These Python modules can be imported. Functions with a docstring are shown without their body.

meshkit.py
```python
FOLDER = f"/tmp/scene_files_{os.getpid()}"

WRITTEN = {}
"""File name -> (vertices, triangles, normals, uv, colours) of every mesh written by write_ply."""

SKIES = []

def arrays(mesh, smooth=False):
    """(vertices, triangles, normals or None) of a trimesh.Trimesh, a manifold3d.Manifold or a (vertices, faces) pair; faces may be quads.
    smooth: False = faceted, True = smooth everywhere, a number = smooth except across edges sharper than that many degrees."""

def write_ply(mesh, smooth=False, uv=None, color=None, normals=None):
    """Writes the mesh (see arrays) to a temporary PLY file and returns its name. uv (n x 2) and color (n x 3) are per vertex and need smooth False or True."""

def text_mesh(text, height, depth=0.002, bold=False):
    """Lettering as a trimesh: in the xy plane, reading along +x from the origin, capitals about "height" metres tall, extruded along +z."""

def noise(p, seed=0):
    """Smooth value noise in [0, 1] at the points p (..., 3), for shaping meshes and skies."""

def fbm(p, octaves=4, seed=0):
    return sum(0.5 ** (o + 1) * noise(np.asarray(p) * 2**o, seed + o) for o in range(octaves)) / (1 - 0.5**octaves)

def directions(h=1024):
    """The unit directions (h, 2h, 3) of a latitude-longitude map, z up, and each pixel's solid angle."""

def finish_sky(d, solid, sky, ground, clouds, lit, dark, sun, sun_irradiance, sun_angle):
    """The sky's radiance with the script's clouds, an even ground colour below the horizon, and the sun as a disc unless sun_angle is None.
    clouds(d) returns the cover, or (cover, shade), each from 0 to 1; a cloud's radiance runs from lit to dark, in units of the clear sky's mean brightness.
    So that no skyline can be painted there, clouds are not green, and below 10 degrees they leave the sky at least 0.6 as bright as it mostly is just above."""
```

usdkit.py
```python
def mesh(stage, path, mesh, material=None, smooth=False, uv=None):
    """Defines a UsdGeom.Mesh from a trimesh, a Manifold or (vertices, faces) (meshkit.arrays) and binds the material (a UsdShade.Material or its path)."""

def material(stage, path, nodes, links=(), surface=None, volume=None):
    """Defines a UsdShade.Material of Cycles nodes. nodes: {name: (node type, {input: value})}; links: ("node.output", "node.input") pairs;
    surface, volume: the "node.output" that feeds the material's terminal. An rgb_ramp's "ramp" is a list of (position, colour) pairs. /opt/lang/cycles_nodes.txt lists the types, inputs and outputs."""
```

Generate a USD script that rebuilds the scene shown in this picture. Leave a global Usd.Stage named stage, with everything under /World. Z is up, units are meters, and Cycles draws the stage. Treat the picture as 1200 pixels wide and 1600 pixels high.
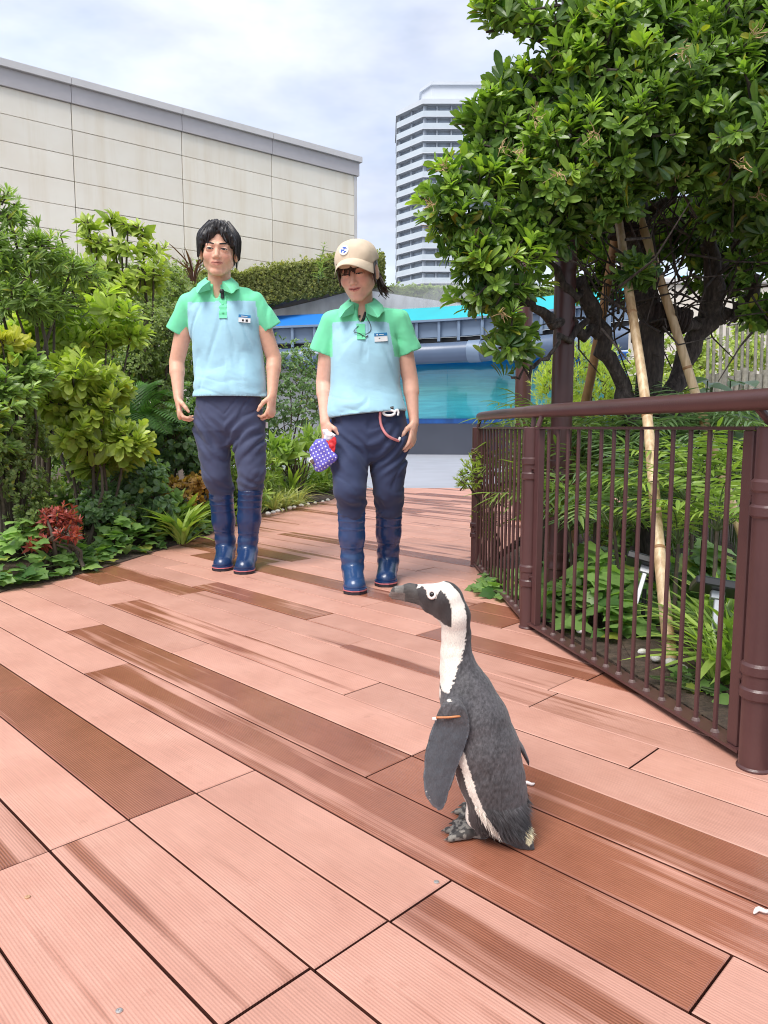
import math
import numpy as np
import trimesh
import usdkit
import meshkit
from shapely.geometry import Polygon, Point
from pxr import Usd, UsdGeom, UsdLux, UsdShade, Gf, Sdf, Vt

stage = Usd.Stage.CreateInMemory()
UsdGeom.SetStageUpAxis(stage, 'Z')
UsdGeom.SetStageMetersPerUnit(stage, 1.0)
WORLD = UsdGeom.Xform.Define(stage, '/World')
UsdGeom.Scope.Define(stage, '/World/Looks')

# ---------------------------------------------------------------- camera
FPX, CAM_H = 1150.0, 0.75
PITCH = math.atan(132 / FPX)
cam = UsdGeom.Camera.Define(stage, '/World/camera')
cam.CreateHorizontalApertureAttr(27.0)
cam.CreateVerticalApertureAttr(36.0)
cam.CreateFocalLengthAttr(27.0 * FPX / 1200)
cam.CreateClippingRangeAttr(Gf.Vec2f(0.05, 5000))
cam.AddTranslateOp().Set(Gf.Vec3d(0, 0, CAM_H))
cam.AddRotateXOp().Set(90 - math.degrees(PITCH))
cam.CreateExposureAttr(1.36)

# ---------------------------------------------------------------- sky and sun
SUN_EL, SUN_AZ = math.radians(58), math.radians(215)          # azimuth from +y towards +x
sun_dir = np.array([math.cos(SUN_EL) * math.sin(SUN_AZ), math.cos(SUN_EL) * math.cos(SUN_AZ), math.sin(SUN_EL)])
dome = UsdLux.DomeLight.Define(stage, '/World/sky')
dome.GetPrim().SetCustomDataByKey('kind', 'structure')
dome.CreateIntensityAttr(1.0)
sky_mat = usdkit.material(stage, '/World/Looks/sky_look', {
    'tc': ('texture_coordinate', {}),
    'sky': ('sky_texture', {'sky_type': 'single_scattering', 'sun_disc': False, 'sun_elevation': SUN_EL, 'sun_rotation': SUN_AZ, 'altitude': 50.0, 'air_density': 1.0, 'aerosol_density': 2.0, 'ozone_density': 1.0}),
    'map': ('mapping', {'scale': (1.0, 1.0, 2.6), 'location': (3.1, 1.7, 0.4)}),
    'n': ('noise_texture', {'scale': 2.2, 'detail': 7.0, 'roughness': 0.55, 'distortion': 0.35}),
    'r': ('rgb_ramp', {'ramp': [(0.30, (0.45, 0.45, 0.45)), (0.62, (1, 1, 1))]}),
    'n2': ('noise_texture', {'scale': 3.3, 'detail': 6.0, 'roughness': 0.5}),
    'r2': ('rgb_ramp', {'ramp': [(0.36, (2.45, 2.7, 3.35)), (0.64, (4.0, 4.2, 4.6))]}),
    'mix': ('mix_color', {}),
    'bg': ('background_shader', {'strength': 0.11}),
}, [('tc.generated', 'map.vector'), ('map.vector', 'n.vector'), ('map.vector', 'n2.vector'), ('n.fac', 'r.fac'), ('n2.fac', 'r2.fac'), ('r.color', 'mix.fac'),
    ('sky.color', 'mix.a'), ('r2.color', 'mix.b'), ('mix.result', 'bg.color')], surface='bg.background')
UsdShade.MaterialBindingAPI.Apply(dome.GetPrim()).Bind(sky_mat)
sun = UsdLux.DistantLight.Define(stage, '/World/sun')
sun.CreateIntensityAttr(0.4)
sun.CreateAngleAttr(30.0)
sun.CreateNormalizeAttr(True)
sun.CreateColorAttr(Gf.Vec3f(1.0, 0.96, 0.9))
sun.AddTransformOp().Set(Gf.Matrix4d().SetRotate(Gf.Rotation(Gf.Vec3d(0, 0, 1), Gf.Vec3d(*map(float, sun_dir)))))

# ---------------------------------------------------------------- helpers
up = np.array([0, 0, 1.0])


def ray(u, v):
    x, y = (u - 600) / FPX, -(v - 800) / FPX
    c, s = math.cos(PITCH), math.sin(PITCH)
    return np.array([x, c + s * y, -s + c * y])


def ground(u, v, z=0.0):
    d = ray(u, v)
    return np.array([0, 0, CAM_H]) + d * ((z - CAM_H) / d[2])


def at(u, v, Y):
    d = ray(u, v)
    return np.array([0, 0, CAM_H]) + d * (Y / d[1])


def project(p):
    p = np.asarray(p, float) - [0, 0, CAM_H]
    c, s = math.cos(PITCH), math.sin(PITCH)
    z = p[..., 1] * c - p[..., 2] * s
    return np.stack([600 + FPX * p[..., 0] / z, 800 - FPX * (p[..., 1] * s + p[..., 2] * c) / z], -1)


def srgb(r, g, b):
    c = np.array([r, g, b], float) / 255
    return tuple(np.where(c <= 0.04045, c / 12.92, ((c + 0.055) / 1.055) ** 2.4))


USED = {}


def numbered(parent, name):
    k = USED.get((parent, name), 0)
    USED[(parent, name)] = k + 1
    return f'{parent}/{name}' + (f'_{k:03d}' if k else '')


def tag(prim, label=None, cat=None, group=None, kind=None):
    for k, t in (('label', label), ('category', cat), ('group', group), ('kind', kind)):
        if t:
            prim.SetCustomDataByKey(k, t)
    return prim


class Thing:
    """A top-level Xform (or a part of one) with its base point; meshes given in world coordinates are moved into it."""
    def __init__(self, name, label=None, cat=None, base=(0, 0, 0), group=None, kind=None):
        self.path = numbered('/World', name)
        self.base = np.asarray(base, float)
        x = UsdGeom.Xform.Define(stage, self.path)
        x.AddTranslateOp().Set(Gf.Vec3d(*map(float, self.base)))
        self.prim = tag(x.GetPrim(), label, cat, group, kind)

    def part(self, name, mesh, mat, smooth=False, under=None, label=None, kind=None, attrs=None):
        path = numbered(under or self.path, name)
        put_mesh(path, mesh, mat, smooth, self.base, attrs)
        p = stage.GetPrimAtPath(path)
        tag(p, label, None, None, kind)
        return path


def put_mesh(path, mesh, mat, smooth=False, base=(0, 0, 0), attrs=None):
    v, f, n = meshkit.arrays(mesh, smooth)
    v = v - np.asarray(base, float)
    m = UsdGeom.Mesh.Define(stage, path)
    m.CreatePointsAttr(Vt.Vec3fArray.FromNumpy(np.ascontiguousarray(v, np.float32)))
    m.CreateFaceVertexCountsAttr(Vt.IntArray.FromNumpy(np.full(len(f), 3, np.int32)))
    m.CreateFaceVertexIndicesAttr(Vt.IntArray.FromNumpy(np.ascontiguousarray(f, np.int32).ravel()))
    m.CreateSubdivisionSchemeAttr('none')
    if n is not None:
        m.CreateNormalsAttr(Vt.Vec3fArray.FromNumpy(np.ascontiguousarray(n, np.float32)))
        m.SetNormalsInterpolation('vertex')
    for k, a in (attrs or {}).items():
        a = np.asarray(a, np.float32)
        pv = UsdGeom.PrimvarsAPI(m).CreatePrimvar(k, Sdf.ValueTypeNames.Color3fArray, 'vertex')
        pv.Set(Vt.Vec3fArray.FromNumpy(np.ascontiguousarray(np.broadcast_to(a, (len(v), 3)))))
    UsdShade.MaterialBindingAPI.Apply(m.GetPrim()).Bind(mat)
    return m


def single(name, mesh, mat, label=None, cat=None, smooth=False, kind=None, group=None, attrs=None):
    path = numbered('/World', name)
    v, f, n = meshkit.arrays(mesh, smooth)
    base = np.zeros(3)
    if kind is None:
        base = np.array([(v[:, 0].min() + v[:, 0].max()) / 2, (v[:, 1].min() + v[:, 1].max()) / 2, v[:, 2].min()])
    m = put_mesh(path, mesh, mat, smooth, base, attrs)
    if kind is None:
        m.AddTranslateOp().Set(Gf.Vec3d(*map(float, base)))
    tag(m.GetPrim(), label, cat, group, kind)
    return path


def cat_mesh(ms):
    return trimesh.util.concatenate([m if isinstance(m, trimesh.Trimesh) else trimesh.Trimesh(*m, process=False) for m in ms])


def box(lo, hi):
    lo, hi = np.asarray(lo, float), np.asarray(hi, float)
    m = trimesh.creation.box(hi - lo)
    m.apply_translation((lo + hi) / 2)
    return m


def frame_box(origin, ax, ay, az, lo, hi):
    """A box with corners lo..hi in the frame (ax, ay, az) at origin."""
    m = box(lo, hi)
    M = np.eye(4)
    M[:3, 0], M[:3, 1], M[:3, 2], M[:3, 3] = ax, ay, az, origin
    m.apply_transform(M)
    if np.linalg.det(M[:3, :3]) < 0:
        m.invert()
    return m


def bevel_box(lo, hi, c):
    """A box with chamfered edges as a hull of 24 points."""
    lo, hi = np.asarray(lo, float), np.asarray(hi, float)
    pts = []
    for k in range(3):
        for s in np.ndindex(2, 2, 2):
            p = np.where(s, hi, lo).astype(float)
            for j in range(3):
                if j != k:
                    p[j] += c if not s[j] else -c
            pts.append(p)
    return trimesh.convex.convex_hull(np.array(pts))


def tube(points, radii, sides=8, caps=True):
    p = np.asarray(points, float)
    n = len(p)
    r = np.broadcast_to(np.asarray(radii, float), (n,))
    t = np.gradient(p, axis=0)
    t /= np.linalg.norm(t, axis=1, keepdims=True) + 1e-12
    ref = np.array([0, 0, 1.0]) if abs(t[0, 2]) < 0.9 else np.array([1.0, 0, 0])
    a = np.zeros_like(p)
    a0 = np.cross(t[0], ref)
    for i in range(n):
        a0 = a0 - t[i] * (a0 @ t[i])
        a0 /= np.linalg.norm(a0) + 1e-12
        a[i] = a0
    b = np.cross(t, a)
    ang = np.arange(sides) * 2 * np.pi / sides
    v = p[:, None] + r[:, None, None] * (np.cos(ang)[None, :, None] * a[:, None] + np.sin(ang)[None, :, None] * b[:, None])
    i, j = np.meshgrid(np.arange(n - 1), np.arange(sides), indexing='ij')
    j2 = (j + 1) % sides
    q = np.stack([i * sides + j, i * sides + j2, (i + 1) * sides + j2, (i + 1) * sides + j], -1).reshape(-1, 4)
    v = v.reshape(-1, 3)
    f = np.vstack([q[:, [0, 1, 2]], q[:, [0, 2, 3]]])
    if caps:
        v = np.vstack([v, p[:1], p[-1:]])
        k = np.arange(sides)
        f = np.vstack([f, np.stack([np.full(sides, n * sides), (k + 1) % sides, k], 1),
                       np.stack([np.full(sides, n * sides + 1), (n - 1) * sides + k, (n - 1) * sides + (k + 1) % sides], 1)])
    return trimesh.Trimesh(v, f, process=False)


def spline(pts, n):
    """Catmull-Rom through the points (rows may carry radii), n samples."""
    p = np.asarray(pts, float)
    p = np.vstack([2 * p[0] - p[1], p, 2 * p[-1] - p[-2]])
    s = np.linspace(0, len(p) - 3 - 1e-9, n)
    i = s.astype(int)
    t = (s - i)[:, None]
    a, b, c, d = p[i], p[i + 1], p[i + 2], p[i + 3]
    return 0.5 * (2 * b + (c - a) * t + (2 * a - 5 * b + 4 * c - d) * t ** 2 + (3 * b - a - 3 * c + d) * t ** 3)


def prism(poly, z0, z1):
    m = trimesh.creation.extrude_polygon(poly, z1 - z0, engine='earcut')
    m.apply_translation([0, 0, z0])
    return m


def lathe(profile, sides=20, center=(0, 0, 0)):
    pr = np.asarray(profile, float)
    ang = np.arange(sides) * 2 * np.pi / sides
    v = np.stack([pr[:, None, 0] * np.cos(ang), pr[:, None, 0] * np.sin(ang), np.broadcast_to(pr[:, None, 1], (len(pr), sides))], -1).reshape(-1, 3)
    i, j = np.meshgrid(np.arange(len(pr) - 1), np.arange(sides), indexing='ij')
    j2 = (j + 1) % sides
    q = np.stack([i * sides + j, i * sides + j2, (i + 1) * sides + j2, (i + 1) * sides + j], -1).reshape(-1, 4)
    return trimesh.Trimesh(v + np.asarray(center, float), np.vstack([q[:, [0, 1, 2]], q[:, [0, 2, 3]]]), process=False)


def look(name, nodes, links=(), surface='p.BSDF', volume=None):
    return usdkit.material(stage, '/World/Looks/' + name, nodes, links, surface, volume)


def plain(name, color, rough=0.5, metallic=0.0, spec=0.5, var=0.12, scale=6.0, bump=0.0, bump_scale=60.0, **kw):
    """A plain paint or plastic with soft unevenness of tone and a little relief."""
    c = np.array(color, float)
    nodes = {'geo': ('geometry', {}), 'n': ('noise_texture', {'scale': scale, 'detail': 4.0, 'roughness': 0.6}),
             'r': ('rgb_ramp', {'ramp': [(0.3, tuple(c * (1 - var))), (0.7, tuple(np.minimum(c * (1 + var), 1)))]}),
             'p': ('principled_bsdf', {'roughness': rough, 'metallic': metallic, 'specular_ior_level': spec, **kw})}
    links = [('geo.position', 'n.vector'), ('n.fac', 'r.fac'), ('r.color', 'p.base_color')]
    if bump:
        nodes['bn'] = ('noise_texture', {'scale': bump_scale, 'detail': 3.0})
        nodes['b'] = ('bump', {'strength': bump, 'distance': 0.01})
        links += [('geo.position', 'bn.vector'), ('bn.fac', 'b.height'), ('b.normal', 'p.normal')]
    return look(name, nodes, links)
# ---------------------------------------------------------------- ground, paving
M_soil = plain('soil_look', (0.075, 0.05, 0.035), 0.9, var=0.5, scale=25, bump=1.0, bump_scale=90)
M_earth = plain('earth_look', (0.11, 0.10, 0.085), 0.9, var=0.3, scale=0.3)
single('ground', box((-900, -200, -0.5), (900, 1500, -0.2)), M_earth, kind='structure')
M_pave = plain('paving_look', srgb(158, 160, 168), 0.55, var=0.10, scale=1.3, bump=0.2, bump_scale=150)
pave_poly = Polygon([(-3.2, 9.2), (-1.2, 9.16), (4.0, 9.24), (9.0, 12), (14, 30), (-16, 34), (-9, 15)])
single('paving', prism(pave_poly, -0.15, -0.004), M_pave, kind='structure')

# ---------------------------------------------------------------- the boardwalk: rows run at 45 degrees, one mesh per board
R2 = math.sqrt(2)
PITCH_W, S0 = 0.1476, 0.4526 - 2 * 0.1476
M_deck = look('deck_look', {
    'geo': ('geometry', {}), 'at': ('attribute', {'attribute': 'tone'}), 'sep': ('separate_color', {'color_type': 'rgb'}),
    'map': ('mapping', {'mapping_type': 'point', 'rotation': (0, 0, math.radians(45))}),      # x along the boards, y across
    # reeding: 30 fine ribs to a board
    'ms': ('mapping', {'scale': (0.0, 1.0, 0.0)}),
    'wv': ('wave_texture', {'wave_type': 'bands', 'bands_direction': 'y', 'profile': 'sine', 'scale': 0.31415 / 0.0048, 'distortion': 0.0}),
    # long streaks of damp along the boards
    'm1': ('mapping', {'scale': (0.38, 19.0, 1.0)}), 'n1': ('noise_texture', {'scale': 1.0, 'detail': 4.0, 'roughness': 0.6}),
    'm2': ('mapping', {'scale': (0.9, 5.0, 1.0)}), 'n2': ('noise_texture', {'scale': 1.0, 'detail': 3.0, 'roughness': 0.55}),
    'nf': ('noise_texture', {'scale': 240.0, 'detail': 2.0}), 'ns': ('noise_texture', {'scale': 5.0, 'detail': 5.0, 'roughness': 0.6}),
    'm3': ('mapping', {'scale': (9.0, 320.0, 1.0)}), 'ng': ('noise_texture', {'scale': 1.0, 'detail': 2.0}),
    'a1': ('math', {'math_type': 'add'}), 'a2': ('math', {'math_type': 'add'}),
    'wet': ('map_range', {'from_min': 1.17, 'from_max': 1.31, 'to_min': 0.0, 'to_max': 1.0, 'clamp': True}),
    # dry and wet colours
    'dry': ('rgb_ramp', {'ramp': [(0.3, srgb(184, 133, 115)), (0.7, srgb(199, 149, 131))]}),
    'damp': ('rgb_ramp', {'ramp': [(0.3, srgb(136, 84, 64)), (0.7, srgb(156, 101, 79))]}),
    'mx': ('mix_color', {}), 'dn': ('noise_texture', {'scale': 17.0, 'detail': 5.0, 'roughness': 0.7}), 'dr': ('rgb_ramp', {'ramp': [(0.60, (1, 1, 1)), (0.74, (0.80, 0.77, 0.75))]}), 'dm': ('mix_color', {'blend_type': 'multiply', 'fac': 0.8}),
    'grain': ('rgb_ramp', {'ramp': [(0.3, (0.9, 0.9, 0.9)), (0.7, (1.06, 1.06, 1.06))]}), 'mg': ('mix_color', {'blend_type': 'multiply', 'fac': 1.0, 'use_clamp': False}),
    'tint': ('mix_color', {'blend_type': 'multiply', 'fac': 1.0, 'use_clamp': False}), 'cmb': ('combine_color', {'color_type': 'rgb'}),
    # ribs: pale tops, dark valleys, as strong as the board's own figure says and stronger when damp
    'rr': ('rgb_ramp', {'ramp': [(0.25, (0.70, 0.66, 0.65)), (0.75, (1.14, 1.14, 1.14))]}),
    'rs': ('math', {'math_type': 'multiply_add', 'value3': 0.0}), 'mr': ('mix_color', {'blend_type': 'multiply', 'use_clamp': False}),
    'ra': ('math', {'math_type': 'multiply_add', 'value2': 0.85, 'value3': 0.22, 'use_clamp': True}),
    'rough': ('map_range', {'from_min': 0.0, 'from_max': 1.0, 'to_min': 0.5, 'to_max': 0.19, 'clamp': True}),
    'b1': ('bump', {'strength': 0.22, 'distance': 0.002}), 'b2': ('bump', {'strength': 0.25, 'distance': 0.001}),
    # board sides mixed to dark brown, painted shade for the gaps between boards
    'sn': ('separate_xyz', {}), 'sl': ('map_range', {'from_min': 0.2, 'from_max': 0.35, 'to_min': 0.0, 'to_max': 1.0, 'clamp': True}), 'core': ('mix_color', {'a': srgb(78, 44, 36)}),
    'p': ('principled_bsdf', {'specular_ior_level': 0.5}),
}, [('geo.position', 'map.vector'), ('map.vector', 'ms.vector'), ('ms.vector', 'wv.vector'), ('map.vector', 'm1.vector'), ('m1.vector', 'n1.vector'), ('map.vector', 'm2.vector'), ('m2.vector', 'n2.vector'),
    ('geo.position', 'nf.vector'), ('geo.position', 'ns.vector'), ('map.vector', 'm3.vector'), ('m3.vector', 'ng.vector'),
    ('at.color', 'sep.color'),
    ('n1.fac', 'a1.value1'), ('n2.fac', 'a1.value2'), ('a1.value', 'a2.value1'), ('sep.r', 'a2.value2'), ('a2.value', 'wet.value'),
    ('ns.fac', 'dry.fac'), ('ns.fac', 'damp.fac'), ('wet.result', 'mx.fac'), ('dry.color', 'mx.a'), ('damp.color', 'mx.b'),
    ('ng.fac', 'grain.fac'), ('mx.result', 'dm.a'), ('geo.position', 'dn.vector'), ('dn.fac', 'dr.fac'), ('dr.color', 'dm.b'), ('dm.result', 'mg.a'), ('grain.color', 'mg.b'),
    ('mg.result', 'mr.a'), ('wv.fac', 'rr.fac'), ('rr.color', 'mr.b'),
    ('wet.result', 'ra.value1'), ('ra.value', 'rs.value1'), ('sep.g', 'rs.value2'), ('rs.value', 'mr.fac'),
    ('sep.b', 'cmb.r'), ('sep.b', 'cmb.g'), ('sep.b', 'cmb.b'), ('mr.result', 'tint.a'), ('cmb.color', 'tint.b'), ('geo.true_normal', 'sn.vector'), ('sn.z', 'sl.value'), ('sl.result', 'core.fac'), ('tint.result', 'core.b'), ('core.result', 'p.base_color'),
    ('wet.result', 'rough.value'), ('rough.result', 'p.roughness'),
    ('wv.fac', 'b1.height'), ('nf.fac', 'b2.height'), ('b1.normal', 'b2.normal'), ('b2.normal', 'p.normal')])
M_dark = plain('deck_underside_look', (0.02, 0.014, 0.012), 0.9)

JOINTS = {1: [-1.298], 2: [-1.297, -0.745], 3: [-2.2, -1.298, -0.738], 4: [-1.297, -0.735], 5: [-2.2, -0.337], 6: [-1.1, 0.3], 7: [-2.2, -0.2], 8: [-1.5, -3.0], 9: [-2.2, -0.1],
          10: [-2.95, -1.08], 11: [-2.215, -0.3], 12: [-1.075], 13: [-2.215], 14: [-1.6], 15: [-3.3, -1.9], 16: [-1.09], 17: [-2.237]}
# board (row, rough place along it) -> (damp, ribs): what the photograph shows on single boards
SPECIAL = {}
for (u, v), val in {
    (110, 1160): (0.42, 1.0), (100, 1210): (-0.2, 0.25), (30, 1310): (0.25, 1.0), (300, 1430): (0.06, 1.0), (120, 1480): (0.05, 0.8), (430, 1350): (0.09, 0.9), (520, 1310): (-0.25, 0.15),
    (250, 1160): (0.10, 0.6), (60, 1060): (-0.1, 0.2), (420, 1170): (0.13, 0.8), (60, 1010): (0.05, 0.2), (500, 1100): (0.16, 0.6), (540, 1060): (0.22, 0.5), (800, 1350): (0.45, 0.75), (760, 1450): (0.22, 1.0),
    (620, 1520): (0.16, 1.0), (900, 1300): (0.40, 0.6), (700, 1190): (0.30, 0.5), (1000, 1270): (0.36, 0.6), (950, 1190): (-0.25, 0.1), (1000, 1110): (-0.2, 0.1), (900, 1120): (0.13, 0.2), (840, 1080): (0.12, 0.2),
    (350, 1590): (0.1, 0.9), (1150, 1560): (-0.1, 0.2), (300, 1030): (-0.2, 0.1), (150, 960): (-0.2, 0.1), (250, 910): (0.36, 0.1), (420, 935): (0.36, 0.1), (380, 860): (0.42, 0.1), (430, 885): (0.42, 0.1),
    (600, 1000): (0.1, 0.2), (900, 1020): (-0.2, 0.1), (620, 1480): (0.16, 1.0), (150, 1020): (-0.15, 0.1)}.items():
    p = ground(u, v)
    SPECIAL.setdefault(int(((p[0] + p[1]) / R2 - S0) // PITCH_W), []).append(((p[0] - p[1]) / R2, val))
FENCE_PTS = [(0.88, 0.2), (0.86, 1.0), (0.815, 1.56), (0.70, 2.10), (0.565, 2.70), (0.505, 3.35), (0.50, 3.95)]
deck_poly = Polygon([(-4.2, 0.3), (0.905, 0.3), (0.885, 1.0), (0.845, 1.58), (0.73, 2.12), (0.60, 2.72), (0.54, 3.35), (0.56, 4.05), (1.5, 6.5), (4.2, 9.2), (-1.5, 9.15), (-2.6, 7.0), (-2.6, 4.4), (-3.0, 2.0)])
deck = Thing('deck', kind='structure')
deck.part('underside', prism(deck_poly, -0.15, -0.045), M_dark, label='dark frame under the boards')
rb = np.random.default_rng(5)
cA, sA = 1 / R2, 1 / R2


def board_mesh(poly, top=0.0, depth=0.03, c=0.002):
    """A board of any outline with its top edge chamfered."""
    inner = poly.buffer(-c, join_style=2)
    if inner.is_empty or inner.geom_type != 'Polygon':
        return prism(poly, top - depth, top)
    o = np.array(poly.exterior.coords)[:-1]
    i = np.array([o_ for o_ in inner.exterior.coords])[:-1]
    if len(o) != len(i):
        return prism(poly, top - depth, top)
    k0 = np.argmin(np.linalg.norm(i - o[0], axis=1))
    i = np.roll(i, -k0, axis=0)
    if np.linalg.norm(i - o, axis=1).max() > 6 * c:
        i2 = np.roll(i[::-1], 1, axis=0)
        if np.linalg.norm(i2 - o, axis=1).max() > 6 * c:
            return prism(poly, top - depth, top)
        i = i2
    n = len(o)
    if poly.exterior.is_ccw is False:
        o, i = o[::-1], i[::-1]
    v = np.vstack([np.c_[o, np.full(n, top - depth)], np.c_[o, np.full(n, top - c)], np.c_[i, np.full(n, top)]])
    f = []
    for a in range(n):
        b = (a + 1) % n
        for l in (0, 1):
            f += [[l * n + a, l * n + b, (l + 1) * n + b], [l * n + a, (l + 1) * n + b, (l + 1) * n + a]]
    f += [[2 * n, 2 * n + a, 2 * n + a + 1] for a in range(1, n - 1)]
    return trimesh.Trimesh(v, f, process=False)


for row in range(-5, 62):
    s_a = S0 + row * PITCH_W + 0.0021
    s_b = s_a + PITCH_W - 0.0042
    js = [-9.0 - rb.uniform(0, 1.5)]
    known = sorted(JOINTS.get(row, []))
    while js[-1] < 3:
        step = rb.choice([1.10, 1.48, 1.85]) + rb.normal(0, 0.003)
        nxt = js[-1] + step
        if known and nxt > known[0] - 0.55:
            nxt = known.pop(0)
        js.append(nxt)
    for a, b in zip(js[:-1], js[1:]):
        t0, t1 = a + 0.002, b - 0.002
        q = Polygon([((s + t) * cA, (s - t) * sA) for s, t in ((s_a, t0), (s_b, t0), (s_b, t1), (s_a, t1))]).intersection(deck_poly)
        if q.is_empty or q.geom_type != 'Polygon' or q.area < 2e-3:
            continue
        ctr = np.array(q.centroid.coords[0])
        if ctr[1] < 0.35 or abs(ctr[0]) > 0.62 * ctr[1] + 0.9:
            continue
        far = min(max((ctr[1] - 2.4) / 2.0, 0), 1)
        damp = rb.choice([-0.25, -0.05, 0.08, 0.18, 0.36], p=[.22, .24, .22, .18, .14]) + rb.normal(0, .04)
        ribs = max(0.05, rb.uniform(0.2, 0.7) * (1 - far))
        for tt, val in SPECIAL.get(row, []):
            if t0 < tt < t1:
                damp, ribs = val
        tone = (damp, ribs, rb.uniform(0.92, 1.10))
        q = Polygon(np.round(np.array(q.exterior.coords), 5)).simplify(1e-4)
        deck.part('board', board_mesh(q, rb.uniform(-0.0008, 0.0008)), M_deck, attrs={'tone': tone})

# ---------------------------------------------------------------- soil of the two beds
left_edge = [(-1.78, 3.1), (-1.74, 3.35), (-1.60, 3.62), (-1.50, 3.9), (-1.38, 4.45), (-1.24, 5.1), (-1.06, 6.4), (-0.84, 7.1), (-0.55, 7.62), (-0.45, 8.4), (-0.9, 9.6)]
bed_left = Polygon([(-9, 1.0), (-3.4, 1.6), (-2.4, 2.55)] + left_edge + [(-2.2, 13), (-14, 15)])
bed_right = Polygon([(0.955, 0.4), (0.935, 1.0), (0.885, 1.60), (0.77, 2.13), (0.635, 2.73), (0.575, 3.35), (0.60, 4.0), (1.3, 5.6), (3.0, 8.4), (9, 9.0), (7, 0.4)])
for nm, bp, lift in (('soil_bed', bed_left, 0.10), ('soil_bed', bed_right, 0.02)):
    m = prism(bp, -0.12, 0.006)
    m = m.subdivide_to_size(0.5)
    edge = np.array([bp.exterior.distance(Point(x, y)) for x, y in m.vertices[:, :2]])
    topv = m.vertices[:, 2] > -0.01
    m.vertices[topv, 2] += lift * np.clip(edge[topv] / 1.2, 0, 1) + 0.03 * np.clip(edge[topv] / .3, 0, 1) * meshkit.noise(m.vertices[topv] * 3)
    single(nm, m, M_soil, kind='structure', smooth=40)
# ---------------------------------------------------------------- the panelled building on the left
M_panel = look('wall_panel_look', {
    'geo': ('geometry', {}), 'oi': ('object_info', {}),
    'm': ('mapping', {'scale': (2.2, 2.2, 0.16)}), 'n': ('noise_texture', {'scale': 1.0, 'detail': 6.0, 'roughness': 0.65}),
    'st': ('rgb_ramp', {'ramp': [(0.49, (1, 1, 1)), (0.64, (0.93, 0.90, 0.85)), (0.76, (0.80, 0.70, 0.58))]}),
    'n2': ('noise_texture', {'scale': 0.8, 'detail': 5.0, 'roughness': 0.6}), 'c': ('rgb_ramp', {'ramp': [(0.3, srgb(226, 216, 198)), (0.7, srgb(234, 227, 212))]}),
    'mu': ('mix_color', {'blend_type': 'multiply', 'fac': 0.8}), 'v': ('map_range', {'from_min': 0, 'from_max': 1, 'to_min': 0.96, 'to_max': 1.03}),
    'cc': ('combine_color', {'color_type': 'rgb'}), 'm2': ('mix_color', {'blend_type': 'multiply', 'fac': 1.0, 'use_clamp': False}),
    'bn': ('noise_texture', {'scale': 40.0, 'detail': 3.0}), 'b': ('bump', {'strength': 0.15, 'distance': 0.01}),
    'p': ('principled_bsdf', {'roughness': 0.75})},
    [('geo.position', 'm.vector'), ('m.vector', 'n.vector'), ('n.fac', 'st.fac'), ('geo.position', 'n2.vector'), ('n2.fac', 'c.fac'), ('c.color', 'mu.a'), ('st.color', 'mu.b'),
     ('oi.random', 'v.value'), ('v.result', 'cc.r'), ('v.result', 'cc.g'), ('v.result', 'cc.b'), ('mu.result', 'm2.a'), ('cc.color', 'm2.b'), ('m2.result', 'p.base_color'),
     ('geo.position', 'bn.vector'), ('bn.fac', 'b.height'), ('b.normal', 'p.normal')])
M_fascia = plain('fascia_look', srgb(180, 174, 173), 0.45, var=0.06, scale=1.5)
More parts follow.
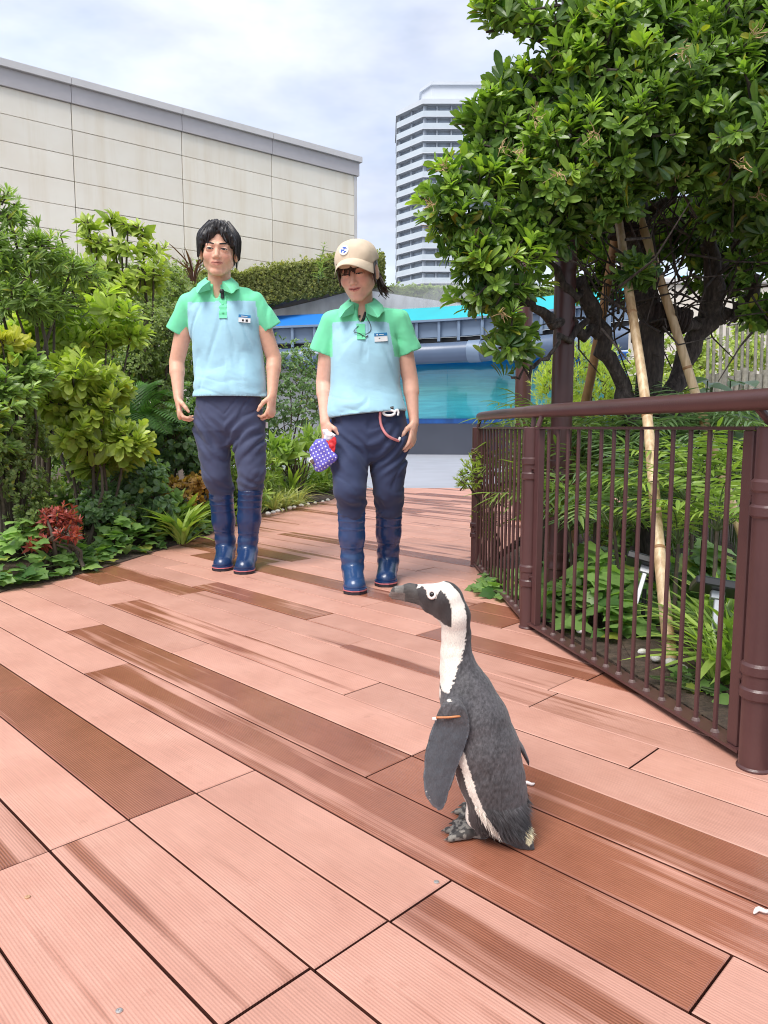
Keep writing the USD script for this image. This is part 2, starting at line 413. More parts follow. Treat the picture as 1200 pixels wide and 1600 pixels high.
M_cap = plain('coping_cap_look', srgb(198, 194, 191), 0.4, var=0.05, scale=1.5)
M_joint = plain('joint_look', (0.20, 0.19, 0.17), 0.9)
M_rust = plain('rust_stain_look', srgb(178, 140, 108), 0.8, var=0.2, scale=8)

cB = at(555, 668, 24.6)
wd = np.array([-1.296, -1.0, 0]) / 1.637            # along the wall, towards the left and nearer
wn = np.array([1.0, -1.296, 0]) / 1.637             # outwards, towards the camera
up = np.array([0, 0, 1.0])
wall_base = np.array([cB[0], cB[1], -0.2])
bl = Thing('panelled_building', 'long cream panelled building with a grey coping, behind the hedges at left', 'building', wall_base)


def wall_at(u):
    """Distance along the wall where the picture column u meets it."""
    d = ray(u, 668)
    # solve base + wd*t on the ray
    A = np.array([[wd[0], -d[0]], [wd[1], -d[1]]])
    return np.linalg.solve(A, -wall_base[:2])[0]


TOPZ, FAS, CAP = 9.52, 0.40, 0.17
bl.part('wall', frame_box(wall_base, wd, wn, up, (0.02, -7, 0), (22.0, -0.05, TOPZ - 0.3)), M_joint)
cols = [0.0] + [wall_at(u) for u in (431, 297, 134)] + [wall_at(134) + 3.95, wall_at(134) + 7.9]
zrow = [TOPZ - FAS - CAP - 0.62 * k for k in range(0, 13)]
rp = np.random.default_rng(3)
for a, b in zip(cols[:-1], cols[1:]):
    for z1, z0 in zip(zrow[:-1], zrow[1:]):
        pr = rp.uniform(0, 0.006)
        m = bevel_box((a + 0.009, -0.05, z0 + 0.007), (b - 0.009, pr, z1 - 0.007), 0.006)
        M4 = np.eye(4); M4[:3, 0], M4[:3, 1], M4[:3, 2], M4[:3, 3] = wd, wn, up, wall_base
        m.apply_transform(M4)
        if np.linalg.det(M4[:3, :3]) < 0: m.invert()
        bl.part('panel', m, M_panel)
    f0, f1 = a + (0.006 if a else -0.16), b - 0.006
    bl.part('fascia', frame_box(wall_base, wd, wn, up, (f0, -0.3, TOPZ - FAS - CAP), (f1, 0.07, TOPZ - CAP)), M_fascia)
    bl.part('coping', frame_box(wall_base, wd, wn, up, (f0 - (0 if a else 0.06), -0.4, TOPZ - CAP + 0.004), (f1, 0.16, TOPZ)), M_cap)
bl.part('corner_trim', frame_box(wall_base, wd, wn, up, (-0.10, -0.6, 0), (0.008, 0.02, TOPZ - FAS - CAP - 0.01)), M_cap)

# ---------------------------------------------------------------- the far tower
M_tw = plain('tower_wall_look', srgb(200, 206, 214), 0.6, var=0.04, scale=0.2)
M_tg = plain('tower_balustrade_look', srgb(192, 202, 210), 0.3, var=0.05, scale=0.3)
M_tr = plain('tower_recess_look', srgb(172, 180, 190), 0.7, var=0.08, scale=0.4)  # recess and window tones paled to carry the distance haze
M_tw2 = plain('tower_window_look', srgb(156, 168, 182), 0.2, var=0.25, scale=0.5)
tw = Thing('tower_block', 'tall pale apartment tower with stacked balconies rising behind the pool', 'building', (22, 214, -0.2))
TY = 200.0
foot = [(3.4, 207.5), (10.0, TY), (36.0, TY), (42.6, 207.5), (42.6, 226), (36, 233), (10, 233), (3.4, 226)]
core = Polygon(foot).buffer(-1.5, join_style=2)
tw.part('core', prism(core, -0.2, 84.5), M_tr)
fp = Polygon(foot)
edge_pts = np.array(foot)
nfl = 28
for k in range(nfl):
    zf = 83.4 - 2.98 * (k + 1)
    if zf < 8: break
    # slab edge, balustrade band
    tw.part('floor_slab', prism(fp, zf - 0.12, zf + 0.16), M_tw)
    band = fp.difference(fp.buffer(-0.12, join_style=2))
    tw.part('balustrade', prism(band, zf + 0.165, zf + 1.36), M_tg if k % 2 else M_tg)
    if k < 24:
        # piers and windows of the front and the splayed face
        for (A, B, n_) in (((10.0, TY), (36.0, TY), 7), ((3.4, 207.5), (10.0, TY), 2)):
            A, B = np.array(A), np.array(B)
            d2 = (B - A) / np.linalg.norm(B - A); n2 = np.array([d2[1], -d2[0]])
            if n2[1] > 0: n2 = -n2
            L = np.linalg.norm(B - A); o = np.array([*A, zf])
            d3, n3 = np.array([*d2, 0]), np.array([*n2, 0])
            for j in range(n_):
                x0, x1 = L * j / n_ + 0.55, L * (j + 1) / n_ - 0.35
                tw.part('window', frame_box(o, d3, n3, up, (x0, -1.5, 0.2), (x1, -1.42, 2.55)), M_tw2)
            if k < 20:
                for j in range(n_ + 1):
                    xx = np.clip(L * j / n_, 0.25, L - 0.25)
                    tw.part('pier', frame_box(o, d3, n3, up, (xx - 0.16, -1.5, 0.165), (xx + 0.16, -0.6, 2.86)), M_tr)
tw.part('roof_parapet', prism(fp.buffer(0.2, join_style=2), 83.4, 84.6), M_tw)
ph = Polygon([(12.5, 203), (34, 203), (37, 208), (37, 226), (10, 226), (10, 207)])
tw.part('penthouse', prism(ph, 84.6, 89.2), M_tw)
tw.part('roof_edge', prism(ph.buffer(0.5, join_style=2), 89.2, 90.0), M_tw)

# ---------------------------------------------------------------- the pool with its acrylic wall
PC, PR = np.array([5.0, 34.5]), 14.2


def arc(r, a0, a1, n, c=PC):
    a = np.radians(np.linspace(a0, a1, n))
    return np.c_[c[0] + r * np.sin(a), c[1] - r * np.cos(a)]


def band(r, a0, a1, z0, z1, n=40, thick=0.1):
    o = arc(r, a0, a1, n)
    i = arc(r - thick, a0, a1, n)
    return prism(Polygon(np.vstack([o, i[::-1]])), z0, z1)


M_base = plain('pool_base_look', srgb(74, 78, 90), 0.5, var=0.08, scale=1.0)
M_water = look('pool_water_look', {
    'geo': ('geometry', {}), 'sep': ('separate_xyz', {}),
    'm': ('mapping', {'scale': (0.55, 0.55, 7.5)}), 'n': ('noise_texture', {'scale': 1.6, 'detail': 4.0, 'roughness': 0.55, 'distortion': 0.6}),
    'ml': ('mapping', {'scale': (0.12, 0.12, 0.9)}), 'nl': ('noise_texture', {'scale': 1.6, 'detail': 3.0, 'roughness': 0.5}),
    'zl': ('map_range', {'from_min': 0.9, 'from_max': 2.5, 'to_min': 0.0, 'to_max': 1.0, 'clamp': True}),
    'ad': ('math', {'math_type': 'multiply_add', 'value2': 0.55, 'value3': -0.27}), 'ad2': ('math', {'math_type': 'add'}),
    'rz': ('rgb_ramp', {'ramp': [(0.0, srgb(84, 226, 238)), (0.35, srgb(112, 238, 246)), (0.60, srgb(110, 214, 214)), (0.8, srgb(52, 180, 214)), (1.0, srgb(18, 140, 224))]}),
    'rn': ('rgb_ramp', {'ramp': [(0.35, (0.78, 0.92, 0.95)), (0.62, (1.35, 1.22, 1.2))]}), 'mu': ('mix_color', {'blend_type': 'multiply', 'fac': 0.9, 'use_clamp': False}),
    'p': ('principled_bsdf', {'roughness': 0.12})},
    [('geo.position', 'm.vector'), ('m.vector', 'n.vector'), ('geo.position', 'ml.vector'), ('ml.vector', 'nl.vector'), ('geo.position', 'sep.vector'), ('sep.z', 'zl.value'),
     ('nl.fac', 'ad.value1'), ('ad.value', 'ad2.value1'), ('zl.result', 'ad2.value2'), ('ad2.value', 'rz.fac'), ('rz.color', 'mu.a'), ('n.fac', 'rn.fac'), ('rn.color', 'mu.b'), ('mu.result', 'p.base_color')])
M_pane = look('pane_look', {'f': ('fresnel', {'IOR': 1.45}), 't': ('transparent_bsdf', {'color': (0.93, 0.98, 0.98)}), 'g': ('glossy_bsdf', {'color': (0.9, 0.95, 1.0), 'roughness': 0.02}), 'x': ('mix_closure', {})},
              [('f.fac', 'x.fac'), ('t.BSDF', 'x.closure1'), ('g.BSDF', 'x.closure2')], surface='x.closure')
M_blue = plain('blue_canopy_look', srgb(36, 120, 205), 0.5, var=0.08, scale=0.8)
M_teal = plain('teal_canopy_look', srgb(22, 166, 176), 0.5, var=0.1, scale=0.8)
M_rim = plain('rim_look', srgb(112, 130, 152), 0.45, var=0.08, scale=1.0)
M_tube = plain('tube_look', srgb(84, 100, 124), 0.32, var=0.08, scale=0.9)
M_navy = plain('navy_strip_look', srgb(28, 88, 160), 0.4, var=0.3, scale=3)
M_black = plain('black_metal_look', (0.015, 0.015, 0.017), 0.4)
pool = Thing('aquarium_pool', 'round aquarium pool with turquoise water behind a clear wall on a dark base', 'pool', (PC[0], PC[1] - PR, -0.01))
pool.part('base_wall', band(PR, -62, 60, -0.02, 0.86, 60, 0.35), M_base)
pool.part('waterline_strip', band(PR + 0.01, -62, 60, 0.862, 1.0, 60, 0.3), M_navy)
pool.part('water', band(PR - 0.08, -62, 60, 0.862, 2.68, 60, 1.2), M_water, label='turquoise water')
for k in range(10):
    a = -62 + 12.2 * k
    pool.part('acrylic_panel', band(PR + 0.04, a + 0.03, a + 12.17, 1.003, 2.80, 12, 0.05), M_pane)
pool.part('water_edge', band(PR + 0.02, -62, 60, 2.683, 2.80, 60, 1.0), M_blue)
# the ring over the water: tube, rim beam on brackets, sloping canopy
ringT = [at(330, 566, 20.2), at(395, 563, 20.2), at(470, 560, 20.1), at(560, 557, 20.0), at(660, 553, 19.8), at(740, 549, 19.3), at(850, 541, 18.5), at(980, 528, 17.2), at(1100, 515, 16.2)]
ring = Thing('ring_canopy', 'blue and teal canopy on a grey bracketed rim over the pool', 'canopy', (1.2, 20, 2.6))
rs = spline(ringT, 40)
pipe = Thing('ring_pipe', 'thick dark grey pipe running along above the pool water', 'pipe', (1.2, 20, 2.4))
pipe.part('pipe_run', tube(rs, 0.27, 14), M_tube, smooth=50)
for k in range(3, 38, 7):
    pipe.part('pipe_joint', tube(rs[k:k + 2], 0.285, 14), M_rim, smooth=50)


def rim_strip(v0, v1, dy, n=40, thick=0.15):
    """A strip that follows the ring, dv metres above it."""
    a, b = rs + [0, dy, v0], rs + [0, dy, v1]
    c, d = a + [0, thick, 0], b + [0, thick, 0]
    v = np.vstack([a, b, c, d]); m = len(rs); f = []
    for i in range(m - 1):
        for (p, q) in ((0, 1), (1, 3), (3, 2), (2, 0)):
            f += [[p * m + i, p * m + i + 1, q * m + i + 1], [p * m + i, q * m + i + 1, q * m + i]]
    t = trimesh.Trimesh(v, f, process=False)
    t.fix_normals()
    return t


ring.part('rim_beam', rim_strip(0.42, 0.80, 0.05), M_rim)
ring.part('rim_ledge', rim_strip(0.805, 0.86, -0.12, thick=0.5), M_rim)
ring.part('dark_backing', rim_strip(0.29, 0.415, 0.25), M_black, label='black strip standing in for shade under the rim')  # black strip added as painted shade below the rim beam
for k in range(1, 39, 2):
    p = rs[k] + [0, 0.03, 0.30]
    ring.part('bracket', frame_box(p, np.array([1, 0, 0]), np.array([0, 1, 0]), up, (-0.035, -0.10, 0.0), (0.035, 0.02, 0.50)), M_rim)


def slope(i0, i1, z0, z1, depth):
    a = rs[i0:i1] + [0, 0.0, z0]
    b = rs[i0:i1] + [0, depth, z1]
    m = len(a)
    v = np.vstack([a, b, a - [0, 0, .06], b - [0, 0, .06]]); f = []
    for i in range(m - 1):
        for p, q in ((0, 1), (1, 3), (3, 2), (2, 0)):
            f += [[p * m + i, p * m + i + 1, q * m + i + 1], [p * m + i, q * m + i + 1, q * m + i]]
    t = trimesh.Trimesh(v, f, process=False); t.fix_normals()
    return t


ring.part('canopy_panel', slope(0, 17, 0.87, 1.30, 1.0), M_blue, label='bright blue end of the canopy')
ring.part('canopy_panel', slope(17, 40, 0.87, 1.34, 1.0), M_teal, label='teal stretch of the canopy')
# a lamp bar standing on the canopy
lb = Thing('lamp_bar', 'short grey bar of round lamps on the blue canopy', 'lamp', at(480, 507, 21.6))
q = at(468, 512, 21.6)
lb.part('housing', bevel_box(q + [0, -.1, 0], q + [0.50, .1, 0.22], 0.02), M_rim)
M_lens = plain('lens_look', srgb(150, 175, 200), 0.15)
for k in range(3):
    lb.part('lens', lathe([(0, 0), (.06, 0), (.07, .02), (0, .03)], 12).apply_transform(trimesh.transformations.rotation_matrix(math.pi / 2, [1, 0, 0])).apply_translation(q + [.1 + .15 * k, -.1, .11]), M_lens)
lb.part('foot', box(q + [0.2, -.05, -0.25], q + [.3, .05, 0]), M_rim)
# black stanchion on the paving
st = ground(676, 706)
stp = Thing('stanchion', 'thin black stanchion standing before the dark pool base', 'stanchion', st)
stp.part('post', tube([st + [0, 0, 0.02], st + [0, 0, 1.03]], 0.035, 10), M_black, smooth=50)
stp.part('foot', lathe([(0, 0), (.28, 0), (.28, .015), (.05, .03), (0, .03)], 20, st), M_black)

# ---------------------------------------------------------------- the retaining wall below the hedge
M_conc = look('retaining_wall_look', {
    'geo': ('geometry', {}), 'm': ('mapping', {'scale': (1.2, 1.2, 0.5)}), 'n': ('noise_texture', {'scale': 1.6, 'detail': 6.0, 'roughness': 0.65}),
    'c': ('rgb_ramp', {'ramp': [(0.3, srgb(176, 174, 168)), (0.5, srgb(204, 203, 198)), (0.72, srgb(218, 217, 212))]}), 'p': ('principled_bsdf', {'roughness': 0.6})},  # greys lightened to paint in the mist before the wall
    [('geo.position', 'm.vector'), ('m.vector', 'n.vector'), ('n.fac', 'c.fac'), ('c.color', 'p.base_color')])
WL = [at(345, 668, 20.9), at(545, 668, 22.3), at(760, 668, 27.0)]
rw = Thing('retaining_wall', 'weathered grey concrete retaining wall under the trimmed hedge', 'wall', (*WL[0][:2], -0.2))
for a, b, za, zb in ((WL[0], WL[1], 3.9, 4.85), (WL[1], WL[2], 4.85, 5.0)):
    d = (b - a)[:2] / np.linalg.norm((b - a)[:2]); n = np.array([-d[1], d[0]]) * 0.3
    v = np.array([[*a[:2], -.2], [*b[:2], -.2], [*b[:2], zb], [*a[:2], za]])
    m = trimesh.convex.convex_hull(np.vstack([v, v + [*n, 0]]))
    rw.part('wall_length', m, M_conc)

# ---------------------------------------------------------------- right background: wall and stakes
M_cream = plain('cream_wall_look', srgb(206, 198, 186), 0.8, var=0.05, scale=0.8, bump=0.1)
a = at(985, 668, 13.0)
cw = Thing('garden_wall', 'pale cream rendered wall behind the stake fence at right', 'wall', (a[0] + 4, 13.1, -0.05))
cw.part('wall_face', bevel_box((a[0], 13.0, -.05), (a[0] + 9, 13.3, 3.2), 0.02), M_cream)
cw.part('coping', bevel_box((a[0] - .05, 12.94, 3.2), (a[0] + 9, 13.36, 3.3), 0.02), M_cap)
M_stake = plain('stake_look', srgb(146, 142, 130), 0.8, var=0.25, scale=30, bump=0.4, bump_scale=200)
sf = Thing('stake_fence', 'weathered grey stake fence in the planting behind the tree', 'fence', at(1150, 668, 6.6) * [1, 1, 0])
rk = np.random.default_rng(8)
for u, vt in ((1108, 520), (1116, 530), (1127, 507), (1136, 512), (1150, 505), (1161, 498), (1168, 505), (1181, 515), (1190, 516), (1201, 508), (1214, 516), (1228, 510), (1244, 505)):
    p = at(u, 668, 6.6 + rk.normal(0, .1)); t = at(u + rk.normal(0, 1), vt, p[1])
    sf.part('stake', tube([[p[0], p[1], 0], [*(p[:2] + t[:2]) / 2, t[2] / 2], t], [0.016, 0.015, 0.013], 7), M_stake, smooth=60)
for k in range(16):
    u = 1104 + 11 * k
    p = at(u, 668, 6.5); zt = at(u, 585 - 0.06 * (u - 1100) + rk.normal(0, 3), 6.5)[2]
    sf.part('log_edging', tube([[p[0], p[1], 0], [p[0], p[1], zt]], 0.031, 8), M_stake, smooth=60)
sf.part('rail', tube([at(1136, 508, 6.66), at(1172, 503, 6.66)], 0.012, 6), M_stake)

# water mist drifting over the pool, as the photograph shows it beside the canopy
mist_mat = usdkit.material(stage, '/World/Looks/mist_look', {'v': ('principled_volume', {'color': (0.95, 0.96, 0.98), 'density': 0.22, 'anisotropy': 0.0})}, [], None, 'v.volume')
mb = []
for (u, v, Y, rx, ry, rz) in ((680, 476, 22.8, 2.4, 1.0, .70), (740, 470, 23.2, 1.6, .8, .7)):
    s_ = trimesh.creation.icosphere(3, 1.0)
    s_.vertices *= 1 + .25 * (meshkit.fbm(s_.vertices * 1.5 + u, 2) - .5)[:, None]
    s_.vertices = s_.vertices * [rx, ry, rz] + at(u, v, Y)
    mb.append(s_)
for s_ in mb:
    single('mist', s_, mist_mat, kind='stuff', label='white water mist drifting by the pool canopy', smooth=True)
# ---------------------------------------------------------------- the brown railing round the right bed
M_brown = plain('brown_paint_look', srgb(78, 50, 49), 0.36, var=0.10, scale=9, bump=0.08, bump_scale=260)
M_weld = plain('weld_look', srgb(100, 80, 76), 0.6)


def post_round(t, x, y, r=0.033, top=0.752, under=None):
    t.part('post', lathe([(r + .004, -0.03), (r + .004, 0.004), (r, 0.008), (r, top - .004), (r - .004, top), (0, top)], 24, (x, y, 0)), M_brown, smooth=40)
    for z in (0.20, 0.60):
        t.part('collar', lathe([(r, z - .042), (r + .006, z - .036), (r + .006, z - .018), (r + .002, z - .013), (r + .002, z + .013), (r + .006, z + .018), (r + .006, z + .036), (r, z + .042)], 24, (x, y, 0)), M_brown, smooth=35)


def railing(name, label, A, B, n, label_group=None, near_bar=True):
    """One bay between the post points A and B: end bars clamped to the posts, top bar, bottom angle, round balusters."""
    A, B = np.array([*A, 0.0]), np.array([*B, 0.0])
    d = (B - A) / np.linalg.norm(B - A); L = np.linalg.norm(B - A); nn = np.array([-d[1], d[0], 0])
    t = Thing(name, label, 'railing', (A + B) / 2, label_group)
    fb = lambda lo, hi: frame_box(A, d, nn, up, lo, hi)
    e = 0.062
    for s in (e, L - e):
        t.part('end_bar', bevel_box((-0.016, -0.012, 0.028), (0.016, 0.012, 0.744), 0.002).apply_transform(np.block([[np.c_[d, nn, up], (A + d * s)[:, None]], [np.zeros((1, 3)), np.ones((1, 1))]])), M_brown)
        sg = -1 if s == e else 1
        for z in (0.20, 0.60):
            t.part('clamp', fb((s + sg * .017 if sg < 0 else s + .017, -0.011, z - .012) if sg > 0 else (s - .036, -0.011, z - .012), (s + .036, 0.011, z + .012) if sg > 0 else (s - .017, .011, z + .012)), M_brown)
            t.part('bolt', tube([A + d * (s + sg * .026) + up * z - nn * .02, A + d * (s + sg * .026) + up * z + nn * .02], 0.006, 6), M_brown)
    t.part('top_bar', fb((e - .02, -0.012, 0.7445), (L - e + .02, 0.012, 0.7525)), M_brown)
    t.part('bottom_angle', cat_mesh([fb((e - .03, -0.028, 0.020), (L - e + .03, 0.020, 0.0275)), fb((e - .03, -0.033, -0.012), (L - e + .03, -0.0282, 0.0275))]), M_brown)
    for k in range(n):
        x = e + (L - 2 * e) * (k + 1) / (n + 1)
        p = A + d * x
        t.part('baluster', tube([p + up * .0276, p + up * .744], 0.0062, 8), M_brown, smooth=50)
        t.part('weld', lathe([(0.011, 0.0277), (0.0085, 0.033), (0.006, 0.036)], 8, p), M_weld)
    return t


P_near, P_mid, P_far = (0.822, 1.560), (0.546, 2.715), (0.500, 3.945)
P_out = (0.80, 0.40)
railing('railing', 'brown railing bay of thin balusters between the near and the middle round post', P_near, P_mid, 14)
railing('railing', 'brown railing bay seen almost end-on, from the middle round post to the far one', P_mid, P_far, 13)
for (x, y), lab in ((P_near, 'thick round brown railing post at the right edge, nearest of three'), (P_mid, 'round brown railing post in the middle of the railing, left end of the long bay'), (P_far, 'farthest round brown railing post, where the handrail ends')):
    t = Thing('railing_post', lab, 'post', (x, y, 0), None)
    post_round(t, x, y, 0.033 if y < 3 else 0.029)
hr = Thing('handrail', 'smooth brown tubular handrail carried above the railing', 'handrail', (*P_mid, 0.8))
HZ = 0.808
hp = spline([(0.52, 4.02, HZ), (0.503, 3.75, HZ), (0.518, 3.2, HZ), (0.552, 2.72, HZ), (0.655, 2.15, HZ), (0.765, 1.65, HZ), (0.85, 1.20, HZ), (0.90, 0.75, HZ), (0.93, 0.35, HZ)], 60)
cut = int(np.argmin(np.abs(hp[:, 1] - 2.78)))
hr.part('rail_tube', tube(hp[:cut + 1], 0.0215, 18), M_brown, smooth=50)
hr.part('rail_tube', tube(hp[cut:], 0.0228, 18), M_brown, smooth=50)
for (x, y) in (P_far, P_mid, (0.545, 2.62), P_near):
    i = int(np.argmin(np.abs(hp[:, 1] - y)))
    hr.part('bracket', tube([(x, y, 0.7528), (hp[i, 0], y, HZ - .01)], 0.009, 10), M_brown)

# tall brown posts standing in the bed (they carry a pergola out of frame)
for (u, Y, r, lab, vt) in ((877, 3.25, 0.046, 'tall round brown post rising through the tree crown behind the railing', -260), (816, 6.2, 0.066, 'farther brown post half hidden by the lowest leaves of the tree', 250)):
    p = at(u, 668, Y); p[2] = 0.0
    t = Thing('pergola_post', lab, 'post', p)
    ht = at(u, vt, Y)[2]
    t.part('post', lathe([(r, -0.05), (r, ht), (0, ht)], 24, p), M_brown, smooth=40)
    for z in (0.16, 0.57):
        t.part('collar', lathe([(r, z - .04), (r + .006, z - .034), (r + .006, z - .016), (r + .002, z - .01), (r + .002, z + .01), (r + .006, z + .016), (r + .006, z + .034), (r, z + .04)], 24, p), M_brown, smooth=35)

# floodlights on the soil
M_lampglass = plain('lamp_glass_look', (0.02, 0.025, 0.03), 0.1)
M_bracket = plain('galvanised_look', srgb(176, 178, 180), 0.4, metallic=0.6)
for (u, v, Y, rz, lab) in ((1012, 880, 2.62, -22, 'flat black floodlight tilted among the leaves left of the bamboo pole'), (1122, 918, 2.25, -14, 'flat black floodlight among the leaves right of the bamboo pole')):
    p = at(u, v, Y)
    t = Thing('floodlight', lab, 'lamp', (p[0], p[1], 0.02))
    M4 = trimesh.transformations.euler_matrix(math.radians(-28), math.radians(rz * -0.6), math.radians(rz))
    M4[:3, 3] = p
    t.part('housing', bevel_box((-0.075, -0.05, -0.013), (0.075, 0.05, 0.013), 0.004).apply_transform(M4), M_black)
    t.part('glass', box((-0.068, -0.043, 0.0131), (0.068, 0.043, 0.016)).apply_transform(M4), M_lampglass)
    t.part('bracket', cat_mesh([bevel_box((-0.02, -0.012, -0.04), (0.02, 0.012, -0.0135), 0.002), bevel_box((-0.008, -0.008, -0.16), (0.008, 0.008, -0.0405), 0.002)]).apply_transform(M4), M_bracket)
    t.part('spike', tube([p + [0, 0.02, -0.10], [p[0], p[1] + 0.03, -0.03]], 0.008, 8), M_black)
# white stones
M_stone = plain('white_stone_look', srgb(206, 202, 194), 0.7, var=0.12, scale=30, bump=0.4, bump_scale=120)
rs_ = np.random.default_rng(21)


def stone(p, r, seed):
    m = trimesh.creation.icosphere(2, 1.0)
    m.vertices *= 1 + 0.35 * (meshkit.fbm(m.vertices * 1.3 + seed * 7.1, 3) - 0.5)[:, None]
    m.vertices *= np.array([1.0, 0.8, 0.62]) * r
    m.apply_transform(trimesh.transformations.rotation_matrix(seed * 1.7, [0, 0, 1]))
    m.apply_translation(p)
    return m


for i, (u, v, r, lab) in enumerate(((1024, 1028, .018, 'round white stone on the soil just left of the foot of the bamboo pole'), (1004, 1018, .016, 'grey-white stone farther left behind the balusters'), (906, 986, .014, 'small white stone near the middle post, behind the railing'),
                                    (1048, 1034, .020, 'pale flat stone at the very foot of the bamboo pole'), (1066, 1043, .017, 'pale stone right of the foot of the bamboo pole'))):
    p = ground(u, v, 0.03)
    single('stone', stone(p, r, i + 1.0), M_stone, lab, 'stone', smooth=True)
# ---------------------------------------------------------------- foliage
def leaf_shape(kind):
    """Unit leaf along +x, normal +z: (vertices, faces, centre line flag)."""
    if kind == 'oblong':      # blunt, widest past the middle
        xs, w = [0, .12, .40, .72, .92, 1.0], [.02, .07, .15, .19, .12, .0]
    elif kind == 'round':
        xs, w = [0, .10, .40, .72, .93, 1.0], [.02, .12, .27, .30, .17, 0.0]
    elif kind == 'lance':
        xs, w = [0, .14, .42, .74, 1.0], [.015, .075, .11, .065, 0.0]
    elif kind == 'blade':
        xs, w = [0, .3, .65, 1.0], [.03, .035, .028, 0.0]
    elif kind == 'broad':
        xs, w = [0, .10, .33, .62, .86, 1.0], [.03, .17, .28, .24, .10, 0.0]
    elif kind == 'ivy':
        out = np.array([(0, 0), (-.12, .22), (.02, .50), (.30, .36), (.50, .42), (.62, .22), (1.0, 0), (.62, -.22), (.50, -.42), (.30, -.36), (.02, -.50), (-.12, -.22)], float)
        v = np.vstack([[(.30, 0)], out])
        z = -0.10 * np.abs(v[:, 1]) + 0.06 * np.sin(v[:, 0] * 3)
        f = [[0, i + 1, (i + 1) % 12 + 1] for i in range(12)]
        f = [[a, c, b] for a, b, c in f]
        return np.c_[v, z], np.array(f)
    elif kind == 'tri':       # three-vertex speck for far or tiny leaves
        return np.array([(0, 0, 0), (.55, .22, .03), (1.0, 0, -.02), (.55, -.22, .03)], float), np.array([[0, 2, 1], [0, 3, 2]])
    xs, w = np.array(xs, float), np.array(w, float)
    n = len(xs)
    droop = -0.16 * xs ** 2
    v = np.vstack([np.c_[xs, np.zeros(n), droop - 0.0], np.c_[xs, w, droop + 0.32 * w], np.c_[xs, -w, droop + 0.32 * w]])
    f = []
    for i in range(n - 1):
        for s, o in ((n, 1), (2 * n, -1)):
            q = [i, i + 1, s + i + 1, s + i]
            if i == n - 2:
                tri = [[q[0], q[1], q[3]]]
            else:
                tri = [[q[0], q[1], q[2]], [q[0], q[2], q[3]]]
            f += tri if o > 0 else [t[::-1] for t in tri]
    return v, np.array(f)


SHAPES = {k: leaf_shape(k) for k in ('oblong', 'round', 'lance', 'blade', 'broad', 'ivy', 'tri')}


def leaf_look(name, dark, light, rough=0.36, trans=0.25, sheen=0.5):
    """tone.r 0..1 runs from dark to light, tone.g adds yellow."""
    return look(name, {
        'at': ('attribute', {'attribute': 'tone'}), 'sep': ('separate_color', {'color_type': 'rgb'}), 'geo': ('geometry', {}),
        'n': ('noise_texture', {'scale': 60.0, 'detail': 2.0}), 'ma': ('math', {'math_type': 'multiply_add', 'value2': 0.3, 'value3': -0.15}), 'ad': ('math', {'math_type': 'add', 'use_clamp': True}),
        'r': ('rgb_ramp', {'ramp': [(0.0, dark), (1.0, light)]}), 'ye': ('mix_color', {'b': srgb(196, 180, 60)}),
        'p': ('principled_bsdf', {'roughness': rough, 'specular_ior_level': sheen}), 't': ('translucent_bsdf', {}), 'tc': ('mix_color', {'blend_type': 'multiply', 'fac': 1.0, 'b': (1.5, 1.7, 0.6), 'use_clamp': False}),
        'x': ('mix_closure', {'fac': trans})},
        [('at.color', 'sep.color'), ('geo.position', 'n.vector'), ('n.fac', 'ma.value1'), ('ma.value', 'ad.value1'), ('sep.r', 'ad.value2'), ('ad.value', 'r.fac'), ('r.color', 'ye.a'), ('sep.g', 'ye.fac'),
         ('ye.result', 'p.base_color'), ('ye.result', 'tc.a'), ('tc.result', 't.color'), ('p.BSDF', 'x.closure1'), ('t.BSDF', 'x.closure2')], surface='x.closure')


def unit(v):
    v = np.asarray(v, float)
    return v / (np.linalg.norm(v, axis=-1, keepdims=True) + 1e-12)


class Leaves:
    """Collects leaves as arrays: position, direction, up, length, width factor, tone."""
    def __init__(self):
        self.rows = []

    def add(self, p, d, n, L, w=1.0, tone=0.5, yellow=0.0):
        p, d, n = np.atleast_2d(p), np.atleast_2d(d), np.atleast_2d(n)
        k = max(len(p), len(d), len(n))
        bc = lambda a, m: np.broadcast_to(np.asarray(a, float), (k, m) if m > 1 else (k,))
        self.rows.append(np.c_[bc(p, 3), bc(d, 3), bc(n, 3), bc(L, 1), bc(w, 1), bc(tone, 1), bc(yellow, 1)])

    def array(self):
        return np.vstack(self.rows) if self.rows else np.zeros((0, 13))


def leaf_mesh(a, kind):
    sv, sf = SHAPES[kind]
    d = unit(a[:, 3:6]); s = unit(np.cross(a[:, 6:9], d)); n = np.cross(d, s)
    L = a[:, 9, None, None]
    v = a[:, None, 0:3] + L * (sv[None, :, 0, None] * d[:, None] + sv[None, :, 1, None] * a[:, 10, None, None] * s[:, None] + sv[None, :, 2, None] * n[:, None])
    f = sf[None] + (np.arange(len(a)) * len(sv))[:, None, None]
    tone = np.repeat(np.c_[a[:, 11], a[:, 12], np.zeros(len(a))], len(sv), 0)
    return (v.reshape(-1, 3), f.reshape(-1, 3)), tone


